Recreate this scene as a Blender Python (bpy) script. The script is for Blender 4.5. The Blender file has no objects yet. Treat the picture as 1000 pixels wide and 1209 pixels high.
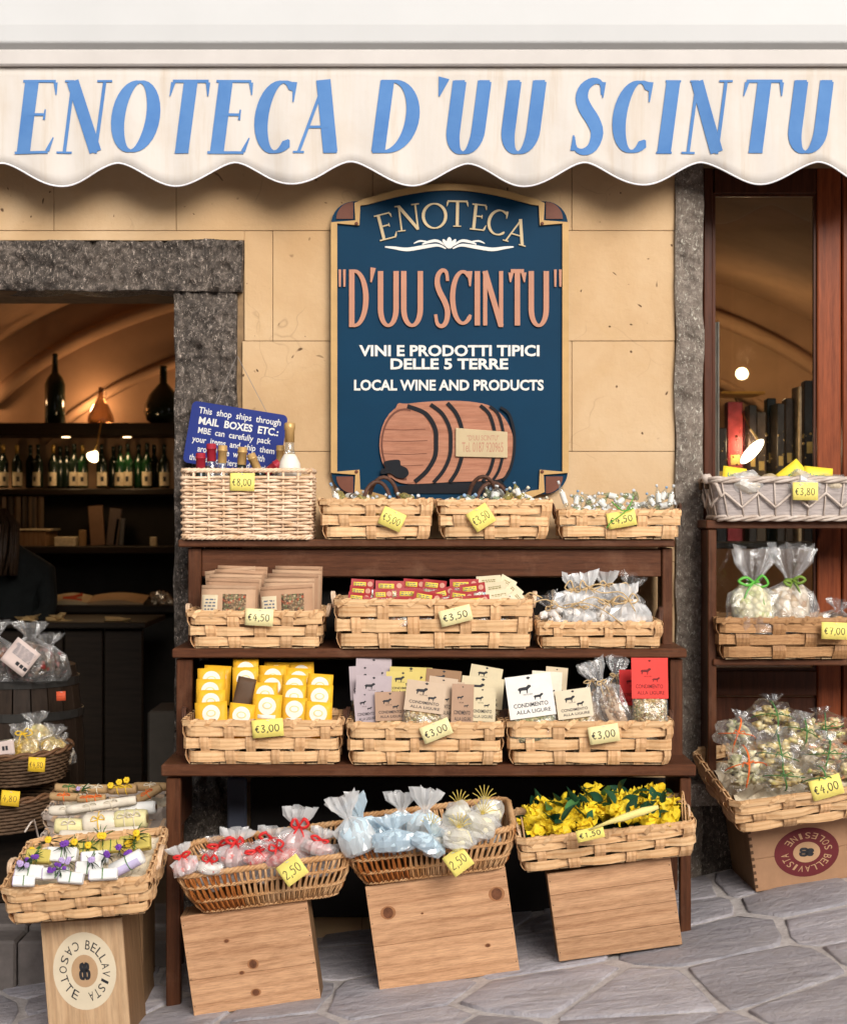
import bpy, math, random
from mathutils import Vector, Matrix, Euler, noise
R = math.radians
rnd = random.Random(7)
SC = bpy.context.scene
COL = SC.collection

# ------------------------------------------------------------------ camera, sky, sun, exposure
CAM_D, CAM_H, FPX = 5.5, 1.5, 2000.0
cam = bpy.data.cameras.new('camera'); camo = bpy.data.objects.new('camera', cam); COL.objects.link(camo)
camo.location = (0, -CAM_D, CAM_H); camo.rotation_euler = (R(90), 0, 0)
cam.sensor_fit = 'HORIZONTAL'; cam.sensor_width = 24.0; cam.lens = 48.0
cam.clip_start = 0.05; cam.clip_end = 400
cam.dof.use_dof = True; cam.dof.focus_distance = 5.15; cam.dof.aperture_fstop = 3.6
SC.camera = camo
W = bpy.data.worlds.new('World'); SC.world = W; W.use_nodes = True
wn = W.node_tree; wn.nodes.clear()
sky = wn.nodes.new('ShaderNodeTexSky'); sky.sky_type = 'NISHITA'; sky.sun_disc = False
sky.sun_elevation = R(25); sky.sun_rotation = R(160); sky.air_density = 1.0; sky.dust_density = 2.5
hs = wn.nodes.new('ShaderNodeHueSaturation'); hs.inputs['Saturation'].default_value = 0.22
bg = wn.nodes.new('ShaderNodeBackground'); bg.inputs['Strength'].default_value = 0.10
wo = wn.nodes.new('ShaderNodeOutputWorld')
wn.links.new(sky.outputs[0], hs.inputs['Color']); wn.links.new(hs.outputs[0], bg.inputs['Color']); wn.links.new(bg.outputs[0], wo.inputs[0])
sl = bpy.data.lights.new('sun', 'SUN'); sl.energy = 2.3; sl.angle = R(32); sl.color = (1.0, 0.93, 0.84)
so = bpy.data.objects.new('sun', sl); COL.objects.link(so)
so.rotation_euler = (R(65), 0, R(20))
vs = SC.view_settings
SC.display_settings.display_device = 'sRGB'
vs.view_transform = 'Standard'; vs.look = 'None'; vs.gamma = 1; vs.use_curve_mapping = False
vs.exposure = 0.62

# ------------------------------------------------------------------ helpers
def P(px, py, y):
    s = (CAM_D + y) / FPX
    return Vector(((px - 500) * s, y, CAM_H - (py - 604.5) * s))
def S(n, y): return n * (CAM_D + y) / FPX
def X(px, y): return (px - 500) * (CAM_D + y) / FPX
def Z(py, y): return CAM_H - (py - 604.5) * (CAM_D + y) / FPX
def u(a, b): return rnd.uniform(a, b)
def lerp(a, b, t): return a + (b - a) * t
def ground(x, y):
    xx = max(-7, min(7, x))
    g = 0.066 + 0.1415 * (xx + 0.723)
    g += 0.06 * max(0, min(1, (x - 0.6) * 2)) * max(0, min(0.8, y + 0.7))
    return g

class MB:
    def __init__(s): s.v = []; s.f = []
    def add(s, vs_, fs, M=None):
        b = len(s.v)
        s.v += [tuple(M @ Vector(v)) if M is not None else tuple(v) for v in vs_]
        s.f += [tuple(i + b for i in f) for f in fs]
        return s
    def box(s, x0, x1, y0, y1, z0, z1, M=None):
        v = [(x0,y0,z0),(x1,y0,z0),(x1,y1,z0),(x0,y1,z0),(x0,y0,z1),(x1,y0,z1),(x1,y1,z1),(x0,y1,z1)]
        return s.add(v, [(0,3,2,1),(4,5,6,7),(0,1,5,4),(1,2,6,5),(2,3,7,6),(3,0,4,7)], M)
    def cbox(s, x0, x1, y0, y1, z0, z1, c=0.003, M=None):      # box with chamfered edges
        pts = []; idx = {}
        for xi, xx in ((0, x0), (1, x1)):
            for yi, yy in ((0, y0), (1, y1)):
                for zi, zz in ((0, z0), (1, z1)):
                    dx = c if xi == 0 else -c; dy = c if yi == 0 else -c; dz = c if zi == 0 else -c
                    idx[(xi,yi,zi,'x')] = len(pts); pts.append((xx, yy+dy, zz+dz))
                    idx[(xi,yi,zi,'y')] = len(pts); pts.append((xx+dx, yy, zz+dz))
                    idx[(xi,yi,zi,'z')] = len(pts); pts.append((xx+dx, yy+dy, zz))
        fs = []
        q = [(0,0),(1,0),(1,1),(0,1)]
        for e in (0, 1):
            f = [idx[(e,a,b,'x')] for a, b in q]; fs.append(tuple(f if e else f[::-1]))
            f = [idx[(a,e,b,'y')] for a, b in q]; fs.append(tuple(f[::-1] if e else f))
            f = [idx[(a,b,e,'z')] for a, b in q]; fs.append(tuple(f if e else f[::-1]))
        for a in (0, 1):
            for b in (0, 1):
                fs.append((idx[(0,a,b,'y')], idx[(1,a,b,'y')], idx[(1,a,b,'z')], idx[(0,a,b,'z')]))
                fs.append((idx[(a,0,b,'x')], idx[(a,1,b,'x')], idx[(a,1,b,'z')], idx[(a,0,b,'z')]))
                fs.append((idx[(a,b,0,'x')], idx[(a,b,1,'x')], idx[(a,b,1,'y')], idx[(a,b,0,'y')]))
        for a in (0, 1):
            for b in (0, 1):
                for c_ in (0, 1):
                    fs.append((idx[(a,b,c_,'x')], idx[(a,b,c_,'y')], idx[(a,b,c_,'z')]))
        return s.add(pts, fs, M)
    def tube(s, pts, r, n=6, closed=False, M=None, cap=True, squash=1.0):
        pts = [Vector(p) for p in pts]; m = len(pts)
        if not isinstance(r, (list, tuple)): r = [r] * m
        vs_ = []; fs = []; up = None
        for i, p in enumerate(pts):
            if closed: t = pts[(i+1) % m] - pts[i-1]
            else: t = pts[min(i+1, m-1)] - pts[max(i-1, 0)]
            if t.length < 1e-9: t = Vector((0,0,1))
            t.normalize()
            if up is None:
                up = Vector((0,0,1)) if abs(t.z) < 0.9 else Vector((1,0,0))
            a = t.cross(up)
            if a.length < 1e-6: a = t.orthogonal()
            a.normalize(); b = a.cross(t).normalized(); up = b
            for k in range(n):
                th = 2*math.pi*k/n
                vs_.append(p + (a*math.cos(th)*squash + b*math.sin(th)) * r[i])
        for i in range(m if closed else m-1):
            j = (i+1) % m
            for k in range(n):
                l = (k+1) % n
                fs.append((i*n+k, j*n+k, j*n+l, i*n+l))
        if not closed and cap:
            fs.append(tuple(range(n))); fs.append(tuple((m-1)*n + k for k in range(n))[::-1])
        return s.add(vs_, fs, M)
    def ribbon(s, pts, nrm, sid, w, th, closed=False, M=None):  # flat strip: nrm outward, sid across
        m = len(pts); vs_ = []; fs = []
        if not isinstance(w, (list, tuple)): w = [w]*m
        for i in range(m):
            p = Vector(pts[i]); nn = Vector(nrm[i]) * th * .5; ss = Vector(sid[i]) * w[i] * .5
            vs_ += [p+nn-ss, p+nn*1.5, p+nn+ss, p-nn+ss, p-nn-ss]
        for i in range(m if closed else m-1):
            j = (i+1) % m
            for k in range(5):
                l = (k+1) % 5
                fs.append((i*5+k, j*5+k, j*5+l, i*5+l))
        if not closed: fs += [(0,1,2,3,4), tuple((m-1)*5+k for k in (4,3,2,1,0))]
        return s.add(vs_, fs, M)
    def prism(s, poly, y0, y1, M=None):                         # poly in xz, y0 = front
        n = len(poly)
        vs_ = [(x, y0, z) for x, z in poly] + [(x, y1, z) for x, z in poly]
        fs = [tuple(range(n)), tuple(range(2*n-1, n-1, -1))] + [(i, i+n, (i+1)%n+n, (i+1)%n) for i in range(n)]
        return s.add(vs_, fs, M)
    def stroke(s, pts, w, yf, yb, closed=False, M=None):       # solid pen stroke in xz
        m = len(pts); vs_ = []; fs = []
        for i in range(m):
            x, z = pts[i]
            if closed: a = pts[i-1]; b = pts[(i+1) % m]
            else: a = pts[max(i-1,0)]; b = pts[min(i+1,m-1)]
            tx, tz = b[0]-a[0], b[1]-a[1]; l = math.hypot(tx, tz) or 1
            nx, nz = -tz/l, tx/l; ww = w[i]*.5
            vs_ += [(x+nx*ww, yf, z+nz*ww), (x-nx*ww, yf, z-nz*ww), (x-nx*ww, yb, z-nz*ww), (x+nx*ww, yb, z+nz*ww)]
        for i in range(m if closed else m-1):
            j = (i+1) % m
            for k in range(4):
                l = (k+1) % 4
                fs.append((i*4+k, j*4+k, j*4+l, i*4+l))
        if not closed: fs += [(0,1,2,3), tuple((m-1)*4+k for k in (3,2,1,0))]
        return s.add(vs_, fs, M)
    def lathe(s, prof, n=16, M=None, wob=0, seed=0, pleat=0):
        m = len(prof); vs_ = []; fs = []
        for i, (r, z) in enumerate(prof):
            for k in range(n):
                a = 2*math.pi*k/n
                rr_ = r
                if wob: rr_ *= 1 + wob*noise.noise(Vector((math.cos(a)*1.7+seed, math.sin(a)*1.7, z*22+seed)))
                if pleat: rr_ *= 1 + pleat*(1 if k % 2 else -1)*(.5+.5*noise.noise(Vector((k*.7+seed, z*9, 0))))
                vs_.append((rr_*math.cos(a), rr_*math.sin(a), z))
        for i in range(m-1):
            for k in range(n):
                l = (k+1) % n
                fs.append((i*n+k, i*n+l, (i+1)*n+l, (i+1)*n+k))
        fs.append(tuple(range(n))[::-1]); fs.append(tuple((m-1)*n+k for k in range(n)))
        return s.add(vs_, fs, M)
    def grid(s, fn, nu, nv, M=None, wrap=False):
        vs_ = [fn(i/nu, j/nv) for j in range(nv+1) for i in range(nu+1)]
        fs = [(j*(nu+1)+i, j*(nu+1)+i+1, (j+1)*(nu+1)+i+1, (j+1)*(nu+1)+i) for j in range(nv) for i in range(nu)]
        return s.add(vs_, fs, M)
    def slab(s, fn, nu, nv, th, M=None):                       # fn(u,v) -> front point; back offset +y
        n1 = (nu+1)*(nv+1)
        fr = [Vector(fn(i/nu, j/nv)) for j in range(nv+1) for i in range(nu+1)]
        vs_ = fr + [p + Vector((0, th, 0)) for p in fr]
        q = [(j*(nu+1)+i, j*(nu+1)+i+1, (j+1)*(nu+1)+i+1, (j+1)*(nu+1)+i) for j in range(nv) for i in range(nu)]
        fs = q + [tuple(a+n1 for a in f[::-1]) for f in q]
        def e(a, b): fs.append((a, a+n1, b+n1, b))
        for i in range(nu): e(i, i+1); e(nv*(nu+1)+i+1, nv*(nu+1)+i)
        for j in range(nv): e((j+1)*(nu+1), j*(nu+1)); e(j*(nu+1)+nu, (j+1)*(nu+1)+nu)
        return s.add(vs_, fs, M)
    def blob(s, c, r, nu=10, nv=7, amp=.25, seed=0, M=None):   # lumpy ellipsoid
        c = Vector(c); r = Vector(r) if not isinstance(r, (int, float)) else Vector((r, r, r)); vs_ = []; fs = []
        for j in range(nv+1):
            ph = math.pi*j/nv
            for i in range(nu):
                th = 2*math.pi*i/nu
                d = Vector((math.sin(ph)*math.cos(th), math.sin(ph)*math.sin(th), math.cos(ph)))
                k = 1 + amp*noise.noise(d*1.6 + Vector((seed, seed*1.3, 0)))*1.6
                vs_.append(c + Vector((d.x*r.x, d.y*r.y, d.z*r.z))*k)
        for j in range(nv):
            for i in range(nu):
                l = (i+1) % nu
                fs.append((j*nu+i, (j+1)*nu+i, (j+1)*nu+l, j*nu+l))
        return s.add(vs_, fs, M)
    def mesh(s, name, mat, smooth=False):
        me = bpy.data.meshes.new(name); me.from_pydata(s.v, [], s.f); me.validate()
        if mat: me.materials.append(mat)
        if smooth: me.polygons.foreach_set('use_smooth', [True]*len(me.polygons))
        me.update(); return me
    def build(s, name, mat, parent=None, smooth=False):
        o = bpy.data.objects.new(name, s.mesh(name, mat, smooth)); COL.objects.link(o)
        if parent is not None: o.parent = parent
        return o

def props(o, label=None, cat=None, group=None, kind=None):
    if label: o['label'] = label
    if cat: o['category'] = cat
    if group: o['group'] = group
    if kind: o['kind'] = kind
    return o
def thing(name, label, cat, loc=(0,0,0), rot=(0,0,0), group=None):
    o = bpy.data.objects.new(name, None); COL.objects.link(o); o.empty_display_size = .05
    o.location = loc; o.rotation_euler = rot
    return props(o, label, cat, group)
def solo(name, mb, mat, label, cat, group=None, loc=(0,0,0), rot=(0,0,0), smooth=False):
    o = mb.build(name, mat, None, smooth); o.location = loc; o.rotation_euler = rot
    return props(o, label, cat, group)
def bevel(o, w=.003, seg=2):
    m = o.modifiers.new('bevel', 'BEVEL'); m.width = w; m.segments = seg; m.limit_method = 'ANGLE'; m.angle_limit = R(40); return o
def sm(pts, n=6, closed=False):                                 # catmull-rom
    m = len(pts); out = []
    pts = [tuple(p) for p in pts]; dim = len(pts[0])
    rng = range(m) if closed else range(m-1)
    for i in rng:
        if closed: a, b, c, d = pts[i-1], pts[i], pts[(i+1)%m], pts[(i+2)%m]
        else: a, b, c, d = pts[max(i-1,0)], pts[i], pts[i+1], pts[min(i+2,m-1)]
        for k in range(n):
            t = k/n
            out.append(tuple(.5*((2*b[q]) + (-a[q]+c[q])*t + (2*a[q]-5*b[q]+4*c[q]-d[q])*t*t + (-a[q]+3*b[q]-3*c[q]+d[q])*t**3) for q in range(dim)))
    if not closed: out.append(pts[-1])
    return out

# ------------------------------------------------------------------ materials
def newmat(name):
    m = bpy.data.materials.new(name); m.use_nodes = True; nt = m.node_tree
    return m, nt, nt.nodes['Principled BSDF'], nt.nodes, nt.links
def mapping(nt, scale=(1,1,1), rot=(0,0,0), randomise=False):
    tc = nt.nodes.new('ShaderNodeTexCoord'); mp = nt.nodes.new('ShaderNodeMapping')
    mp.inputs['Scale'].default_value = scale; mp.inputs['Rotation'].default_value = rot
    nt.links.new(tc.outputs['Object'], mp.inputs['Vector'])
    if randomise:
        oi = nt.nodes.new('ShaderNodeObjectInfo'); vm = nt.nodes.new('ShaderNodeVectorMath'); vm.operation = 'SCALE'
        cx = nt.nodes.new('ShaderNodeCombineXYZ')
        for k in range(3): nt.links.new(oi.outputs['Random'], cx.inputs[k])
        vm.inputs['Scale'].default_value = 37.0
        nt.links.new(cx.outputs[0], vm.inputs[0]); nt.links.new(vm.outputs[0], mp.inputs['Location'])
    return mp.outputs[0]
def noisetex(nt, vec, scale, detail=6, rough=.6, dist=0):
    n = nt.nodes.new('ShaderNodeTexNoise'); n.inputs['Scale'].default_value = scale
    n.inputs['Detail'].default_value = detail; n.inputs['Roughness'].default_value = rough; n.inputs['Distortion'].default_value = dist
    nt.links.new(vec, n.inputs['Vector']); return n.outputs['Fac']
def ramp(nt, fac, stops):
    r = nt.nodes.new('ShaderNodeValToRGB'); e = r.color_ramp.elements
    while len(e) > 1: e.remove(e[-1])
    for i, (p, c) in enumerate(stops):
        if i == 0: e[0].position = p; el = e[0]
        else: el = e.new(p)
        el.color = (c[0], c[1], c[2], 1)
    nt.links.new(fac, r.inputs[0]); return r.outputs[0]
def mix(nt, fac, a, b, mode='MIX'):
    m = nt.nodes.new('ShaderNodeMix'); m.data_type = 'RGBA'; m.blend_type = mode
    for sock, val in ((m.inputs[0], fac), (m.inputs[6], a), (m.inputs[7], b)):
        if hasattr(val, 'is_linked') or hasattr(val, 'node'): nt.links.new(val, sock)
        elif isinstance(val, (int, float)): sock.default_value = val
        else: sock.default_value = (*val, 1)
    return m.outputs[2]
def bump(nt, bs, h, strength=.3, dist=.005):
    b = nt.nodes.new('ShaderNodeBump'); b.inputs['Strength'].default_value = strength; b.inputs['Distance'].default_value = dist
    nt.links.new(h, b.inputs['Height']); nt.links.new(b.outputs[0], bs.inputs['Normal'])
def objrand(nt, amt):                                           # per-object brightness multiplier colour
    oi = nt.nodes.new('ShaderNodeObjectInfo'); mr = nt.nodes.new('ShaderNodeMapRange')
    mr.inputs[3].default_value = 1-amt; mr.inputs[4].default_value = 1+amt
    nt.links.new(oi.outputs['Random'], mr.inputs[0]); return mr.outputs[0]
def mat(name, col, rough=.6, var=.15, vs_=12, bmp=.15, bs_=60, stretch=(1,1,1), metal=0, spec=.22, coat=0, orand=0, col2=None, emit=0):
    m, nt, b, N, L = newmat(name)
    vec = mapping(nt, stretch, randomise=orand > 0)
    f = noisetex(nt, vec, vs_)
    c2 = col2 if col2 else tuple(c*(1-var*1.6) for c in col)
    c1 = tuple(min(1, c*(1+var*.5)) for c in col) if not col2 else col
    c = ramp(nt, f, [(.3, c2), (.7, c1)])
    if orand:
        h = N.new('ShaderNodeHueSaturation'); L.new(objrand(nt, orand), h.inputs['Value']); L.new(c, h.inputs['Color']); c = h.outputs[0]
    L.new(c, b.inputs['Base Color'])
    b.inputs['Roughness'].default_value = rough; b.inputs['Metallic'].default_value = metal
    b.inputs['Specular IOR Level'].default_value = spec; b.inputs['Coat Weight'].default_value = coat; b.inputs['Coat Roughness'].default_value = .15
    if bmp: bump(nt, b, noisetex(nt, vec, bs_, 8), bmp, .004)
    if emit: b.inputs['Emission Color'].default_value = (*col, 1); b.inputs['Emission Strength'].default_value = emit
    return m
def woodmat(name, dark, light, axis='x', rough=.5, scale=1.0, knots=0, coat=0, orand=.08, spec=.16, wear=None, grain=.42, gs=14):
    m, nt, b, N, L = newmat(name)
    st = {'x': (1.1, 13, 13), 'z': (13, 13, 1.1), 'y': (13, 1.1, 13)}[axis]
    st = tuple(q*scale for q in st)
    vec = mapping(nt, st, randomise=True)
    f1 = noisetex(nt, vec, 1.6, 5, .6, .8)
    f2 = noisetex(nt, vec, gs, 4, .7, .2)
    wv = N.new('ShaderNodeTexWave'); wv.wave_type = 'BANDS'; wv.bands_direction = 'Z' if axis == 'x' else 'X'
    wv.inputs['Scale'].default_value = 1.1; wv.inputs['Distortion'].default_value = 7; wv.inputs['Detail'].default_value = 3; wv.inputs['Detail Scale'].default_value = .7
    L.new(vec, wv.inputs['Vector'])
    mid = tuple((a+b_)/2 for a, b_ in zip(dark, light))
    c = ramp(nt, f1, [(.28, dark), (.5, mid), (.72, light)])
    c = mix(nt, .35, c, ramp(nt, wv.outputs['Fac'], [(0, dark), (.6, light)]))
    c = mix(nt, grain, c, ramp(nt, f2, [(.35, tuple(q*.55 for q in mid)), (.6, light)]), 'MIX')
    if knots:
        kv = mapping(nt, (1, 1, 1.5) if axis == 'x' else (1.5, 1, 1), randomise=True)
        nv = N.new('ShaderNodeTexNoise'); nv.inputs['Scale'].default_value = 9; L.new(kv, nv.inputs['Vector'])
        ad = N.new('ShaderNodeVectorMath'); ad.operation = 'MULTIPLY_ADD'; ad.inputs[1].default_value = (.05,.05,.05)
        L.new(nv.outputs['Color'], ad.inputs[0]); L.new(kv, ad.inputs[2])
        vo = N.new('ShaderNodeTexVoronoi'); vo.inputs['Scale'].default_value = knots; L.new(ad.outputs[0], vo.inputs['Vector'])
        k = ramp(nt, vo.outputs['Distance'], [(.0, (1,1,1)), (.075, (.9,.9,.9)), (.1, (.12,.12,.12)), (.17, (.45,.45,.45)), (.2, (.1,.1,.1)), (.3, (0,0,0))])
        c = mix(nt, k, c, tuple(q*.33 for q in dark))
    if wear:
        c = mix(nt, ramp(nt, noisetex(nt, mapping(nt, (1,1,1), randomise=True), 7, 8, .7), [(.52, (0,0,0)), (.72, (.7,.7,.7))]), c, wear)
    if orand:
        h = N.new('ShaderNodeHueSaturation'); L.new(objrand(nt, orand), h.inputs['Value']); L.new(c, h.inputs['Color']); c = h.outputs[0]
    L.new(c, b.inputs['Base Color']); b.inputs['Roughness'].default_value = rough
    b.inputs['Coat Weight'].default_value = coat*.3; b.inputs['Specular IOR Level'].default_value = spec
    bump(nt, b, f2, .25, .002)
    return m
def cello(name, tint=(1,1,1), base=.10, rough=.07, milk=.06):
    m = bpy.data.materials.new(name); m.use_nodes = True; nt = m.node_tree; N = nt.nodes; L = nt.links
    N.clear(); out = N.new('ShaderNodeOutputMaterial')
    tr = N.new('ShaderNodeBsdfTransparent'); tr.inputs[0].default_value = (*tint, 1)
    gl = N.new('ShaderNodeBsdfGlossy'); gl.inputs['Roughness'].default_value = rough; gl.inputs['Color'].default_value = (1,1,1,1)
    df = N.new('ShaderNodeBsdfTranslucent'); df.inputs[0].default_value = (.9,.9,.9,1)
    dd = N.new('ShaderNodeBsdfDiffuse'); dd.inputs[0].default_value = (*tuple(min(1,t*.85) for t in tint), 1)
    lw = N.new('ShaderNodeLayerWeight'); lw.inputs[0].default_value = .35
    nz = noisetex(nt, mapping(nt, (1,1,1)), 45, 4, .6, .6)
    bp = N.new('ShaderNodeBump'); bp.inputs['Strength'].default_value = .5; bp.inputs['Distance'].default_value = .006
    L.new(nz, bp.inputs['Height']); L.new(bp.outputs[0], gl.inputs['Normal']); L.new(bp.outputs[0], lw.inputs['Normal'])
    mr = N.new('ShaderNodeMapRange'); mr.inputs[3].default_value = base; mr.inputs[4].default_value = .42
    L.new(lw.outputs['Fresnel'], mr.inputs[0])
    m1 = N.new('ShaderNodeMixShader'); m1.inputs[0].default_value = milk; L.new(tr.outputs[0], m1.inputs[1]); L.new(dd.outputs[0], m1.inputs[2])
    m2 = N.new('ShaderNodeMixShader'); L.new(mr.outputs[0], m2.inputs[0]); L.new(m1.outputs[0], m2.inputs[1]); L.new(gl.outputs[0], m2.inputs[2])
    L.new(m2.outputs[0], out.inputs[0]); return m
def granules(name, cols, scale=180, rough=.7):
    m, nt, b, N, L = newmat(name)
    vo = N.new('ShaderNodeTexVoronoi'); vo.inputs['Scale'].default_value = scale; L.new(mapping(nt, (1,1,1)), vo.inputs['Vector'])
    sp = N.new('ShaderNodeSeparateColor'); L.new(vo.outputs['Color'], sp.inputs[0])
    n = len(cols); c = ramp(nt, sp.outputs[0], [(i/n, q) for i, q in enumerate(cols)])
    c = mix(nt, ramp(nt, vo.outputs['Distance'], [(.3, (0,0,0)), (.75, (.6,.6,.6))]), c, tuple(q*.3 for q in cols[0]))
    L.new(c, b.inputs['Base Color']); b.inputs['Roughness'].default_value = rough
    bump(nt, b, vo.outputs['Distance'], 1.0, -.004); return m

MT = {}
MT['splint_h'] = woodmat('pale_splint_along', (.46,.22,.08), (.84,.57,.32), 'x', .5, 1.5, orand=.12, grain=.2)
MT['splint_v'] = woodmat('pale_splint_upright', (.40,.19,.07), (.76,.49,.27), 'z', .5, 1.5, orand=.14, grain=.2)
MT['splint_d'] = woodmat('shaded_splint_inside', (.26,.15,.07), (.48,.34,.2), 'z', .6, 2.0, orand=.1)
MT['wicker_pale'] = mat('pale_peeled_willow', (.84,.65,.48), .45, .18, 25, .2, 120, col2=(.60,.38,.22))
MT['wicker_brown'] = mat('buff_willow', (.68,.44,.24), .5, .2, 14, .3, 120, col2=(.42,.19,.06))
MT['wicker_grey'] = mat('whitewashed_willow', (.62,.54,.48), .6, .15, 30, .3, 120, col2=(.42,.33,.27))
MT['wicker_dark'] = mat('dark_willow', (.12,.07,.04), .6, .2, 30, .3, 120)
MT['vine'] = mat('dark_brown_vine_handle', (.10,.045,.028), .55, .3, 40, .5, 120)
MT['stand'] = woodmat('dark_stained_wood', (.038,.013,.007), (.125,.046,.021), 'x', .42, 1.0, coat=.12, orand=.1, wear=(.17,.08,.045))
MT['stand_v'] = woodmat('dark_stained_wood_upright', (.035,.012,.0065), (.115,.042,.019), 'z', .42, 1.0, coat=.12, orand=.1, wear=(.15,.07,.04))
MT['cavity_black'] = mat('dark_cavity_board', (.012,.009,.008), .7, .2, 8, .1, 50)  # near-black colour for the dark cavity behind the stand
MT['frame_wood'] = woodmat('red_brown_varnished_wood', (.10,.022,.008), (.26,.062,.020), 'z', .38, .6, coat=.2, knots=1.6, orand=.1)
MT['frame_dark'] = woodmat('dark_red_varnished_wood', (.035,.011,.006), (.09,.028,.013), 'z', .4, .6, coat=.2, orand=.1)
MT['pine'] = woodmat('pale_pine_board', (.27,.115,.05), (.66,.39,.22), 'x', .55, .62, gs=30, orand=.12)
MT['pine_v'] = woodmat('pale_pine_board_upright', (.42,.24,.12), (.66,.45,.27), 'z', .55, .5, orand=.1)
MT['pine_dark'] = woodmat('shaded_pine_side', (.16,.085,.04), (.30,.175,.09), 'z', .6, .8, orand=.1)  # darker pine; crate sides carry their shade in this colour
MT['card_yellow'] = mat('pale_yellow_card', (.92,.78,.20), .6, .05, 10, .05, 60)
MT['card_yellow2'] = mat('cream_yellow_card', (.90,.80,.42), .6, .05, 10, .05, 60)
MT['ink'] = mat('black_ink', (.03,.03,.035), .6, .2, 30, 0)
MT['ink_blue'] = mat('blue_grey_ink', (.12,.14,.18), .6, .2, 30, 0)
MT['cello'] = cello('clear_cellophane', (.98,.98,.98), .035, .10, .07)
MT['cello_milky'] = cello('frosted_cellophane', (.97,.97,.97), .05, .18, .34)
MT['cello_blue'] = cello('pale_blue_cellophane', (.72,.86,.95), .2, .14, .5)
MT['film_thin'] = cello('thin_clear_film', (.97,.97,.97), .012, .12, .02)
MT['glass'] = cello('clear_bottle_glass', (.93,.96,.95), .12, .03, .03)
MT['raffia'] = mat('natural_raffia', (.62,.43,.22), .6, .2, 40, .1, 90)
def plain(name, col, rough=.55, var=.12, **k):
    if name not in MT: MT[name] = mat(name, col, rough, var, **k)
    return MT[name]

# ------------------------------------------------------------------ pen-drawn letters (unit height)
def arc(cx, cy, rx, ry, a0, a1, n=18):
    return [(cx+rx*math.cos(R(a0+(a1-a0)*i/n)), cy+ry*math.sin(R(a0+(a1-a0)*i/n))) for i in range(n+1)]
def glyph(ch, T, t, serif=True):
    """strokes: (points, widths, closed); width of glyph"""
    out = []; h = t*.5
    def l(x0, y0, x1, y1, w0, w1=None, n=7):
        w1 = w0 if w1 is None else w1
        out.append(([(lerp(x0,x1,i/n), lerp(y0,y1,i/n)) for i in range(n+1)], [lerp(w0,w1,i/n) for i in range(n+1)], False))
    def c(pts, closed=False, ends=None):
        m = len(pts); w = []
        for i in range(m):
            a = pts[i-1] if closed else pts[max(i-1,0)]; b = pts[(i+1)%m] if closed else pts[min(i+1,m-1)]
            dx, dy = b[0]-a[0], b[1]-a[1]; L_ = math.hypot(dx, dy) or 1
            w.append(t + (T-t)*abs(dy/L_)**1.3)
        if ends: w[0] = ends; w[-1] = ends
        out.append((pts, w, closed))
    def sf(x, y, w=.13):
        if serif: l(x-w, y, x+w, y, t*.8)
    wd = {'E': .56, 'N': .82, 'O': .84, 'T': .7, 'C': .74, 'A': .8, 'D': .82, 'U': .76, 'S': .55, 'I': .26, "'": .2, '"': .3}[ch]
    if ch == 'E':
        l(.15, h, .15, 1-h, T); l(.02, 1-h, .5, 1-h, t); l(.5, 1-t, .53, .80, t*1.6, t*.4)
        l(.15, .53, .40, .53, t); l(.40, .60, .40, .46, t*.5, t*.9); l(.02, h, .52, h, t); l(.51, t, .57, .22, t*1.6, t*.4)
    elif ch == 'N':
        l(.14, h, .14, 1-h, t*1.3); l(.13, 1-h, .69, .02, T); l(.69, .0, .69, 1-h, t*1.3); sf(.14, h); sf(.08, 1-h, .08); sf(.69, 1-h)
    elif ch == 'O':
        p = arc(.42, .5, .36, .49-h, 0, 360, 32)[:-1]; c(p, True)
    elif ch == 'T':
        l(.35, h, .35, 1-h, T); l(.02, 1-h, .68, 1-h, t*1.2); sf(.35, h)
        l(.03, 1-t, .0, .78, t*1.7, t*.4); l(.67, 1-t, .70, .78, t*1.7, t*.4)
    elif ch == 'C':
        c(arc(.43, .5, .36, .49-h, 48, 318, 26), False, t*.8)
        l(.665, .97, .68, .70, t*1.8, t*.5)
    elif ch == 'A':
        l(.10, h, .41, .98, t*1.2); l(.38, 1.0, .68, h, T*1.05); l(.2, .36, .60, .36, t); sf(.10, h, .1); sf(.68, h, .12)
    elif ch == 'D':
        l(.15, h, .15, 1-h, T); c([(.04, 1-h), (.15, 1-h)] + arc(.26, .5, .46, .5-h, 90, -90, 22) + [(.15, h), (.04, h)])
    elif ch == 'U':
        c([(.14, 1-h), (.14, .6), (.14, .36)] + arc(.38, .32, .24, .32-h, 180, 360, 16) + [(.62, .36), (.62, .6), (.62, 1-h)])
        sf(.14, 1-h, .1); sf(.62, 1-h, .1)
    elif ch == 'S':
        p = sm([(.47,.80),(.43,.95),(.28,.985),(.13,.90),(.10,.75),(.20,.60),(.36,.45),(.47,.28),(.42,.09),(.26,.015),(.10,.06),(.04,.22)], 3)
        m = len(p); out.append((p, [t + (T*1.05-t)*max(0, math.sin(math.pi*i/(m-1)))**1.6 for i in range(m)], False))
        if serif: l(.48, .97, .49, .76, t*1.4, t*.5); l(.045, .03, .035, .24, t*1.4, t*.5)
    elif ch == 'I':
        l(.13, h, .13, 1-h, T); sf(.13, h, .12); sf(.13, 1-h, .12)
    elif ch == "'":
        l(.13, 1.03, .06, .78, T, t*.5)
    elif ch == '"':
        l(.07, 1, .07, .70, T*.5, T*.35); l(.23, 1, .23, .70, T*.5, T*.35)
    return out, wd
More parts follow.
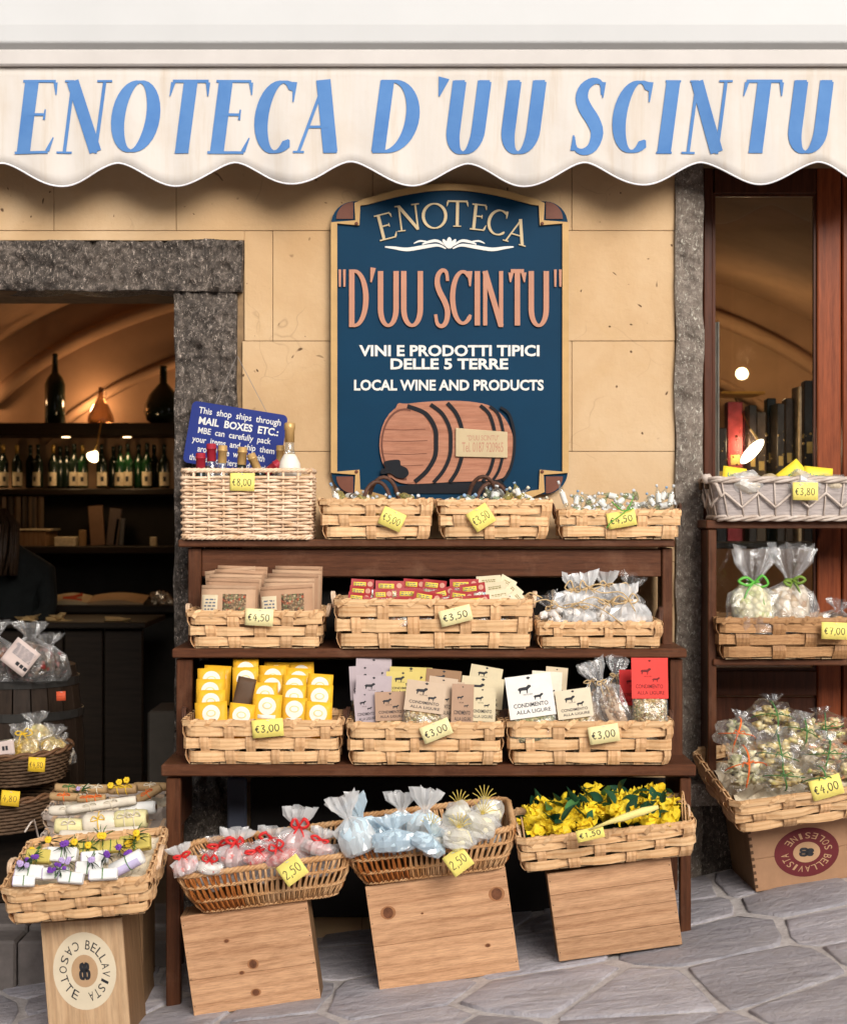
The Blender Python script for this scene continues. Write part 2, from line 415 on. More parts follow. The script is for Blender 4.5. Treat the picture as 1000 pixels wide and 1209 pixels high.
def draw_glyph(mb, ch, x0, x1, z0, z1, y, th, T, t, shear=0, serif=True, warp=None, flare=0):
    st, wd = glyph(ch, T, t, serif); sx = (x1-x0)/wd; sz = z1-z0
    for k, (pts, w, cl) in enumerate(st):
        dd = k*.00012
        M = MB(); ww = []
        # widths are in unit height; compensate x squeeze by direction
        m = len(pts); q = []
        for i, (a, b) in enumerate(pts):
            q.append((x0 + a*sx + shear*b*sz, z0 + b*sz))
            pa = pts[i-1] if cl else pts[max(i-1,0)]; pb = pts[(i+1)%m] if cl else pts[min(i+1,m-1)]
            f = 1.0
            ww.append(w[i]*sz*f)
        M.stroke(q, ww, y-th-dd, y, cl)
        if warp: M.v = [warp(v) for v in M.v]
        mb.add(M.v, M.f)

HW = {'0': [sm([(.3,1),(.08,.75),(.08,.3),(.3,0),(.52,.3),(.52,.75)], 4, True)], '1': [[(.15,.8),(.35,1),(.3,0)]],
 '2': [sm([(.08,.8),(.3,1),(.5,.78),(.3,.4),(.05,.03)], 4) + [(.55,.03)]],
 '3': [sm([(.08,.9),(.35,1),(.48,.78),(.25,.55),(.5,.3),(.3,0),(.05,.12)], 4)],
 '4': [[(.35,1),(.05,.35),(.58,.38)], [(.42,.7),(.36,-.05)]],
 '5': [[(.52,1),(.18,.97),(.14,.6)] + sm([(.14,.6),(.42,.6),(.5,.3),(.3,0),(.05,.08)], 4)],
 '6': [sm([(.45,1),(.12,.6),(.1,.2),(.3,0),(.5,.2),(.35,.45),(.12,.3)], 4)],
 '7': [[(.05,.95),(.55,1),(.25,0)], [(.18,.5),(.48,.54)]],
 '8': [sm([(.3,1),(.08,.8),(.3,.55),(.54,.25),(.3,0),(.06,.25),(.3,.55),(.52,.8)], 4, True)],
 ',': [[(.16,.1),(.06,-.18)]], '€': [sm([(.5,.85),(.3,.95),(.12,.5),(.3,.05),(.5,.15)], 4), [(0,.58),(.4,.6)], [(0,.42),(.38,.44)]], '-': [[(.05,.4),(.5,.4)]]}
def handwrite(mb, s, x0, x1, z0, z1, y, w, surf=None):
    adv = [(.3 if c == ',' else .72) for c in s]; tot = sum(adv); sx = (x1-x0)/tot; x = x0
    for c, a in zip(s, adv):
        for k, st in enumerate(HW[c]):
            pts = [(x + p*sx, z0 + q*(z1-z0)) for p, q in st]
            M = MB(); M.stroke(pts, [w]*len(pts), y-.0006-k*.0001, y)
            if surf: M.v = [(a_, b_+surf(a_, c_), c_) for a_, b_, c_ in M.v]
            mb.add(M.v, M.f)
        x += a*sx

_tc = {}
def text_raw(s, offset=0.0, spacing=1.0):
    k = (s, offset, spacing)
    if k in _tc: return _tc[k]
    cu = bpy.data.curves.new('t', 'FONT'); cu.body = s; cu.offset = offset; cu.space_character = spacing; cu.resolution_u = 3
    o = bpy.data.objects.new('t', cu); me = o.to_mesh()
    v = [tuple(p.co) for p in me.vertices]; f = [tuple(p.vertices) for p in me.polygons]
    o.to_mesh_clear(); bpy.data.objects.remove(o); bpy.data.curves.remove(cu)
    x0 = min(p[0] for p in v); x1 = max(p[0] for p in v); y0 = min(p[1] for p in v); y1 = max(p[1] for p in v)
    _tc[k] = ([((p[0]-x0)/(x1-x0), (p[1]-y0)/(y1-y0)) for p in v], f); return _tc[k]
def text2(mb, s, x0, x1, zb, cap, y, offset=.01):
    v, f = text_raw(s, offset); lo = -.26 if any(ch in s for ch in 'gpqy') else 0.0; hi = 1.0
    v = [(lerp(x0,x1,p), y, zb + cap*lerp(lo,hi,q)) for p, q in v]; mb.add(v, f)
def text(mb, s, x0, x1, z0, z1, y, offset=.01, M=None, surf=None):     # flat print fitted into a box, facing -y
    v, f = text_raw(s, offset)
    vv = [(lerp(x0, x1, a), y, lerp(z0, z1, b)) for a, b in v]
    if surf: vv = [(a, b+surf(a, c), c) for a, b, c in vv]
    mb.add(vv, f, M)
def disc_poly(r, n=20, sx=1, sz=1, a0=0): return [(r*sx*math.cos(a0+2*math.pi*i/n), r*sz*math.sin(a0+2*math.pi*i/n)) for i in range(n)]
# ================================================================== THE LARGE STRUCTURE
# ---- ground
def smat():
    m, nt, b, N, L = newmat('grey_slate_stone')
    vec = mapping(nt, (1,1,1), (0,0,R(35)), randomise=True)
    st = mapping(nt, (2, 9, 4), (0,0,R(25)), randomise=True)
    f = noisetex(nt, st, 2.2, 9, .68, 1.2); g = noisetex(nt, vec, 5, 8, .65)
    c = ramp(nt, f, [(.3, (.34,.315,.35)), (.5, (.52,.49,.53)), (.62, (.62,.58,.61)), (.75, (.74,.70,.71))])
    c = mix(nt, ramp(nt, g, [(.5,(0,0,0)),(.75,(.5,.5,.5))]), c, (.33,.28,.25))
    h = N.new('ShaderNodeHueSaturation'); L.new(objrand(nt, .2), h.inputs['Value']); L.new(c, h.inputs['Color'])
    L.new(h.outputs[0], b.inputs['Base Color']); b.inputs['Roughness'].default_value = .6
    mx = mix(nt, .6, f, noisetex(nt, vec, 38, 9, .7)); bump(nt, b, mx, 1.0, .035); return m
MT['slate'] = smat()
def mortarmat():
    m, nt, b, N, L = newmat('sandy_mortar')
    v = mapping(nt, (1,1,1)); f = noisetex(nt, v, 30, 10, .75)
    c = ramp(nt, f, [(.3, (.42,.37,.36)), (.55, (.64,.59,.57)), (.75, (.78,.74,.72))])
    L.new(c, b.inputs['Base Color']); b.inputs['Roughness'].default_value = .9
    bump(nt, b, noisetex(nt, v, 120, 8, .7), .8, .01); return m
MT['mortar'] = mortarmat()
def fargmat():
    m, nt, b, N, L = newmat('distant_flagstones')
    v = mapping(nt, (1,1,1)); vo = N.new('ShaderNodeTexVoronoi'); vo.inputs['Scale'].default_value = 2.6; L.new(v, vo.inputs['Vector'])
    ve = N.new('ShaderNodeTexVoronoi'); ve.feature = 'DISTANCE_TO_EDGE'; ve.inputs['Scale'].default_value = 2.6; L.new(v, ve.inputs['Vector'])
    c = ramp(nt, noisetex(nt, v, 9, 8, .7), [(.3, (.15,.14,.16)), (.7, (.33,.31,.33))])
    c = mix(nt, ramp(nt, ve.outputs['Distance'], [(.02, (1,1,1)), (.05, (0,0,0))]), c, (.38,.35,.33))
    L.new(c, b.inputs['Base Color']); b.inputs['Roughness'].default_value = .8; return m
gb = MB()
def gaxis(lo, hi, fine0, fine1, st):
    a = [lo, lo*.5, lo*.25, fine0-3, fine0-1.2]; x = fine0
    while x < fine1: a.append(x); x += st
    return sorted(set(a + [fine1, fine1+1.2, fine1+3, hi*.25, hi*.5, hi]))
xs = gaxis(-60, 60, -2.4, 3.0, .12); ys = gaxis(-60, 60, -2.4, .3, .12)
gb.v = [(x, y, ground(x, y) - .004 + (.0035*noise.noise(Vector((x*6, y*6, 0))) if -2.4 < x < 3 and -2.4 < y < .3 else 0)) for y in ys for x in xs]
nx = len(xs)
gb.f = [(j*nx+i, j*nx+i+1, (j+1)*nx+i+1, (j+1)*nx+i) for j in range(len(ys)-1) for i in range(nx-1)]
go = gb.build('ground', MT['mortar'], None, True); props(go, kind='structure')
go.data.materials.append(fargmat())
for p in go.data.polygons:
    c = p.center
    if not (-2.6 < c.x < 3.2 and -2.7 < c.y < .4): p.material_index = 1
# crazy paving: one object per flagstone
def clip(poly, px, py, nx_, ny_):
    out = []
    for i in range(len(poly)):
        a = poly[i]; b = poly[(i+1) % len(poly)]
        da = (a[0]-px)*nx_ + (a[1]-py)*ny_; db = (b[0]-px)*nx_ + (b[1]-py)*ny_
        if da <= 0: out.append(a)
        if (da < 0) != (db < 0) and abs(da-db) > 1e-12:
            t = da/(da-db); out.append((a[0]+(b[0]-a[0])*t, a[1]+(b[1]-a[1])*t))
    return out
rs = random.Random(21)
seeds = []
ca, sa = math.cos(R(28)), math.sin(R(28))
for i in range(-11, 14):
    for j in range(-13, 12):
        a = (i + rs.uniform(-.42, .42) + (.5 if j % 2 else 0))*.47; b = (j + rs.uniform(-.42, .42))*.25
        x = a*ca - b*sa; y = a*sa + b*ca - .8
        if -2.5 < x < 3.1 and -2.6 < y < .3: seeds.append((x, y))
for (sx_, sy_) in seeds:
    poly = [(sx_-.7, sy_-.7), (sx_+.7, sy_-.7), (sx_+.7, sy_+.7), (sx_-.7, sy_+.7)]
    gap = rs.uniform(.006, .018)
    for (qx, qy) in seeds:
        dx, dy = qx-sx_, qy-sy_; d = math.hypot(dx, dy)
        if d < 1e-6 or d > 1.3: continue
        mx_, my_ = sx_ + dx*.5 - dx/d*gap, sy_ + dy*.5 - dy/d*gap
        poly = clip(poly, mx_, my_, dx/d, dy/d)
        if len(poly) < 3: break
    poly = [p for p in poly]
    poly = clip(poly, 0, -.02, 0, 1) if -.86 > sx_ or sx_ > .7 else clip(poly, 0, .0, 0, 1)
    if len(poly) < 3: continue
    cx = sum(p[0] for p in poly)/len(poly); cy = sum(p[1] for p in poly)/len(poly)
    # roughen the outline
    out = []
    for i in range(len(poly)):
        a = poly[i]; b = poly[(i+1) % len(poly)]; L_ = math.hypot(b[0]-a[0], b[1]-a[1]); k = max(1, int(L_/.07))
        for q in range(k):
            t = q/k; x = a[0]+(b[0]-a[0])*t; y = a[1]+(b[1]-a[1])*t
            n_ = noise.noise(Vector((x*14, y*14, 3)))*.012
            r_ = math.hypot(x-cx, y-cy) or 1
            if q == 0: n_ -= .008
            out.append((x+(x-cx)/r_*n_, y+(y-cy)/r_*n_))
    n = len(out); hh = rs.uniform(.001, .006); tx, ty = rs.uniform(-.015, .015), rs.uniform(-.015, .015)
    m = MB(); vs_ = []
    for k, (sc, dz) in enumerate(((1.0, -.02), (1.0, hh*.5), (.965, hh), (.5, hh+.001))):
        for (x, y) in out:
            X_ = cx+(x-cx)*sc; Y_ = cy+(y-cy)*sc
            vs_.append((X_-cx, Y_-cy, ground(X_, Y_) - ground(cx, cy) + dz + (tx*(X_-cx)+ty*(Y_-cy) if k else 0) + (.004*noise.noise(Vector((X_*9, Y_*9, 7))) if k >= 2 else 0)))
    fs = [(k*n+i, k*n+(i+1) % n, (k+1)*n+(i+1) % n, (k+1)*n+i) for k in range(3) for i in range(n)]
    fs.append(tuple(3*n+i for i in range(n)))
    m.add(vs_, fs); o = m.build('flagstone', MT['slate'], go, True); o.location = (cx, cy, ground(cx, cy))

# ---- facade wall: scored plaster blocks over a backing
def plastermat():
    m, nt, b, N, L = newmat('cream_ochre_plaster')
    v = mapping(nt, (1,1,1)); v2 = mapping(nt, (1,1,1), randomise=True)
    big = noisetex(nt, v, 1.6, 5, .6, .6)
    tc = N.new('ShaderNodeTexCoord'); 
    c = ramp(nt, big, [(.3, (.45,.285,.145)), (.5, (.52,.35,.195)), (.7, (.575,.41,.25))])
    c = mix(nt, ramp(nt, noisetex(nt, v, 9, 9, .72, 1.0), [(.54, (0,0,0)), (.74, (.5,.5,.5))]), c, (.50,.33,.165))
    # hair cracks
    cr = N.new('ShaderNodeTexVoronoi'); cr.feature = 'DISTANCE_TO_EDGE'; cr.inputs['Scale'].default_value = 2.2
    nz = N.new('ShaderNodeTexNoise'); nz.inputs['Scale'].default_value = 5; L.new(v, nz.inputs['Vector'])
    ad = N.new('ShaderNodeVectorMath'); ad.operation = 'MULTIPLY_ADD'; ad.inputs[1].default_value = (.35,.35,.35); L.new(nz.outputs['Color'], ad.inputs[0]); L.new(v, ad.inputs[2]); L.new(ad.outputs[0], cr.inputs['Vector'])
    ck = ramp(nt, cr.outputs['Distance'], [(.0, (.75,.75,.75)), (.006, (0,0,0))])
    mk = mix(nt, 1.0, ck, ramp(nt, noisetex(nt, v, 3.1, 3), [(.5, (0,0,0)), (.58, (1,1,1))]), 'MULTIPLY')
    c = mix(nt, mk, c, (.36,.24,.13))
    # pits
    vo = N.new('ShaderNodeTexVoronoi'); vo.inputs['Scale'].default_value = 26; L.new(ad.outputs[0], vo.inputs['Vector'])
    sp = N.new('ShaderNodeSeparateColor'); L.new(vo.outputs['Color'], sp.inputs[0])
    a = N.new('ShaderNodeMath'); a.operation = 'MULTIPLY'; L.new(ramp(nt, vo.outputs['Distance'], [(.10, (1,1,1)), (.17, (0,0,0))]), a.inputs[0])
    L.new(ramp(nt, sp.outputs[0], [(.80, (0,0,0)), (.86, (1,1,1))]), a.inputs[1])
    c = mix(nt, a.outputs[0], c, (.13,.075,.04))
    L.new(c, b.inputs['Base Color']); b.inputs['Roughness'].default_value = .85; b.inputs['Specular IOR Level'].default_value = .2
    hgt = N.new('ShaderNodeMath'); hgt.operation = 'SUBTRACT'; L.new(noisetex(nt, v, 30, 9, .6), hgt.inputs[0]); L.new(a.outputs[0], hgt.inputs[1])
    bump(nt, b, hgt.outputs[0], .45, .006); return m
MT['plaster'] = plastermat()
MT['joint'] = mat('dark_wall_joint', (.25,.16,.085), .9, .2, 30, .3, 80)
DX0, DX1 = -2.05, X(206, 0)          # doorway
WX0, WX1 = X(829, .0), 2.35          # window bay
DTOP = Z(343, 0); WTOP = Z(196, 0)
LINT = (DX0-.3, X(287, 0), Z(344, 0), Z(285, 0))
wall = thing('shop_wall', 'cream plastered shop front wall scored into large blocks, around the doorway and the sign', 'wall')
back = MB()
def wbox(x0, x1, z0, z1): back.box(x0, x1, .012, .34, z0, z1)
wbox(-5.2, DX0, -.9, 6.4); wbox(DX0, X(230,0), DTOP, 6.4); wbox(X(230,0), X(803,0), -.4, 6.4); wbox(X(803,0), WX1, WTOP+.02, 6.4); wbox(WX1, 5.2, -.2, 6.4)
back.build('wall_core', MT['joint'], wall)
holes = [(LINT[0], LINT[1]+.004, LINT[2], LINT[3]+.004), (DX0-.28, DX1+S(80,0), -2, LINT[2]+.001), (X(797,0), WX1+.12, -2, WTOP+.03)]
zr = Z(272, 0); rh = S(130.5, 0)
joints = {0: [-5.2,-4.1,-3.0,-2.1,-1.2,X(208,0),X(440,0),X(675,0),X(900,0),1.9,2.8,3.7,4.5,5.2], 1: [-5.2,-4.3,-3.3,-2.4,-1.6,X(322,0),X(500,0),1.7,2.5,3.4,4.4,5.2],
          -1: [-5.2,-4.6,-3.5,-2.7,-1.7,-1.0,-.2,.1,1.3,2.1,3.0,4.0,5.2], 2: [-5.2,-3.9,-3,-2.1,X(420,0),X(675,0),1.5,2.3,3.3,4.2,5.2]}
def subtract(r, hs_):
    rs_ = [r]
    for h in hs_:
        nn = []
        for (a, b, c, d) in rs_:
            if h[0] >= b or h[1] <= a or h[2] >= d or h[3] <= c: nn.append((a,b,c,d)); continue
            if h[0] > a: nn.append((a, h[0], c, d))
            if h[1] < b: nn.append((h[1], b, c, d))
            x0, x1 = max(a, h[0]), min(b, h[1])
            if h[2] > c: nn.append((x0, x1, c, h[2]))
            if h[3] < d: nn.append((x0, x1, h[3], d))
        rs_ = nn
    return [q for q in rs_ if q[1]-q[0] > .012 and q[3]-q[2] > .012]
k = -11
while k < 12:
    z1 = zr - (k-1)*rh; z0 = z1 - rh      # row 1 is just under the joint at 272
    kk = {1: 1, 0: 0}.get(k, (-1 if k % 2 else 2))
    js = joints[kk]
    for i in range(len(js)-1):
        g = .0007
        for (a, b, c, d) in subtract((js[i]+g, js[i+1]-g, z0+g, z1-g), holes):
            m = MB(); dy = u(-.0012, .0012); m.cbox(a, b, dy, .0125, c, d, .0016)
            m.build('plaster_block', MT['plaster'], wall)
    k += 1

# ---- rough stone surround
def stonemat(name, a, b_, c_, sc=1):
    m, nt, b, N, L = newmat(name)
    v = mapping(nt, (1,1,1), (0,R(30),0)); f = noisetex(nt, v, 58*sc, 9, .75, .5); g = noisetex(nt, v, 5, 4, .6)
    st = noisetex(nt, mapping(nt, (1,1,.35), (0,R(25),0)), 150*sc, 6, .7, .8)
    c = ramp(nt, f, [(.40, a), (.52, b_), (.62, c_)])
    c = mix(nt, .5, c, ramp(nt, g, [(.35, a), (.65, b_)]))
    c = mix(nt, ramp(nt, st, [(.57, (0,0,0)), (.63, (.8,.8,.8))]), c, tuple(min(.75, q*1.8) for q in c_))  # pale flecks painted into the stone colour as glints
    L.new(c, b.inputs['Base Color']); L.new(ramp(nt, f, [(.3, (.7,.7,.7)), (.7, (.38,.38,.38))]), b.inputs['Roughness'])
    bump(nt, b, mix(nt, .5, f, st), 1.0, .014); return m
MT['dstone'] = stonemat('dark_hammered_stone', (.022,.017,.014), (.10,.078,.062), (.34,.28,.235))
MT['gstone'] = stonemat('grey_hammered_stone', (.11,.085,.068), (.26,.21,.17), (.46,.40,.34))
def rough_block(name, x0, x1, z0, z1, y0, y1, mt, amp=.012, freq=26, parent=None, step=.011, edge=.008):
    """front, two sides, top and bottom as displaced grids"""
    m = MB()
    def disp(p, nrm):
        q = Vector(p)
        d = noise.fractal(Vector((q.x*freq, q.y*freq, q.z*freq*.7)), .9, 2.1, 4) * amp
        ex = min(q.x-x0, x1-q.x); ez = min(q.z-z0, z1-q.z); 
        d2 = noise.noise(Vector((q.x*7, q.y*7+3, q.z*7)))*edge
        return q + Vector(nrm)*d + Vector((0, 0, 0)) + Vector((d2 if ex < .004 else 0, 0, d2 if ez < .004 else 0))
    nx_ = max(3, int((x1-x0)/step)); nz_ = max(3, int((z1-z0)/step)); ny_ = max(2, int(min(.16, y1-y0)/step)); yb = min(y1, y0+.16)
    m.grid(lambda a, b: disp((lerp(x0,x1,a), y0 + .006*((abs(a-.5)*2)**8+(abs(b-.5)*2)**20), lerp(z0,z1,b)), (0,-1,0) if 0 < a < 1 else (0,-.3,0)), nx_, nz_)
    m.grid(lambda a, b: disp((x1, lerp(y0+.006,yb,a), lerp(z0,z1,b)), (0,0,0)), ny_, nz_)
    m.grid(lambda a, b: disp((x0, lerp(yb,y0+.006,a), lerp(z0,z1,b)), (0,0,0)), ny_, nz_)
    m.grid(lambda a, b: disp((lerp(x0,x1,a), lerp(yb,y0+.006,b), z0), (0,0,0)), nx_, ny_)
    m.grid(lambda a, b: disp((lerp(x0,x1,a), lerp(y0+.006,yb,b), z1), (0,0,0)), nx_, ny_)
    m.box(x0+.012, x1-.012, yb-.03, y1, z0+.012, z1-.012)
    return m.build(name, mt, parent, True)
sur = thing('stone_door_surround', 'dark rough hammered stone lintel and jamb framing the shop doorway on the left', 'door surround')
rough_block('lintel', LINT[0], LINT[1], LINT[2], LINT[3], -.030, .34, MT['dstone'], .026, 34, sur, .0075)
rough_block('jamb', DX1, X(281, 0), -.35, LINT[2]-.002, -.018, .34, MT['dstone'], .024, 34, sur, .0075)
rough_block('jamb', DX0-.28, DX0, -.55, LINT[2]-.002, -.018, .34, MT['dstone'], .012, 22, sur, .03)
pil = rough_block('stone_pillar', X(797, 0), X(829, 0), -.1, WTOP+.03, -.022, .30, MT['gstone'], .015, 28, None, .008)
props(pil, 'narrow grey rough stone pillar between the cream wall and the glazed shop window', 'pillar')
rp = rough_block('stone_pillar', WX1, WX1+.12, .1, WTOP+.03, -.022, .30, MT['gstone'], .009, 30, None, .03)
props(rp, 'grey rough stone pillar at the far right end of the shop window', 'pillar')
# window sill ledge and base
led = rough_block('stone_ledge', X(800, -.12), WX1+.05, Z(952, -.12), Z(926, -.12), -.12, .30, MT['gstone'], .006, 18, None, .02)
props(led, 'rough stone ledge under the glazed shop window, behind the right hand baskets', 'ledge')
bb = rough_block('stone_plinth', X(803, 0), WX1+.05, -.1, Z(952, -.12)-.002, .0, .30, MT['dstone'], .012, 12, None, .03)
props(bb, 'dark rubble stone plinth below the ledge of the shop window', 'plinth')
# ---- door step
MT['step'] = mat('worn_grey_step_stone', (.22,.19,.175), .75, .25, 9, .5, 60)
stp = thing('door_step', 'worn grey stone doorstep below the shop doorway', 'doorstep')
sx0, sx1 = DX0, DX1+.02
for (a, b) in ((sx0, -1.30), (-1.294, sx1)):
    m = MB(); m.cbox(a, b, -.10, .05, -.35, Z(1112, -.10), .008); m.build('step_stone', MT['step'], stp)
    m = MB(); m.cbox(a, b, .054, .36, -.35, Z(1092, .054), .008); m.build('step_stone', MT['step'], stp)
FZ = Z(1092, .054) - .004

# ---- shop interior
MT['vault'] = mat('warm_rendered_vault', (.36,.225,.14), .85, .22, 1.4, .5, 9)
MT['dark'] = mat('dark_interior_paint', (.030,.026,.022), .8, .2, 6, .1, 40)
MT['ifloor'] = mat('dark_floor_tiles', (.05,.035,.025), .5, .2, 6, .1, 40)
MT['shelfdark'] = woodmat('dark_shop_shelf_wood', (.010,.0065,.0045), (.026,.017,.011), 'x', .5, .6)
IY = 4.3
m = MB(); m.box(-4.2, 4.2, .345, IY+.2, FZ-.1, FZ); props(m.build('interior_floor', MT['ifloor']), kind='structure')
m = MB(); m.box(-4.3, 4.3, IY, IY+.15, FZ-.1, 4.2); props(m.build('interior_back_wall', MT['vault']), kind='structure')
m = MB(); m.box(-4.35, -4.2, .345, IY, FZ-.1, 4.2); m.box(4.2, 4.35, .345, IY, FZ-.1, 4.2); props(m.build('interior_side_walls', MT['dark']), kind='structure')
# barrel vault with a raised rib at the back
def vz(x): return 1.75 + 1.32*math.sqrt(max(0, 1-(x/2.95)**2))
m = MB()
m.slab(lambda a, b: (lerp(-2.95, 2.95, .5-.5*math.cos(math.pi*a)), lerp(.345, IY-.001, b), vz(lerp(-2.95, 2.95, .5-.5*math.cos(math.pi*a)))), 48, 3, 0.0)
m2 = MB(); m2.grid(lambda a, b: (lerp(-2.95, 2.95, .5-.5*math.cos(math.pi*a)), lerp(.345, IY-.001, b), vz(lerp(-2.95, 2.95, .5-.5*math.cos(math.pi*a))) + .0), 48, 3)
props(m2.build('vaulted_ceiling', MT['vault'], None, True), kind='structure')
m = MB(); m.box(-4.3, -2.95, .345, IY, 1.75, 1.85); m.box(2.95, 4.3, .345, IY, 1.75, 1.85); m.box(-4.3, 4.3, .345, IY, 3.3, 3.4); props(m.build('interior_ceiling', MT['dark']), kind='structure')
m = MB()
for (o, y, r) in ((.0, IY-.03, .045), (-.30, IY-.02, .03)):
    m.tube([(x, y, 1.62+o + 1.28*math.sqrt(max(0, 1-((x)/(2.72+o*.8))**2))) for x in [lerp(-2.5+abs(o), 2.5-abs(o), i/40) for i in range(41)]], r, 8)
props(m.build('vault_rib', MT['vault'], None, True), 'plaster arch ribs curving up the rear vault of the shop interior', 'vault rib')
# inner face of the facade so no daylight leaks
# ---- window joinery
wd = thing('shop_window', 'tall glazed shop window with red brown varnished wooden frame', 'window')
WY = .13
def fr(name, px0, px1, py0, py1, y0, y1, mt, c=.004):
    m = MB(); m.cbox(X(px0, y0), X(px1, y0), y0, y1, Z(py1, y0), Z(py0, y0), c); return m.build(name, mt, wd)
fr('stile', 831, 842, 190, 926, WY, WY+.06, MT['frame_dark'])
fr('stile', 965, 993, 190, 926, WY, WY+.06, MT['frame_wood'])
fr('stile', 995, 1022, 190, 926, WY+.001, WY+.061, MT['frame_wood'])
fr('rail', 842.5, 964.5, 196, 228, WY+.002, WY+.058, MT['frame_dark'])
fr('rail', 842.5, 964.5, 792, 822, WY+.002, WY+.058, MT['frame_dark'])
fr('rail', 842.5, 964.5, 900, 926, WY+.002, WY+.058, MT['frame_dark'])
fr('bottom_panel', 842.5, 964.5, 823, 899, WY+.02, WY+.04, MT['frame_dark'])
fr('rail', 1022.5, 1140, 196, 228, WY+.002, WY+.058, MT['frame_wood'])
fr('rail', 1022.5, 1140, 792, 926, WY+.002, WY+.058, MT['frame_wood'])
fr('stile', 1140.5, 1168, 190, 926, WY+.001, WY+.061, MT['frame_wood'])
fr('head', 829, 1170, 172, 189.5, WY-.02, WY+.06, MT['frame_dark'])
m = MB(); a = WY+.03
for (p0, p1) in ((842.5, 964.5), (1022.5, 1140)):
    z0, z1, x0, x1 = Z(792, WY), Z(228, WY), X(p0, WY), X(p1, WY)
    for q in ((x0, x0+.008, z0, z1), (x1-.008, x1, z0, z1), (x0+.008, x1-.008, z1-.008, z1), (x0+.008, x1-.008, z0, z0+.008)):
        m.box(q[0], q[1], WY+.012, WY+.030, q[2], q[3])
m.build('glazing_bead', MT['frame_dark'], wd)
MT['pane'] = cello('window_glass', (.86,.87,.86), .02, .0, .0)
for lk in list(MT['pane'].node_tree.links):
    if lk.to_socket.name == 'Normal': MT['pane'].node_tree.links.remove(lk)
for (p0, p1) in ((842.5, 964.5), (1022.5, 1140)):
    m = MB(); m.box(X(p0, WY)+.002, X(p1, WY)-.002, WY+.031, WY+.036, Z(792, WY)+.001, Z(228, WY)-.001); m.build('pane', MT['pane'], wd)
# return wall beyond
m = MB(); m.box(WX1+.1, 5.2, .34, .36, -.2, 6.4); m.box(-5.2, DX0-.25, .34, .36, -.9, 6.4); props(m.build('interior_front_wall', MT['dark']), kind='structure')

# ---- house across the lane, behind the camera
ho = thing('opposite_house', 'shaded ochre house across the lane, seen only as a reflection in the shop window', 'house')
HW_ = mat('opposite_house_plaster', (.36,.24,.15), .9, .15, 2, .2, 30); SHU = mat('green_shutter_paint', (.05,.10,.06), .6, .1, 8)
m = MB(); m.box(-11, 11, -19, -13.5, -2, 4.7); m.build('wall', HW_, ho)
m = MB(); m.prism([(-11.6, 4.7), (11.6, 4.7), (11.0, 4.95), (-11.0, 4.95)], -19.4, -13.0); m.build('roof', mat('terracotta_roof', (.30,.12,.07), .9, .2, 9), ho)
for zz in (-.4, 2.3):
    for i in range(7):
        x_ = -9 + i*3; m = MB(); m.box(x_-.5, x_+.5, -13.5, -13.42, zz+.3, zz+1.9); wn_ = m.build('window', mat('dark_house_glass', (.02,.022,.025), .15, .1, 3) if 'dark_house_glass' not in bpy.data.materials else bpy.data.materials['dark_house_glass'], ho)
        for s_ in (-1, 1):
            m = MB(); m.cbox(x_+s_*.78-.25, x_+s_*.78+.25, -13.46, -13.40, zz+.3, zz+1.9, .01); m.build('shutter', SHU, ho)
# ================================================================== AWNING
MT['awn_white'] = mat('white_powder_coated_metal', (.52,.52,.52), .45, .03, 3, .02, 20)
MT['awn_bar'] = mat('off_white_metal_bar', (.52,.485,.46), .5, .05, 6, .03, 30)
def clothmat():
    m, nt, b, N, L = newmat('stained_cream_awning_cloth')
    v = mapping(nt, (14, 1, 1.1)); f = noisetex(nt, v, 1.7, 6, .7, .3); g = noisetex(nt, mapping(nt, (1,1,1)), 5, 6, .6)
    c = ramp(nt, f, [(.40, (.57,.525,.485)), (.55, (.555,.50,.445)), (.72, (.49,.40,.31))])
    c = mix(nt, ramp(nt, g, [(.5, (0,0,0)), (.78, (.55,.55,.55))]), c, (.48,.38,.285))
    c = mix(nt, .30, c, (.57,.54,.51))
    L.new(c, b.inputs['Base Color']); b.inputs['Roughness'].default_value = .85; b.inputs['Specular IOR Level'].default_value = .15
    bump(nt, b, noisetex(nt, mapping(nt, (1,1,1)), 9, 3, .5), .3, .01); return m
MT['cloth'] = clothmat()
MT['awn_blue'] = mat('faded_blue_lettering', (.065,.17,.40), .8, .12, 9, .05, 60, col2=(.095,.215,.45))
MT['piping'] = mat('white_edge_binding', (.74,.73,.76), .7, .05, 20, .1, 80)
AY = -.19
aw = thing('shop_awning', 'white retractable awning with scalloped cream valance and blue lettering', 'awning')
ax0, ax1 = -2.3, 2.3
prof = [(AY+.02, Z(56,AY)), (AY-.008, Z(50,AY)), (AY-.014, Z(30,AY)), (AY-.014, Z(-20,AY)), (AY, Z(-55,AY)), (AY+.05, Z(-68,AY)), (-.05, Z(-74,AY)), (-.003, Z(-74,AY)), (-.003, Z(40,AY)), (-.08, Z(52,AY))]
m = MB(); n = len(prof); m.add([(ax0, y, z) for y, z in prof] + [(ax1, y, z) for y, z in prof], [(i, (i+1)%n, (i+1)%n+n, i+n) for i in range(n)] + [tuple(range(n))[::-1], tuple(range(n, 2*n))])
bevel(m.build('cassette', MT['awn_white'], aw), .006, 3)
m = MB(); m.cbox(ax0, ax1, AY-.022, AY+.03, Z(76.5, AY-.02), Z(57.5, AY-.02), .005); m.build('front_bar', MT['awn_bar'], aw)
def wav(x, z=0):
    t = max(0, (Z(78, AY)-z)/.4) if z else .5
    return .010*math.sin(x*9.1+.6)*t + .006*math.sin(x*23+1)*t + .004*math.sin(x*41+z*6)*t
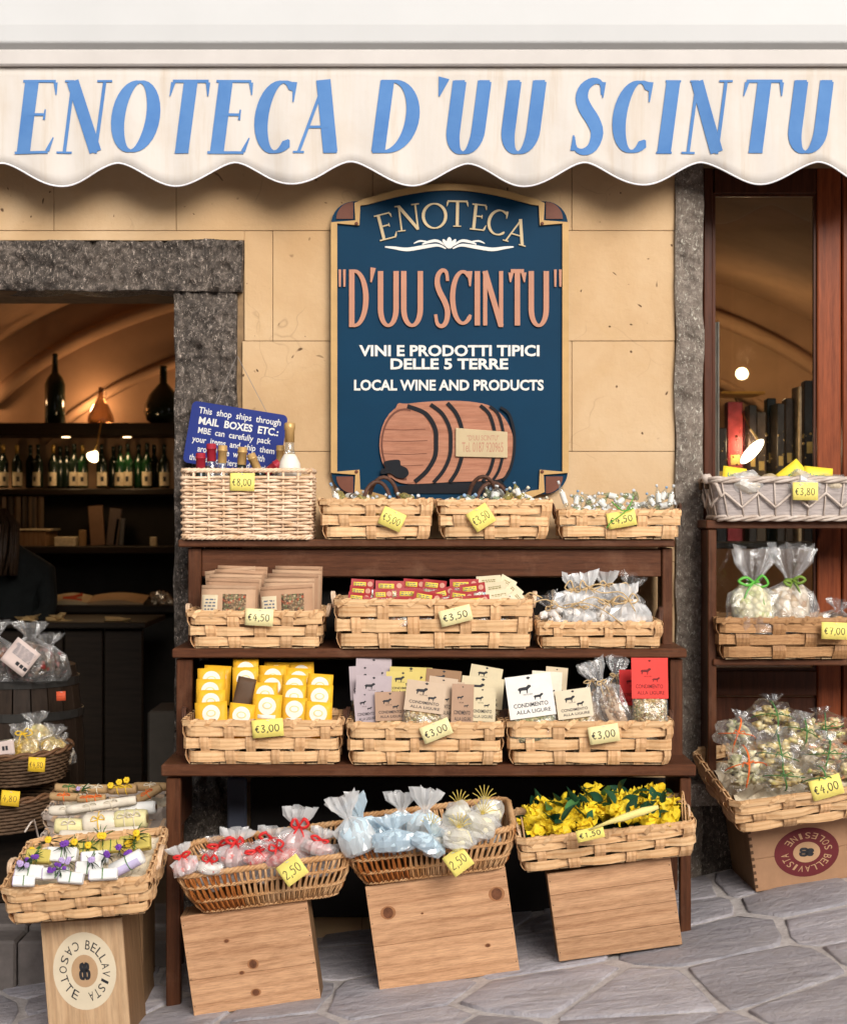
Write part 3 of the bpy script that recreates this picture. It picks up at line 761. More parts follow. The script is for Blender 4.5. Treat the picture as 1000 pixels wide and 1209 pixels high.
def scal(px):
    ph = (px-2)/137.6
    f = ph - math.floor(ph)
    s_ = math.sin(math.pi*f)
    return 191.5 + 27*(s_**2)**.82 + 1.2*math.sin(px*.013)
m = MB(); NX = 420; pts = [lerp(-420, 1420, i/NX) for i in range(NX+1)]
def vfn(a, b):
    px = lerp(-420, 1420, a); z0 = Z(scal(px), AY); z1 = Z(77, AY); z = lerp(z1, z0, b); x = X(px, AY)
    return (x, AY + wav(x, z), z)
m.slab(vfn, NX, 10, .0015); m.build('valance', MT['cloth'], aw, True)
m = MB(); m.tube([Vector((X(p, AY), AY-.0005+wav(X(p, AY), Z(scal(p), AY)), Z(scal(p), AY))) for p in pts], .0030, 6); m.build('edge_binding', MT['piping'], aw, True)
letters = [('E',15,66),('N',66,128),('O',131,185),('T',192,243),('E',243,297),('C',299,348),('A',346,404),('D',437,494),("'",507,522),('U',523,576),('U',588,641),
           ('S',672,713),('C',722,768),('I',774,800),('N',804,860),('T',869,920),('U',926,980)]
for ch, a, b in letters:
    m = MB(); shear = .13; zz0, zz1 = Z(181, AY), Z(94, AY); dx = shear*(zz1-zz0)
    b2 = b - dx/S(1, AY)*.55
    T_, t_ = .185, .035
    if ch in 'N': T_ = .165
    if ch == "'": T_ = .15
    draw_glyph(m, ch, X(a, AY), X(b2, AY), zz0, zz1, AY-.0026, .0006, T_, t_, shear, True, lambda v: (v[0], v[1]+wav(v[0], v[2]), v[2]))
    m.build('letter', MT['awn_blue'], aw)

# ================================================================== THE BLUE SHOP SIGN
MT['sign_blue'] = mat('deep_petrol_blue_paint', (.0005,.030,.070), .55, .10, 3, .03, 60, spec=.12)
MT['sign_gold'] = mat('ochre_gold_paint', (.50,.31,.125), .5, .1, 12, .05, 80)
MT['sign_brown'] = mat('brown_paint', (.15,.052,.032), .5, .15, 12, .05, 80)
MT['salmon'] = mat('salmon_paint', (.44,.21,.135), .5, .06, 12, .05, 80)
MT['sand'] = mat('sand_coloured_paint', (.50,.39,.235), .5, .06, 12, .05, 80)
MT['white_p'] = mat('white_paint', (.66,.65,.61), .5, .03, 12, .03, 80)
MT['barrelwood'] = woodmat('painted_barrel_staves', (.30,.11,.06), (.43,.20,.125), 'x', .55, .8, orand=.05)
MT['black_p'] = mat('black_paint', (.008,.009,.013), .7, .2, 12, .05, 80)
SY = -.035
sg = thing('hanging_shop_sign', 'large blue arched wine shop sign with gold border, lettering and painted barrel', 'sign')
def q(px, py): return (X(px, SY), Z(py, SY))
def frame_line(d=0):
    # inner gold border centre line, top half then mirrored
    L_, R_, NX_ = 398-d*0+0, 665, 24
    pts = []
    xl, xr, yt = 394.5, 667.5, 263
    a = [(422 + 217.5*i/20, 241 - 20.5*math.sin(math.pi*i/20)) for i in range(21)]
    top = [(xl, 410), (xl, yt), (422, yt)] + a + [(639.5, yt), (xr, yt), (xr, 410)]
    bot = [(xr, 820.5-yt), (639.5, 820.5-yt)] + [(x, 820.5-y) for x, y in a[::-1]] + [(422, 820.5-yt), (xl, 820.5-yt)]
    return [q(x, y) for x, y in top + bot]
fl = frame_line()
cxs, czs = X(532, SY), Z(413, SY)
# back board with rounded ears
def ear(cx, cy, a0, a1, r=27): return [(cx + r*math.cos(R(a0+(a1-a0)*i/8)), cy - r*math.sin(R(a0+(a1-a0)*i/8))) for i in range(9)]
ol = ear(418, 264, 180, 92) + [(424 + 214*i/20, 237 - 20.5*math.sin(math.pi*i/20)) for i in range(21)] + ear(643.5, 264, 88, 0)
ol2 = [(x, 820.5-y) for x, y in ol[::-1]]
m = MB(); m.prism([q(x, y) for x, y in ol+ol2][::-1], SY+.004, -.004); m.build('board', MT['sign_blue'], sg)
m = MB(); m.stroke(fl, [S(7.5, SY)]*len(fl), SY-.006, SY+.0035, True); m.build('border', MT['sign_gold'], sg)
for (cx, cy, a0, a1) in ((417, 258, 180, 90), (644.5, 258, 90, 0), (417, 562.5, 270, 180), (644.5, 562.5, 360, 270)):
    m = MB(); r = 20; pp = [(cx, cy)] + [(cx + r*math.cos(R(lerp(a0, a1, i/8))), cy - r*math.sin(R(lerp(a0, a1, i/8)))) for i in range(9)]
    m.prism([q(x, y) for x, y in pp], SY-.001, SY+.0035); m.build('corner_quadrant', MT['sign_brown'], sg)
for (x, y) in ((421, 264), (640, 264), (421, 557), (640, 557)):
    m = MB(); xx, zz = q(x, y); m.lathe([(.0055, 0), (.0055, .003), (.003, .005)], 10, Matrix.Translation((xx, SY-.006, zz)) @ Matrix.Rotation(R(90), 4, 'X')); m.build('screw', MT['sign_brown'], sg)
# ENOTECA on an arc
for ch, px, py, rot, w in (('E',455,267,14,22),('N',482,256.5,7,29),('O',513,254.5,2,31),('T',540,252,-1,25),('E',565,256,-6,19),('C',587,262,-11,24),('A',611,273,-16,28)):
    m = MB(); hh = S(31 if ch != 'A' else 30, SY); ww = S(w, SY)
    draw_glyph(m, ch, -ww/2, ww/2, -hh/2, hh/2, 0, .005, .115, .05)
    MM = Matrix.Translation((X(px, SY), SY+.0036, Z(py, SY))) @ Matrix.Rotation(R(-rot), 4, 'Y'); m.v = [tuple(MM @ Vector(v)) for v in m.v]
    m.build('letter', MT['sand'], sg)
# flourish
m = MB()
for sgn in (1, -1):
    def fq(x, y): return q(530.5 + sgn*x, y)
    for pts, w0 in (([(4,293),(14,289),(30,291),(50,294),(66,292),(76,291)], 4.2), ([(4,290),(14,284),(24,285),(32,288)], 3.2), ([(22,286),(34,284),(42,287)], 2)):
        p = sm([fq(*a) for a in pts], 5); k = len(p); m.stroke(p, [S(w0, SY)*(math.sin(math.pi*(i+.6)/(k+.2))*.8+.25) for i in range(k)], SY+.0022-w0*.0002-.0003*(sgn+1), SY+.0034)
for a in (-30, 0, 30):
    cxp, cyp = 530.5 + a*.13, 286 + abs(a)*.05
    pl = [(X(cxp + math.cos(t)*3.2*math.cos(R(a)) - math.sin(t)*6.5*math.sin(R(-a)), SY), Z(cyp - math.sin(t)*6.5*math.cos(R(a)) , SY)) for t in [2*math.pi*i/12 for i in range(12)]]
    m.prism(pl, SY-.0004-abs(a)*.00002-a*.00001, SY+.003)
m.build('flourish', MT['white_p'], sg)
for ch, a, b in (('"',399,409),('D',411,435),("'",436,443),('U',444,473),('U',471,502),('S',513,531),('C',532,557),('I',559,568),('N',568,596),('T',602.5,619),('U',622,650),('"',653,664)):
    m = MB(); T_ = .094; t_ = .055
    draw_glyph(m, ch, X(a, SY), X(b, SY), Z(386 if ch not in 'C' else 384, SY), Z(318, SY), SY+.0036, .0075, T_, t_, .0, False)
    m.build('letter', MT['salmon'], sg)
for s_, a, b, y0, y1 in (('VINI E PRODOTTI TIPICI',424,637,407,420.5),('DELLE 5 TERRE',461,600,423,436),('LOCAL WINE AND PRODUCTS',418,642,448,461)):
    m = MB(); text(m, s_, X(a,SY), X(b,SY), Z(y1,SY), Z(y0,SY), SY+.0015, .032); m.build('lettering', MT['white_p'], sg)
# barrel relief
def bpx(x, y): return (370 + x/2.948, 200 + y/2.948)     # traced in an enlarged crop
cut = [(285,835),(330,815),(480,805),(590,815),(640,840),(675,880),(697,940),(697,1000),(675,1050),(640,1080),(480,1088),(330,1095),(285,1080),(255,1040)]
body = sm([bpx(*p) for p in cut], 4, True)
m = MB(); m.prism([q(*p) for p in body][::-1], SY-.004, SY+.003); m.build('barrel_body', MT['barrelwood'], sg)
hd = [bpx(322 + 92*math.cos(t), 957 - 137*math.sin(t)) for t in [2*math.pi*i/28 for i in range(28)]]
m = MB(); m.prism([q(*p) for p in hd], SY-.0065, SY+.001); m.build('barrel_head', MT['barrelwood'], sg)
m = MB(); hr = [bpx(318 + 80*math.cos(t), 957 - 122*math.sin(t)) for t in [R(75 + 200*i/24) for i in range(25)]]
m.stroke([q(*p) for p in hr], [S(2.4, SY)]*25, SY-.0075, SY-.006); m.build('head_rim', MT['sign_brown'], sg)
m = MB()
for k_, (dy_) in enumerate((905, 945, 990, 1030)):
    w_ = 78*math.sqrt(max(.05, 1-((dy_-957)/122)**2)); m.stroke([q(*bpx(320-w_, dy_)), q(*bpx(320, dy_+2)), q(*bpx(320+w_, dy_-1))], [S(.8,SY)]*3, SY-.0072, SY-.006)
m.build('head_board_joints', MT['sign_brown'], sg)
m = MB()
for (x0, xm, w0) in ((345, 427, 5.2), (412, 478, 4.4), (470, 520, 4.6), (585, 632, 4.0), (618, 662, 3.4), (655, 700, 3.2)):
    yt_ = 806 + abs(x0-480)*.09; yb_ = 1090 - abs(x0-430)*.03
    pts = [(x0-18 if x0 < 400 else x0-4, yt_+6), (lerp(x0,xm,.55), 850), (xm-4, 900), (xm, 950), (xm-4, 1000), (lerp(x0,xm,.6), 1050), (lerp(x0,xm,.1), yb_)]
    p = sm([q(*bpx(*a)) for a in pts], 5); m.stroke(p, [S(w0, SY)]*len(p), SY-.0078, SY-.003)
m.build('hoop', MT['black_p'], sg)
m = MB(); m.prism([q(*bpx(*p)) for p in ((280,1105),(350,1095),(372,1068),(470,1068),(500,1090),(560,1090),(600,1075),(650,1078),(690,1128),(280,1128))][::-1], SY-.002, SY+.0032); m.build('cradle', MT['black_p'], sg)
m = MB(); m.prism([q(*bpx(*p)) for p in sm([(245,1020),(270,1012),(300,1012),(305,1030),(325,1040),(332,1060),(315,1075),(290,1072),(268,1058),(236,1060),(238,1042),(252,1040)], 3, True)][::-1], SY-.016, SY-.004); m.build('tap', MT['black_p'], sg)
m = MB(); m.prism([q(*p) for p in [bpx(x, y) for x, y in ((495,900),(675,914),(675,1004),(495,1000))]][::-1], SY-.0135, SY-.003)
bevel(m.build('name_plate', MT['sand'], sg), .0015)
m = MB(); MM = Matrix.Rotation(R(1.5), 4, 'Y')
text(m, '"D\'UU SCINTU"', *[X(bpx(v,0)[0], SY) for v in (535, 645)], Z(bpx(0,944)[1], SY), Z(bpx(0,925)[1], SY), SY-.0138, .004)
text(m, 'Tel. 0187 920965', *[X(bpx(v,0)[0], SY) for v in (517, 660)], Z(bpx(0,984)[1], SY), Z(bpx(0,950)[1], SY), SY-.0138, .0)
m.build('plate_lettering', MT['salmon'], sg)

# ================================================================== small blue sign on a string
bs = thing('small_hanging_sign', 'small blue notice with white lettering hung askew on a string above the bottle hamper', 'notice', P(278, 518, -.06), (R(-4), R(9), 0))
k_ = S(1, -.06)
m = MB()
def rrpoly(w, h, r, n=5):
    out = []
    for cx, cz, a0 in ((w-r, h-r, 0), (-w+r, h-r, 90), (-w+r, -h+r, 180), (w-r, -h+r, 270)):
        out += [(cx+r*math.cos(R(a0+90*i/n)), cz+r*math.sin(R(a0+90*i/n))) for i in range(n+1)]
    return out
m.prism(rrpoly(57*k_, 37*k_, 6*k_), -.003, .0)
m.build('plate', mat('royal_blue_enamel', (.008,.022,.17), .5, .1, 5, .02, 40), bs)
m = MB()
for s_, a, b_, zb, cp, of in (('This  shop  ships  through',-48,50,23,8,.012),('MAIL  BOXES  ETC.:',-46,49,10.5,9,.03),('MBE  can  carefully  pack',-45,42,-.5,7.6,.012),('your  items  and  ship  them',-50,48,-11.5,7.6,.012),('around  the  world  with',-42,38,-22,7.6,.012),('the  best  couriers  and  carriers',-50,50,-33,7.4,.010)):
    text2(m, s_, a*k_, b_*k_, zb*k_, cp*k_, -.0034, of)
m.build('lettering', MT['white_p'], bs)
m = MB(); top = Matrix.Translation(-bs.location) ; 
inv = bs.matrix_basis.inverted() if False else (Matrix.Translation(bs.location) @ Euler((R(-4), R(9), 0)).to_matrix().to_4x4()).inverted()
nail = inv @ P(280, 421, -.034)
m.tube([(-30*k_, -.001, 36*k_), (nail.x-.002, nail.y-.002, nail.z), (nail.x, nail.y-.004, nail.z+.002), (nail.x+.002, nail.y-.002, nail.z), (32*k_, -.001, 36*k_)], .0011, 5)
m.build('string', plain('grey_string', (.25,.22,.2)), bs)
m = MB(); pn = P(280, 421, 0); m.tube([(pn.x, -.045, pn.z+.002), (pn.x, .01, pn.z)], .0022, 6)
solo('nail', m, plain('rusty_iron', (.06,.035,.025)), 'rusty nail in the stone jamb holding the string of the small blue notice', 'nail')
# ================================================================== INTERIOR CONTENTS
def shelfboard(name, label, px0, px1, py_top, py_bot, y0, y1, mt, cat='shelf'):
    m = MB(); m.cbox(X(px0, y0), X(px1, y0), y0, y1, Z(py_bot, y0), Z(py_top, y0), .004)
    return solo(name, m, mt, label, cat)
BY = 3.95
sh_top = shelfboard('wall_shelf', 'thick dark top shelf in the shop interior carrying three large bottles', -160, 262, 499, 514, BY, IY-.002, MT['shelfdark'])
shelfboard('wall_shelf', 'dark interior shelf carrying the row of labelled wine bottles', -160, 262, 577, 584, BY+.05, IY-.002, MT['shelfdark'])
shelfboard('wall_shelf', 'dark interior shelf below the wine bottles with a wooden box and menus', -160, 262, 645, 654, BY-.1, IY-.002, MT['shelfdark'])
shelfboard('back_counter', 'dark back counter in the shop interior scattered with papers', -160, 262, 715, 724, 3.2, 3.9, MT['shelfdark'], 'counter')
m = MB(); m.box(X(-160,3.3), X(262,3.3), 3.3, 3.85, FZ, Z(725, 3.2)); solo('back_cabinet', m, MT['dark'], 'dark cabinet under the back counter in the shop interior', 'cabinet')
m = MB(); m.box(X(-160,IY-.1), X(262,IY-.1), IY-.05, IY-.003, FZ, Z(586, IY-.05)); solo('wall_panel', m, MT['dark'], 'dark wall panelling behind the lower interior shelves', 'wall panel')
m = MB(); m.cbox(X(-160,2.3), X(172,2.3), 2.3, 2.9, Z(742, 2.3), Z(735, 2.3), .004)
cn = thing('shop_counter', 'dark wooden serving counter inside the doorway with loose papers on top', 'counter')
m.build('worktop', MT['shelfdark'], cn)
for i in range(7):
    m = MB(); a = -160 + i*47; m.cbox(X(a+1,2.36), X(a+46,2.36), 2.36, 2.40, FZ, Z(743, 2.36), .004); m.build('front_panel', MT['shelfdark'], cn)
MT['bottle_dark'] = mat('dark_green_bottle_glass', (.008,.014,.009), .08, .1, 5, 0, coat=.6)
MT['bottle_green'] = mat('green_bottle_glass', (.006,.028,.009), .08, .1, 5, 0, coat=.6)
MT['label_cream'] = mat('cream_bottle_label', (.62,.52,.36), .6, .2, 60, .02, 60)
MT['gold_foil'] = mat('gold_capsule_foil', (.55,.34,.10), .35, .15, 20, .05, 80, metal=.7)
MT['red_foil'] = mat('dark_red_capsule_foil', (.34,.02,.035), .38, .15, 20, .05, 80, coat=.2)
def bprof(h, r, neck=.28, nr=.36):
    return [(r*.9, 0), (r, .008), (r, h*(1-neck-.16)), (r*.9, h*(1-neck-.09)), (r*nr*1.35, h*(1-neck)), (r*nr, h*(1-neck*.8)), (r*nr, h*.985), (r*nr*.6, h)]
def wine_bottle(px, y, h, r, glass, cap, label, labels=True, grp=None, base=576):
    b = thing('wine_bottle', label, 'bottle', P(px, base, y), (0,0,u(-.5,.5)), grp)
    MB().lathe(bprof(h, r), 14).build('glass', glass, b, True)
    MB().lathe([(r*.39, h*.80), (r*.40, h*.99), (r*.3, h*1.002)], 10).build('capsule', cap, b, True)
    if labels:
        m = MB(); m.grid(lambda a, c: ((r+.0008)*math.sin(lerp(-1.1,1.1,a)), -(r+.0008)*math.cos(lerp(-1.1,1.1,a)), lerp(.012, h*.36, c)), 8, 1); m.build('label', MT['label_cream'], b, True)
        m = MB(); m.box(-.008, .008, -r-.0016, -r-.001, h*.15, h*.26); m.build('label_emblem', MT['ink'], b)
    return b
ords = ['first','second','third','fourth','fifth','sixth','seventh','eighth','ninth','tenth','eleventh','twelfth','thirteenth','fourteenth','fifteenth','sixteenth','seventeenth','eighteenth','nineteenth','twentieth']
bx_ = [4,20,36,45,63,71,79,88,98,120,134,142,151,164,174,182,194]
for i, p_ in enumerate(bx_):
    lab = i not in (2, 5, 6, 10, 13, 15)
    wine_bottle(p_, BY+.18 + (0 if lab else .06), S(u(49,53), BY+.18), S(6.2, BY+.18), MT['bottle_green'] if i in (8,11,12,14,13) else MT['bottle_dark'],
        MT['gold_foil'] if i in (0,1,4,8) else MT['bottle_dark'], 'wine bottle %s, %s from the left in the interior shelf row' % ('with a cream label' if lab else 'showing no label', ords[i]), lab, 'wine bottles on the interior shelf')
# big bottles on top shelf
m = MB(); k_ = S(1, 4.1); m.lathe([(11*k_,0),(12*k_,1*k_),(12*k_,46*k_),(9*k_,54*k_),(4.2*k_,60*k_),(3.4*k_,66*k_),(3.2*k_,80*k_),(3.6*k_,81*k_),(2.5*k_,83*k_)], 20)
solo('large_bottle', m, MT['bottle_dark'], 'tall straight sided dark bottle on the top interior shelf, left of the clear flask', 'bottle', None, P(65, 500, 4.1), smooth=True)
fl_ = thing('glass_flask', 'small clear glass flask with a ring handle on the top interior shelf', 'flask', P(119, 500, 4.1))
m = MB(); m.lathe([(14*k_,0),(16*k_,3*k_),(15*k_,9*k_),(10*k_,20*k_),(5*k_,28*k_),(2.8*k_,34*k_),(2.6*k_,42*k_),(3.2*k_,43*k_)], 20); m.build('body', cello('brown_tinted_glass', (.55,.42,.30), .12, .03, .05), fl_, True)
m = MB(); m.tube([(2.5*k_+4*k_*math.sin(t), 0, 35*k_-5*k_*math.cos(t)) for t in [math.pi*i/10 for i in range(11)]], 1.0*k_, 6); m.build('handle', MT['glass'], fl_, True)
m = MB(); m.lathe([(14*k_,0),(20*k_,4*k_),(23*k_,14*k_),(22*k_,22*k_),(17*k_,34*k_),(9*k_,43*k_),(4.6*k_,48*k_),(4.2*k_,66*k_),(4.6*k_,68*k_)], 24)
solo('demijohn', m, MT['bottle_dark'], 'round bellied dark demijohn on the top interior shelf beside the door jamb', 'demijohn', None, P(193, 500, 4.1), smooth=True)
# shelf clutter
def boxthing(name, label, cat, px0, px1, py0, py1, y, dy, mt, lid=None):
    t = thing(name, label, cat, P((px0+px1)/2, py1, y)); w = S(px1-px0, y)/2; h = S(py1-py0, y)
    m = MB(); m.cbox(-w, w, 0, dy, 0, h, .002); m.build('body', mt, t)
    if lid: m = MB(); m.cbox(-w-.01, w+.02, -.01, dy, h+.001, h+.012, .002); m.build('lid', lid, t)
    return t
BW = MT['pine_dark']
boxthing('wooden_box', 'shallow wooden box with pale papers on top, left end of the lower interior shelf', 'box', -10, 54, 627, 645, 3.9, .3, BW, MT['label_cream'])
boxthing('paper_box', 'small cream box beside the wooden box on the interior shelf', 'box', 64, 88, 634, 645, 3.86, .1, MT['label_cream'])
boxthing('small_tin', 'narrow upright tan tin on the interior shelf', 'tin', 93, 100, 626, 645, 3.9, .05, plain('tan_tin', (.25,.15,.07)))
boxthing('small_tin', 'little cream tin under the dark lamp shade near the door jamb', 'tin', 177, 184, 634, 645, 3.9, .05, MT['label_cream'])
for i, (p0, p1, a, b, c) in enumerate(((107,124,597,644,(.22,.13,.08)),(125,139,600,644,(.12,.09,.08)),(133,137,612,644,(.3,.28,.28)),(140,145,612,644,(.1,.1,.11)))):
    t = boxthing('menu_holder' if i > 1 else 'paper_bag', ['brown rounded paper bag leaning on the interior shelf','dark paper bag behind the brown one on the interior shelf','pale upright menu on the interior shelf','dark upright menu beside the pale one on the interior shelf'][i], ['bag','bag','menu','menu'][i], p0, p1, a, b, 4.0, .03, plain('clutter%d' % i, c)); t.rotation_euler = (0, R([-4,6,8,5][i]), 0)
for i in range(5):
    m = MB(); m.slab(lambda a, c: (lerp(-.04,.04,a), .012*math.sin(a*9+i), -lerp(0,.20,c)*(1+.15*math.sin(a*5+i))), 6, 5, .004)
    solo('hanging_cloth', m, plain('dim_cloth%d' % (i % 2), [(.14,.10,.07),(.05,.04,.035)][i % 2]), 'small dark cloth hanging under the bottle shelf, %s from the left' % ords[i], 'cloth', 'cloths hanging under the bottle shelf', P(3+i*10, 586, 4.05))
# counter papers
for (px, py, w, d, c, lb) in ((80, 714.5, 46, .16, (.45,.33,.18), 'cream papers beside the red tool on the back counter'), (136, 714.5, 66, .2, (.42,.26,.13), 'large tan folded sheet on the back counter')):
    m = MB(); m.slab(lambda a, c_: (S(lerp(-w/2,w/2,a),3.3), lerp(0,d,c_), .012+.012*math.sin(a*3.3)+.004*c_), 8, 3, .0)
    m2 = MB(); m2.grid(lambda a, c_: (S(lerp(-w/2,w/2,a),3.3), lerp(0,d,c_), .012+.014*math.sin(a*3.3)+.03*c_), 8, 3); m2.grid(lambda a, c_: (S(lerp(-w/2,w/2,a),3.3), 0, lerp(.002,.012+.014*math.sin(a*3.3), c_)), 8, 1)
    solo('paper_sheet', m2, plain('paper_%d' % px, c), lb, 'paper', None, P(px, py, 3.25), smooth=True)
t = thing('secateurs', 'red handled tool lying on the papers of the back counter', 'tool', P(86, 711, 3.28) + Vector((0,0,.01)))
m = MB(); m.tube([(-.05,0,.01),(0,0,.016),(.05,0,.03)], .009, 6); m.build('handle', plain('orange_red_plastic', (.65,.09,.03)), t); m = MB(); m.tube([(-.05,0,.012),(0,0,.006),(.045,0,-.002)], .009, 6); m.build('handle', plain('orange_red_plastic', (.65,.09,.03)), t)
m = MB()
for i in range(12): m.blob((u(-.05,.05), u(0,.08), u(.01,.05)), u(.015,.025), 7, 5, .8, i)
solo('foil_wrapper', m, mat('crumpled_pale_foil', (.7,.55,.38), .25, .2, 30, .3, 60, metal=.5), 'crumpled pale foil on the back counter next to the door jamb', 'wrapper', None, P(190, 715, 3.25))
for i, (px, lb) in enumerate(((34, 'crumpled yellow paper on the serving counter near the clerk'), (64, 'crumpled cream paper on the serving counter'), (136, 'flat tan paper on the serving counter'))):
    m = MB(); m.blob((0,.05,.008), (.05+.02*(i==2), .04, .018-.008*(i==2)), 9, 6, 1.2, i*5); solo('crumpled_paper', m, plain('warm_paper', (.45,.30,.13)), lb, 'paper', None, P(px, 735, 2.35))
# clerk leaning over the counter
pr = thing('person', 'person in dark clothing leaning over the serving counter inside the shop', 'person', P(18, 735, 2.75))
me = bpy.data.meshes.new('body')
bv = [(0,0,-.35),(0,-.02,-.10),(.02,-.05,.12),(.02,-.09,.27),(-.02,-.14,.36),(-.04,-.20,.44),(.16,-.06,.24),(.20,-.16,.06),(.14,-.28,.02),(-.16,-.06,.24),(-.22,-.16,.06),(-.16,-.28,.02),(.10,0,-.5),(.11,.02,-.85),(-.10,0,-.5),(-.11,.02,-.85)]
be = [(0,1),(1,2),(2,3),(3,4),(4,5),(3,6),(6,7),(7,8),(3,9),(9,10),(10,11),(0,12),(12,13),(0,14),(14,15)]
me.from_pydata(bv, be, []); bo = bpy.data.objects.new('body', me); COL.objects.link(bo); bo.parent = pr
me.materials.append(mat('black_jumper', (.012,.014,.014), .9, .2, 20, .2, 60))
md = bo.modifiers.new('skin', 'SKIN'); rad = [.14,.13,.14,.13,.06,.095,.075,.05,.035,.075,.05,.035,.09,.06,.09,.06]
for v_, r_ in zip(me.skin_vertices[0].data, rad): v_.radius = (r_, r_*.85)
me.skin_vertices[0].data[0].use_root = True
bo.modifiers.new('smooth', 'SUBSURF').levels = 1; bo.modifiers['smooth'].render_levels = 2
m = MB()
for i in range(60):
    a = u(0, 2*math.pi); bx, by = .1*math.cos(a), .1*math.sin(a)
    m.tube([(-.04+bx*.3, -.18+by*.3, .55), (-.04+bx, -.20+by, .48), (-.05+bx*1.1+u(-.01,.01), -.24+by, .36), (-.05+bx+u(-.02,.02), -.27+by*.8, .24)], .009, 4)
m.build('hair', mat('dark_brown_hair', (.05,.028,.016), .5, .3, 40, .2, 90), pr, True)
face = MB(); face.blob((-.04,-.255,.42), (.05,.05,.075), 12, 8, .1); face.blob((-.04,-.31,.42), (.012,.014,.02), 8, 6, 0)
face.build('face', mat('skin', (.45,.25,.17), .5, .1, 8), pr, True)
# lamps inside the shop
def emis(name, c, s):
    m = bpy.data.materials.new(name); m.use_nodes = True; b = m.node_tree.nodes['Principled BSDF']; b.inputs['Emission Color'].default_value = (*c, 1); b.inputs['Emission Strength'].default_value = s; b.inputs['Base Color'].default_value = (*c,1); return m
MT['bulb'] = emis('lit_warm_bulb', (1,.78,.42), 5); MT['bulb2'] = emis('lit_white_reflector', (1,.86,.62), 5)
def lamp(name, loc, e, col=(1,.62,.30), r=.05, parent=None):
    l = bpy.data.lights.new(name, 'POINT'); l.energy = e; l.color = col; l.shadow_soft_size = r
    o = bpy.data.objects.new(name, l); COL.objects.link(o); o.location = loc; return o
def spotl(loc, e, tilt=(0,0,0), name='spotlight_beam', size=110, col=(1,.66,.34)):
    l = bpy.data.lights.new(name, 'SPOT'); l.energy = e; l.color = col; l.spot_size = R(size); l.spot_blend = .6; l.shadow_soft_size = .04
    o = bpy.data.objects.new(name, l); COL.objects.link(o); o.location = loc; o.rotation_euler = tilt; return o
hl = thing('hanging_lamp', 'small lit reflector lamp in front of the interior wine shelf', 'lamp', P(109, 540, 3.6))
m = MB(); m.lathe([(.004,.05),(.012,.045),(.034,0),(.030,0)], 14, Matrix.Rotation(R(-50), 4, 'X') @ Matrix.Rotation(R(18), 4, 'Y')); m.build('reflector', MT['bulb'], hl, True)
m = MB(); m.tube([(0,.03,.03),(.02,.03,.07),(.03,.10,.20)], .005, 6); m.build('arm', MT['gold_foil'], hl)
lamp('hanging_lamp_light', hl.location + Vector((0,-.06,-.05)), 2)
for p_, pl_ in ((78,'left of the hanging lamp'),(-20,'at the far left'),(150,'right of the hanging lamp')):
    dl = thing('downlight', 'small lit downlight under the top interior shelf, '+pl_, 'lamp', P(p_, 514.5, BY+.09), group='downlights under the top shelf')
    m = MB(); m.lathe([(.034,-.006),(.036,0),(.02,.001)], 14); m.build('ring', MT['gold_foil'], dl); m = MB(); m.lathe([(.024,-.009),(.024,-.007)], 12); m.build('bulb', MT['bulb'], dl)
    spotl(dl.location + Vector((0,0,-.02)), 2.2, (R(8),0,0))
# unseen uplights added to light the vault, behind the bottles on the top shelf
for p_, pl_ in ((-40,'left of the tall bottle'),(110,'behind the clear flask'),(250,'beyond the demijohn')):
    ul = thing('uplight', 'unseen brass uplight added on the top interior shelf, '+pl_, 'lamp', P(p_, 499.5, 4.22), group='added uplights on the top shelf')
    m = MB(); m.lathe([(.02,0),(.03,.012),(.028,.012)], 12); m.build('bowl', MT['gold_foil'], ul); m = MB(); m.lathe([(.02,.008),(.02,.0125)], 10); m.build('bulb', MT['bulb'], ul)
    lamp('vault_fill_light', ul.location + Vector((0,-.08,.09)), 2.3, (1,.58,.28), .03)
# lamps behind the shop window
dsk = thing('disc_lamp', 'brightly lit tilted oval disc lamp behind the shop window glass', 'lamp', P(888, 533, 1.2))
MM = Matrix.Rotation(R(-47), 4, 'Y')
m = MB(); k_ = S(1, 1.2); m.prism(disc_poly(19*k_, 24, 1, .34), -.004, .004, MM); m.build('disc', MT['bulb2'], dsk)
m = MB(); m.tube([MM @ Vector((14*k_, 0, 0)), P(886, 507, 1.2) - dsk.location, P(868, 470, 1.5) - dsk.location], .004, 6); m.build('arm', MT['gold_foil'], dsk)
lamp('disc_lamp_light', dsk.location + Vector((0,.10,.03)), 2.2, (1,.72,.42))
gl_ = thing('wall_lamp', 'round lit wall lamp with a small shelf seen through the shop window', 'lamp', P(876, 441, 3.9))
m = MB(); m.blob((0,0,0), (.036,.036,.034), 14, 9, 0); m.build('globe', MT['bulb'], gl_, True)
m = MB(); m.box(-.12,.12,-.04,.3,-.115,-.10); m.build('bracket', MT['gold_foil'], gl_)
lamp('wall_lamp_light', gl_.location + Vector((0,-.12,.1)), 4, (1,.66,.34))
lamp('room_fill_light', Vector((2.4, 3.6, 1.9)), 7, (1,.62,.30), .12)  # unseen fill light for the room, without a lamp fixture
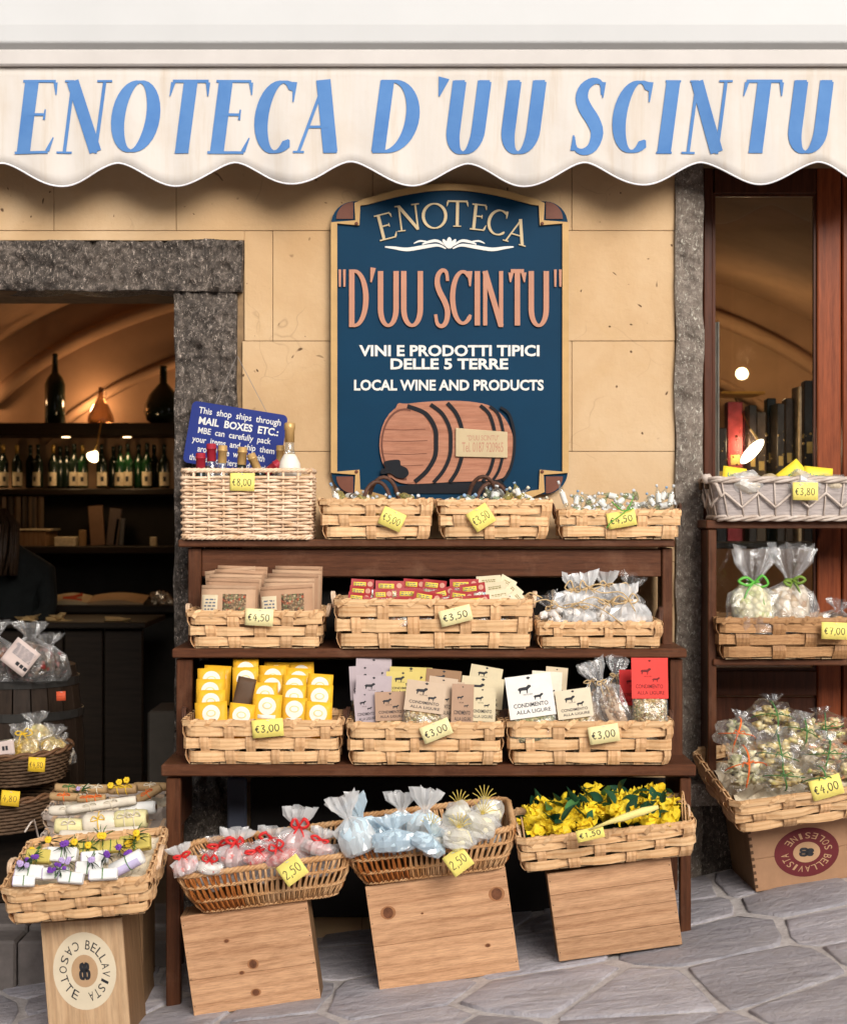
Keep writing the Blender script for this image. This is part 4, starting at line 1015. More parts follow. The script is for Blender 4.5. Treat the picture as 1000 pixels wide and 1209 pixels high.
# tall things behind the glass
wi = [(852,12,505,(.012,.01,.01)),(868,18,474,(.15,.02,.022)),(882,7,484,(.10,.016,.02)),(889,9,478,(.02,.014,.012)),(899,11,486,(.05,.032,.02)),(911,11,470,(.012,.010,.010)),(922,9,476,(.02,.015,.012)),(932,9,470,(.035,.022,.015)),(938,5,482,(.02,.014,.012)),(945,3.5,456,(.42,.30,.18)),(957,15,449,(.01,.01,.01)),(975,14,460,(.02,.015,.012)),(1040,40,470,(.03,.02,.02)),(1085,34,455,(.05,.02,.02))]
nm = ['black bottle box at the left edge of the window pane','dark red tall bottle box behind the window glass','narrow red box beside the dark red one behind the glass','dark brown narrow box under the wall lamp behind the glass','brown mottled tall box left of the disc lamp arm','black tall box above the disc lamp','dark slim box just right of the disc lamp','brown speckled box in the right half of the window pane','thin dark box beside the pale upright strip','pale narrow upright strip behind the window glass','black bottle box at the right edge of the window pane','dark box behind the window stile','dark broad box in the second window leaf','dark reddish broad box in the second window leaf']
for i, (px, w, top, c) in enumerate(wi):
    y = 1.3 + .05*(i % 3) if i < 12 else .9
    t = thing('bottle_box', nm[i], 'box', P(px, 640, y), (0, 0, u(-.1,.1)), 'boxes standing behind the window')
    m = MB(); k_ = S(1, y); m.cbox(-w/2*k_, w/2*k_, 0, .1, 0, (640-top)*k_, .003); m.build('body', mat('box_paint%d' % i, c, .35, .3, 25, .2, 60, col2=tuple(q*2.2 for q in c)), t)
    if i not in (9,): m = MB(); m.box(-w*.3*k_, w*.3*k_, -.002, -.0005, (640-top)*k_*.55, (640-top)*k_*.62); m.build('gold_band', MT['gold_foil'], t)
shelfboard('display_shelf', 'dark shelf behind the window glass carrying tall bottle boxes', 838, 1160, 640, 648, 1.1, 1.7, MT['shelfdark'])
m = MB()
rr2 = random.Random(4)
for i in range(70):
    px, py = rr2.uniform(850, 962), rr2.uniform(505, 600); p = P(px, py, rr2.uniform(.95, 1.1))
    m.blob(p, rr2.uniform(.002, .006), 5, 3, 0)
props(m.build('gold_glints', MT['gold_foil']), 'loose gold garland hanging behind the window glass', 'glints', kind='stuff')  # scattered gold bits put in to give the glints behind the glass
m = MB(); m.slab(lambda a, b: (X(lerp(843, 849, a), .3), .3+.01*math.sin(a*6), Z(lerp(380, 600, b), .3)), 4, 6, .002); solo('curtain', m, plain('pale_curtain', (.6,.55,.5)), 'narrow pale curtain edge just inside the left side of the window', 'curtain')

# ================================================================== BASKET MAKERS
def rr(a, b, r, t):
    """point and outward normal at fraction t of a rounded rectangle, starting front-left going right"""
    sx_, sy_ = 2*(a-r), 2*(b-r); ca_ = math.pi*r/2; L_ = 2*sx_+2*sy_+4*ca_; s = (t % 1.0)*L_
    segs = [((-a+r,-b), (1,0), sx_), ((a-r,-b+r), -90, ca_), ((a,-b+r), (0,1), sy_), ((a-r,b-r), 0, ca_), ((a-r,b), (-1,0), sx_), ((-a+r,b-r), 90, ca_), ((-a,b-r), (0,-1), sy_), ((-a+r,-b+r), 180, ca_)]
    for i, (o, d, ln) in enumerate(segs):
        if s <= ln or i == 7:
            if i % 2 == 0: return Vector((o[0]+d[0]*s, o[1]+d[1]*s, 0)), Vector((d[1], -d[0], 0))
            th = R(d) + s/r; return Vector((o[0]+r*math.cos(th), o[1]+r*math.sin(th), 0)), Vector((math.cos(th), math.sin(th), 0))
        s -= ln
def dims(g, z): t = max(0, min(1.1, z/g['h'])); return lerp(g['wb'], g['wt'], t)/2, lerp(g['db'], g['dt'], t)/2
def splint_basket(label, loc, wt, wb, dt, db, h, rot=(0,0,0), rows=3, nf=5, ws=None, handle=None, lash=9, grp='woven wood splint baskets of goods', mh=None, mv=None, sag=.0):
    g = dict(wt=wt, wb=wb, dt=dt, db=db, h=h); root = thing('splint_basket', label, 'basket', loc, rot, grp)
    mh = mh or MT['splint_h']; mv = mv or MT['splint_v']
    per = 2*(wt+dt); K = int(round(per/(wt/nf)/2))*2; ws = ws or wt/nf*.40; hr = (h-.018)/rows; amp = .0044; th = .0016; rc = .02
    def pt(t, z, off):
        a, b = dims(g, z); bul = 1 + .02*math.sin(math.pi*min(1, z/h)); p, n_ = rr(a*bul, b*bul, rc, t); p = p + n_*off; p.z = z; return p, n_
    t0 = 1/(2*K)
    for r_ in range(rows):
        zc = .006 + hr*(r_+.5); m = MB(); pts = []; nr = []; sd = []; wid = []; N_ = K*5; jz = u(-.001,.001)
        for i in range(N_):
            t = i/N_; off = amp*1.25*math.cos(math.pi*((t-t0)*K + r_)); off = math.copysign(min(abs(off)*1.4, amp*1.1), off)
            p, n_ = pt(t, zc+jz+.0012*math.sin(t*31+r_*2), off); pts.append(p); nr.append(n_); sd.append((0,0,1)); wid.append(hr*(.84+.06*math.sin(t*47+r_*5)))
        m.ribbon(pts, nr, sd, wid, th, True); m.build('splint', mh, root)
    for k in range(K):
        t = (k+t0*K)/K; m = MB(); pts = []; nr = []; sd = []; N_ = rows*3; tj = u(-.06,.06)/K; wj = u(.8,1.15)
        for i in range(N_+1):
            z = .002 + (h-.012)*i/N_; ph = (z-.006)/hr-.5
            off = -amp*1.25*math.cos(math.pi*(k))*math.cos(math.pi*ph)
            if i == 0: off = -.002
            p, n_ = pt(t+tj, z, off); pts.append(p); nr.append(n_); sd.append(Vector((-n_.y, n_.x, 0)))
        m.ribbon(pts, nr, sd, ws*wj, th); m.build('splint', mv, root)
    # base
    m = MB()
    for i in range(5):
        a, b = wb/2-.004, db/2-.004; w_ = 2*a/5; m.box(-a+i*w_+.002, -a+(i+1)*w_-.002, -b, b, .001+.001*(i%2), .004+.001*(i%2))
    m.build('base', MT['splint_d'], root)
    rimw = .017
    for off, nme in ((.0052, 'rim_outer'), (-.0045, 'rim_inner')):
        m = MB(); pts = []; nr = []; sd = []
        for i in range(56):
            p, n_ = pt(i/56, h-rimw/2+.001*math.sin(i*1.7), off); pts.append(p); nr.append(n_); sd.append((0,0,1))
        m.ribbon(pts, nr, sd, rimw, .003, True); m.build(nme, mh, root)
    nl = int(per/(wt/lash))
    for i in range(nl):
        t = (i+u(-.2,.2))/nl; d = .55/nl*u(.8,1.2); m = MB(); wl = u(.010,.015)
        pp = [pt(t, h-rimw-.003, .0075), pt(t+d*.3, h-rimw*.5, .0095), pt(t+d*.65, h-.001, .0085), pt(t+d*.85, h+.0035, .001), pt(t+d, h-.002, -.0085), pt(t+d*1.3, h-rimw, -.009)]
        pts = [a for a, _ in pp]; nr = [pp[0][1], pp[1][1], (pp[2][1]+Vector((0,0,.6))).normalized(), Vector((0,0,1)), -pp[4][1], -pp[5][1]]
        sd = []
        for j in range(6):
            tg = (pts[min(j+1,5)]-pts[max(j-1,0)]).normalized(); sd.append(Vector(nr[j]).cross(tg).normalized())
        m.ribbon(pts, nr, sd, wl, .0012); m.build('rim_lashing', mh if rnd.random() < .5 else mv, root)
    if handle:
        for (hx, hy, sp, hz, mt_, rad, lean) in handle:
            m = MB(); N_ = 12; pts = [(hx + sp*math.cos(math.pi*i/N_), hy + lean*math.sin(math.pi*i/N_), h*.55 + (hz+h*.45)*math.sin(math.pi*i/N_)**.75) for i in range(N_+1)]
            m.tube(pts, rad, 7); 
            m.build('handle', mt_, root, True)
    return root
def side_handles(root, h, wt, mt, hz=.03, rad=.0045, span=.045, n=2):
    for s_ in (-1, 1):
        m = MB(); N_ = 10
        for k in range(n):
            m.tube([(s_*(wt/2+.006+k*.006+.008*math.sin(math.pi*i/N_)), span*math.cos(math.pi*i/N_)*(1-.15*k), h*.80 + (hz+h*.2)*math.sin(math.pi*i/N_)) for i in range(N_+1)], rad, 6)
        m.build('handle', mt, root, True)
def braid(m, path, r, off, turns):
    n = len(path)
    for ph in (0, 2.1, 4.2):
        pts = []
        for i, (p, n_) in enumerate(path):
            a = turns*2*math.pi*i/n + ph; pts.append(p + n_*math.cos(a)*off + Vector((0,0,math.sin(a)*off)))
        m.tube(pts, r, 5, True)
def hamper(label, loc, w, d, h, rot=(0,0,0)):
    root = thing('wicker_hamper', label, 'basket', loc, rot); g = dict(wt=w, wb=w*.985, dt=d, db=d*.985, h=h); nf = 8
    per = 2*(w+d); K = int(round(per/(w/nf)/2))*2+1
    for k in range(K):
        m = MB(); a = [rr(*dims(g, z), .012, (k+.5)/K)[0] + Vector((0,0,z)) for z in (0, h*.5, h-.005)]; m.tube(a, .0042, 6); m.build('stake', MT['wicker_pale'], root, True)
    rows = 19; m = MB(); hr = (h-.03)/rows
    for r_ in range(rows):
        z = .012 + hr*r_; pts = []; N_ = K*6
        for i in range(N_):
            t = i/N_; off = .0052*math.cos(math.pi*((t-.5/K)*K + r_)); p, n_ = rr(*dims(g, z), .012, t); p = p+n_*off; p.z = z + .0012*math.sin(t*53+r_*1.9); pts.append(p)
        m.tube(pts, hr*.50, 5, True)
    props(m.build('weave', MT['wicker_pale'], root, True), kind='stuff')
    for z, nme in ((h-.006, 'rim'), (.006, 'foot_rim')):
        m = MB(); path = []
        for i in range(120):
            p, n_ = rr(*dims(g, z), .012, i/120); p.z = z; path.append((p, n_))
        braid(m, path, .0046, .0042, 26); m.build(nme, MT['wicker_pale'], root, True)
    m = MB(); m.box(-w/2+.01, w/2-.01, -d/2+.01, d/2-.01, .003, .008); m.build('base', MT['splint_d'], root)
    return root
def wicker_basket(label, loc, wt, wb, dt, db, h, rot, mt, K=64, grp=None, bands=(.33,.68)):
    root = thing('wicker_basket', label, 'basket', loc, rot, grp); g = dict(wt=wt, wb=wb, dt=dt, db=db, h=h); rc = .045
    rs_ = random.Random(int(wt*9999)); m = MB(); m2 = MB()
    for k in range(K):
        for s_ in (0, 1):
            t0_ = (k + s_*.35)/K; lean = (.55 if s_ else -.25)/K*rs_.uniform(.6,1.4); pts = []
            for i in range(7):
                z = h*i/6; p, n_ = rr(*dims(g, z), rc*lerp(.6,1,i/6), t0_+lean*i/6*1.3); p = p + n_*(.004*math.sin(math.pi*(i*1.0/6*3)+s_*math.pi)+.010*math.sin(math.pi*i/6)); p.z = z; pts.append(p)
            stain = math.sin(t0_*math.pi*2*3+1.0) > .55
            (m2 if stain else m).tube(pts, rs_.uniform(.0028,.0042), 5)
    props(m.build('weave', mt, root, True), kind='stuff'); props(m2.build('stained_weave', plain('orange_stained_willow', (.42,.15,.035), .5, .2, vs_=18, col2=(.25,.07,.015)), root, True), kind='stuff')
    for b_ in bands + (0.03,):
        m = MB(); path = []
        for i in range(150):
            p, n_ = rr(*dims(g, h*b_), rc*lerp(.6,1,b_), i/150); p = p+n_*.010*math.sin(math.pi*b_); p.z = h*b_; path.append((p, n_))
        braid(m, path, .0025, .0042, K//2); m.build('band', mt, root, True)
    m = MB(); path = []
    for i in range(150):
        p, n_ = rr(*dims(g, h), rc, i/150); p.z = h; path.append((p, n_))
    braid(m, path, .0052, .0055, 34); m.build('rim', mt, root, True)
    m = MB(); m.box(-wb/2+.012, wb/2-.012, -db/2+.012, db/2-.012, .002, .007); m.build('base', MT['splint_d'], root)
    return root
def price_card(label, txt, px, py, y, w, h, roll=0, yaw=0, tilt=-5, mt=None, pin=True, hand=True, rows=None, gname='yellow price cards'):
    k = S(1, y); t = thing('price_card', label, 'price card', P(px, py, y), (R(tilt), R(roll), R(yaw)), gname); ww, hh = w*k/2, h*k/2; bend = u(.3, 1)*.004
    surf = lambda x, z: bend*((x/ww)**2) - .001
    m = MB(); m.slab(lambda a, b: (lerp(-ww,ww,a), surf(lerp(-ww,ww,a),0), lerp(-hh,hh,b)), 8, 1, .0007); m.build('card', mt or MT['card_yellow'], t, True)
    m = MB()
    handwrite(m, txt, -ww*.80, ww*.80, -hh*.42, hh*.36, -.0002, .0021*w/30, surf)
    m.build('price_writing', MT['ink'], t)
    if pin:
        m = MB(); m.tube([(-.002,-.003,hh*.86),(.006,-.001,hh*.80)], .0009, 5); m.build('pin', plain('steel_pin', (.6,.6,.6), .3), t)
    return t
# ================================================================== STEPPED DISPLAY STAND
st = thing('display_stand', 'dark brown wooden display stand with three stepped shelves against the cream wall', 'display stand')
def brd(name, px0, px1, pz0, pz1, yf, yb, mt=None, c=.003, yr=None):
    yr = yf if yr is None else yr
    m = MB(); m.cbox(X(px0, yr), X(px1, yr), yf, yb, Z(pz1, yr), Z(pz0, yr), c); return m.build(name, mt or MT['stand'], st)
for (a, b, t0, t1, yf) in ((210,797,637,646,-.27), (203,811,766,777,-.43), (190,822,903,917,-.60)):
    o = brd('shelf', a, b, t0, t1, yf, -.03, None, .004)
brd('apron', 238, 781, 648, 681, -.235, -.215)
brd('stile', 222, 237.5, 647, 765, -.245, -.22, MT['stand_v']); brd('stile', 782, 794, 647, 765, -.245, -.22, MT['stand_v'])
brd('side_panel', 224, 230, 647, 765, -.218, -.035, MT['stand_v'], yr=-.24); brd('side_panel', 787, 793, 647, 765, -.218, -.035, MT['stand_v'], yr=-.24)
brd('stile', 208, 227, 778, 902, -.405, -.38, MT['stand_v']); brd('stile', 791, 806, 778, 902, -.405, -.38, MT['stand_v'])
brd('side_panel', 210, 217, 778, 902, -.378, -.035, MT['stand_v'], yr=-.4); brd('side_panel', 798, 805, 778, 902, -.378, -.035, MT['stand_v'], yr=-.4)
def leg(px0, px1, yf, yb, ytop, pzt, mt='stand_v'):
    x0, x1 = X(px0, yf), X(px1, yf); m = MB(); m.cbox(x0, x1, yf, yb, ground((x0+x1)/2, yf)-.004, Z(pzt, yf), .003); return m.build('leg', MT[mt], st)
leg(196, 213, -.58, -.55, 0, 919); leg(803, 816, -.58, -.55, 0, 919)
leg(206, 216, -.13, -.10, 0, 925); leg(790, 800, -.13, -.10, 0, 925)
m = MB(); m.cbox(X(200,-.5), X(207,-.5), -.545, -.135, Z(990,-.55), Z(919,-.55), .003); m.build('side_rail', MT['stand_v'], st)
m = MB(); m.cbox(X(806,-.5), X(813,-.5), -.545, -.135, Z(990,-.55), Z(919,-.55), .003); m.build('side_rail', MT['stand_v'], st)
brd('dark_backing', 240, 700, 683, 765, -.06, -.045, MT['cavity_black']); brd('dark_backing', 236, 795, 780, 902, -.06, -.045, MT['cavity_black'])  # near-black sheets added to stand in for the dark cavity behind
m = MB(); m.cbox(X(296,-.06), X(795,-.06), -.06, -.045, ground(.2,0)+.0, Z(919,-.06), .003); m.build('dark_backing', MT['cavity_black'], st)
m = MB(); m.cbox(X(268,-.09), X(291,-.09), -.09, -.065, ground(-.6,0), Z(919,-.09), .006); solo('metal_post', m, mat('blue_grey_painted_metal', (.09,.10,.14), .4, .1, 5), 'grey upright metal post behind the stand at the bottom left', 'post')

# ================================================================== BASKETS ON THE STAND
HD = MT['vine']
def sb_on(label, p0, p1, prim, pbot, yf, depth, zs, taper=.93, yaw=0, roll=0, **k):
    s = (CAM_D+yf)/FPX; wt = (p1-p0)*s; h = (pbot-prim)*s
    loc = Vector(((p0+p1)/2*s-500*s, yf+depth/2, zs))
    return splint_basket(label, loc, wt, wt*taper, depth, depth*taper, h, (R(0), R(roll), R(yaw)), **k), wt, h
ZT, ZM, ZB = Z(637,-.27), Z(766,-.43), Z(903,-.60)
hamper('tall pale willow hamper of wine bottles on the left end of the top shelf', Vector((X(291,-.28), -.28+.095, ZT)), S(152,-.28), .19, S(84,-.28))
vh = lambda hh, hy: [(0, hy, .055, hh, HD, .0055, .02)]
bR1A,_,_ = sb_on('small splint basket of little bottles with dark twisted hoops, next to the willow hamper', 378, 510, 596, 644, -.285, .21, ZT, .9, handle=[(.0,-.02,.045,.055,HD,.0065,.03),(.02,.06,.05,.07,HD,.0065,-.02)], nf=4)
bR1B,_,_ = sb_on('small splint basket with crossed dark hoops below the painted barrel of the sign', 517, 650, 594, 641, -.285, .21, ZT, .88, handle=[(.0,-.02,.055,.055,HD,.0065,.05),(-.03,.05,.05,.075,HD,.0065,-.03)], nf=4)
bR1C,w_,h_ = sb_on('small splint basket crammed with tiny bottles at the right end of the top shelf', 661, 803, 602, 637, -.285, .20, ZT, .95, nf=4, rows=2)
side_handles(bR1C, .08, w_, HD, .03, .004, .04, 1)
bA,w_,h_ = sb_on('splint basket of brown paper packets on the left of the middle shelf', 222, 380, 722, 767, -.44, .25, ZM, .92, yaw=0)
side_handles(bA, h_, w_, MT['wicker_pale'], .012, .0045)
bB,w_,h_ = sb_on('wide splint basket of red and yellow sweet bags in the middle of the middle shelf', 397, 628, 710, 769, -.45, .26, ZM, .96, nf=7)
side_handles(bB, h_, w_, MT['wicker_pale'], .015, .0045)
bC,w_,h_ = sb_on('splint basket of clear white bags tied with raffia on the right of the middle shelf', 636, 780, 735, 767, -.44, .25, ZM, .95, nf=5, rows=2)
side_handles(bC, h_, w_, HD, .035, .0045)
bD,w_,h_ = sb_on('splint basket of yellow tea sachets on the left of the bottom shelf', 217, 402, 851, 904, -.61, .27, ZB, .94, nf=6)
side_handles(bD, h_, w_, HD, .02, .0045); 
bE,w_,h_ = sb_on('splint basket of herb mixes with kraft and lilac headers on the bottom shelf', 412, 593, 857, 908, -.62, .27, ZB, .96, nf=6)
side_handles(bE, h_, w_, HD, .02, .0045)
bF,w_,h_ = sb_on('splint basket of herb mixes with white and red headers on the bottom shelf', 601, 793, 858, 910, -.62, .27, ZB, .95, nf=6)
side_handles(bF, h_, w_, HD, .015, .0045)

# ================================================================== CRATES AND LOWER BASKETS
def crate(label, loc, w, d, h, rot, planks, mt, nails=True, upright=False):
    root = thing('wooden_crate', label, 'crate', loc, rot, 'wooden wine crates')
    th = .012
    if upright: 
        m = MB(); m.cbox(-w/2, w/2, 0, th, 0, h, .0015); m.build('front_board', mt, root)
    else:
        z = 0
        for i, f in enumerate(planks):
            m = MB(); m.cbox(-w/2, w/2, u(0,.0008), th, z+.0004, z+f*h-.0004, .0012); m.build('plank', mt, root); z += f*h
    for s_ in (-1, 1):
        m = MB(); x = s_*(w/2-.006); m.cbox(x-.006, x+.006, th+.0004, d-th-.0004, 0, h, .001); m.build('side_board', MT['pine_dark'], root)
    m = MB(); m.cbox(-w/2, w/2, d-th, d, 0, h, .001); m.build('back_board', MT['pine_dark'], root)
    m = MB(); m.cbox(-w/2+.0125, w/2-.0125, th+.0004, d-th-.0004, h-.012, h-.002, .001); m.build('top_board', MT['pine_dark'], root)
    if nails:
        m = MB()
        for s_ in (-1, 1):
            for i in range(4): m.lathe([(.0016,0),(.0016,.0006)], 7, Matrix.Translation((s_*(w/2-.006), -.0002, h*(.1+.27*i))) @ Matrix.Rotation(R(90), 4, 'X'))
        m.build('nail_heads', plain('rusty_iron', (.06,.035,.025)), root)
    return root
def knot(root, x, z, r, sq=.8):
    m = MB(); m.prism(disc_poly(r*1.5, 16, 1, sq*.8, .3), -.0005, .002, Matrix.Translation((x,0,z))); m.build('knot', plain('knot_ring_brown', (.38,.17,.075), .6, .2, vs_=40), root)
    m = MB(); m.prism(disc_poly(r, 14, 1, sq), -.0009, .002, Matrix.Translation((x,0,z))); m.build('knot', plain('knot_brown', (.17,.065,.03), .6, .3, vs_=60), root)
kc = (CAM_D-.73)/FPX
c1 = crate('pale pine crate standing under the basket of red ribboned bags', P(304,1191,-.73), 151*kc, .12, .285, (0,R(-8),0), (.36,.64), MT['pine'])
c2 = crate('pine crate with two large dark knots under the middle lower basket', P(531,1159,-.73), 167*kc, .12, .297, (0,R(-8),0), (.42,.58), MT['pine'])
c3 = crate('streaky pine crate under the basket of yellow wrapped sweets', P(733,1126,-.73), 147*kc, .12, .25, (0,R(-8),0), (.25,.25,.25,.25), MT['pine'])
knot(c1, -.06*1, .20, .006); knot(c1, .005, .125, .011, 1.1); knot(c1, .002, .045, .010, .9); knot(c1, -.03, .105, .006)
knot(c2, -.145, .215, .0145, 1.1); knot(c2, .165, .225, .0155, 1.1); knot(c2, -.05, .20, .003); knot(c2, .12, .085, .006)
for c_ in (c1, c2, c3): pass
def lb(px, py, yf, dpt): return P(px, py, yf) + Vector((0, dpt/2*.9, .003+dpt/2*math.sin(R(7))*.8))
b1 = wicker_basket('brown willow basket of clear bags with red ribbons, leftmost on the crates below the stand', lb(317,1070,-.75,.27), S(206,-.79), S(160,-.75), .31, .23, .125, (R(7),R(-7.5),0), MT['wicker_brown'], 86, 'brown willow baskets on the crates')
b2 = wicker_basket('brown willow basket of pale blue and cream bags on the two knot crate', lb(512,1037,-.75,.27), S(202,-.79), S(164,-.75), .30, .23, .12, (R(7),R(-7),0), MT['wicker_brown'], 86, 'brown willow baskets on the crates')
b3 = splint_basket('splint basket heaped with yellow sweets and green leaves, at lower right of stand', lb(718,1021,-.76,.26), S(207,-.79), S(198,-.76), .28, .25, .105, (R(7),R(-6),0), 3, 6, grp='woven wood splint baskets of goods')
for s_ in (-1, 1):
    m = MB(); N_ = 12; hx = s_*.225
    pts = [(hx+s_*.004*math.sin(math.pi*i/N_), -.085+.03*math.cos(math.pi*i/N_), .05+(.10 if s_ < 0 else .125)*math.sin(math.pi*i/N_)**.6) for i in range(N_+1)]
    m.ribbon(pts, [(s_,0,0)]*13, [Vector((0,math.sin(math.pi*i/N_),-math.cos(math.pi*i/N_))).normalized() for i in range(13)], .014, .003); m.build('handle', MT['splint_v'], b3, True)
    m = MB(); m.tube([(s_*(.232+.012*math.sin(t)), -.06-.05*math.cos(t), .075+.05*math.sin(t)) for t in [math.pi*i/10 for i in range(11)]], .0035, 6); m.build('handle_loop', MT['wicker_pale'], b3, True)
# left hand group
kl = (CAM_D-.82)/FPX
gx = X(103,-.82)
cl = crate('upright pale crate with a round cream winery seal under the front flower basket', Vector((gx+.008, -.82, ground(gx,-.82))), 97*kl, .20, Z(1087,-.82)-ground(gx,-.82), (0,R(-4.5),R(-3)), (1,), MT['pine_v'], False, True)
def ring_text(m, s, r0, r1, a0, a1, outward, y, sx=1, sz=1, of=.0):
    n = len(s)
    for i, ch in enumerate(s):
        if ch == ' ': continue
        a = R(lerp(a0, a1, (i+.5)/n)); rm = (r0+r1)/2; hh = (r1-r0)/2; ww = abs(R(a1-a0))*rm/n*.36*(.5 if ch in 'I.' else 1)
        mm = MB(); text(mm, ch, -ww, ww, -hh, hh, 0, of)
        up = a if outward else a+math.pi
        rot = Matrix.Rotation(-(up-math.pi/2), 4, 'Y')
        T_ = Matrix.Translation((rm*math.cos(a), y, rm*math.sin(a)))
        mm.v = [tuple(Vector((v.x*sx, v.y, v.z*sz))) for v in [T_ @ rot @ Vector(p) for p in mm.v]]
        m.add(mm.v, mm.f)
def seal(root, x, z, r, sx, sz, bgm, rim, inner, txt, w1, w2, start, k=1):
    M0 = Matrix.Translation((x, 0, z))
    m = MB(); m.prism(disc_poly(r, 40, sx, sz), -.0004, .001, M0); m.build('seal_disc', bgm, root)
    m = MB(); m.prism(disc_poly(r*.42, 28, sx, sz), -.0008, .001, M0); m.build('seal_centre', inner, root)
    m = MB(); 
    ring_text(m, w1, r*.56, r*.80, start-5, start-175, True, -.0009, sx, sz); ring_text(m, w2, r*.56, r*.80, start+8, start+160, False, -.0009, sx, sz)
    m.v = [tuple(M0 @ Vector(v)) for v in m.v]; m.build('seal_lettering', txt, root); m = MB()
    # mirrored double B monogram, lying on its side like the crate
    for s_ in (-1, 1):
        st_ = [[(0,-.5),(0,.5)], sm([(0,.5),(.34,.42),(.32,.12),(0,.02)],4), sm([(0,.02),(.42,-.05),(.40,-.45),(0,-.5)],4)]
        for p in st_:
            pp = []
            for (a, b) in p:
                a = (a+.06)*s_*.42; b = b*.62; rr_ = R(start-90); pp.append((r*.62*(a*math.cos(rr_)-b*math.sin(rr_))*sx, r*.62*(a*math.sin(rr_)+b*math.cos(rr_))*sz))
            m.stroke(pp, [r*.075]*len(pp), -.0013-.0001*s_, -.0008)
    m.v = [tuple(M0 @ Vector(v)) for v in m.v]
    m.build('seal_monogram', MT['ink'], root)
seal(cl, -.0, .36-71*kl, 46*kl, .82, 1.0, plain('cream_seal_print', (.70,.60,.44), .6, .06), None, plain('tan_seal_centre', (.50,.32,.18)), MT['ink'], 'BELLAVISTA', 'CASOTTE', 90)
gx2 = X(150,-.55)
cb = crate('darker crate standing just behind the upright crate with the cream seal', Vector((X(138,-.58), -.58, ground(X(138,-.58),-.58))), .15, .22, .36, (0,R(-4),0), (1,), MT['pine_v'], False, True)
F1 = P(94,1083,-.93)
fb1 = splint_basket('splint basket of white soaps with purple and yellow flowers at bottom left', F1+Vector((0,.165,.022)), S(172,-.95), S(158,-.93), .37, .34, .112, (R(10),R(-5),0), 3, 5, lash=8)
side_handles(fb1, .10, S(170,-.95), MT['wicker_pale'], .02, .005, .06)
mh2 = MT['wicker_grey']
F2 = Vector((X(113,-.57), -.57+.14, Z(1000,-.57)-.11))
fb2 = splint_basket('pale whitewashed basket of cream gauze parcels, middle of the three baskets at bottom left', F2, S(155,-.57), S(140,-.57), .28, .26, .11, (R(8),R(-4),0), 3, 5, mh=mh2, mv=MT['wicker_pale'])
F3 = Vector((X(126,-.27), -.27+.12, Z(953,-.27)-.10))
fb3 = splint_basket('pale basket of brown paper rolls with orange and yellow ribbons, rearmost at bottom left', F3, S(145,-.27), S(135,-.27), .24, .22, .10, (R(6),R(-3),0), 3, 5, mh=mh2, mv=MT['wicker_pale'])
m = MB(); m.tube([P(48,1000,-.55), P(40,968,-.54), P(36,972,-.58), P(29,983,-.60)], .003, 5); m.build('loose_end', MT['wicker_grey'], None, True)
o_ = bpy.data.objects['loose_end']; o_.parent = fb2; o_.matrix_parent_inverse = (Matrix.Translation(fb2.location) @ Euler(fb2.rotation_euler).to_matrix().to_4x4()).inverted()
for nme, F_, hh, lb_ in (('a', F2, 0, 'plain dark crate hidden under the middle basket at bottom left'), ('b', F3, 0, 'plain dark crate hidden under the rear basket at bottom left')):
    g0 = ground(F_.x, F_.y) if nme == 'a' else Z(1112,-.10); g0 = min(g0, Z(1112,-.1)-.0)
    if nme == 'b': F_ = F_ + Vector((-.0,.0,0))
    crate(lb_, Vector((F_.x, F_.y-.10, g0 if nme == 'a' else ground(F_.x, -.2)-.0)), .26, .20 if nme == 'a' else .10, F_.z-.02-(g0 if nme == 'a' else ground(F_.x,-.2)), (0,0,0), (.5,.5), MT['pine_dark'], False)

# ================================================================== GOODS
def filler(root, w, dd, z, mt, amp=.012, name='paper_filling'):
    sd_ = rnd.uniform(0, 99); m = MB()
    m.slab(lambda a, c_: (lerp(-w/2,w/2,a), lerp(-dd/2,dd/2,c_), z + amp*noise.noise(Vector((a*w*38+sd_, c_*dd*38, sd_)))*1.6 - .004), int(w/.012), int(dd/.012), 0)
    half = len(m.v)//2; m2 = MB(); m2.v = m.v[:half]; nu = int(w/.012); nv = int(dd/.012)
    m2.f = [(j*(nu+1)+i, j*(nu+1)+i+1, (j+1)*(nu+1)+i+1, (j+1)*(nu+1)+i) for j in range(nv) for i in range(nu)]
    return m2.build(name, mt, root)
TIS = plain('cream_tissue_paper', (.72,.62,.46), .7, .1, vs_=20); TIW = plain('white_tissue_paper', (.78,.75,.72), .7, .06, vs_=20); TIG = plain('dark_green_filling', (.03,.09,.04), .6, .3, vs_=20)
filler(fb1, .36, .33, .092, TIS); filler(fb2, .34, .24, .085, TIW); filler(fb3, .33, .20, .08, TIS)
filler(b3, .45, .24, .080, TIG); filler(b1, .40, .25, .075, TIW); filler(b2, .40, .25, .075, TIW)
for r_, w_ in ((bR1A, .33), (bR1B, .33), (bR1C, .37)): filler(r_, w_-.03, .18, .045, TIS, .006)
filler(bB, .56, .23, .07, TIS); filler(bD, .44, .24, .05, TIS); filler(bE, .42, .24, .05, TIS); filler(bF, .45, .24, .05, TIS); filler(bC, .34, .22, .05, TIS)
def local(root): return (Matrix.Translation(root.location) @ root.rotation_euler.to_matrix().to_4x4())
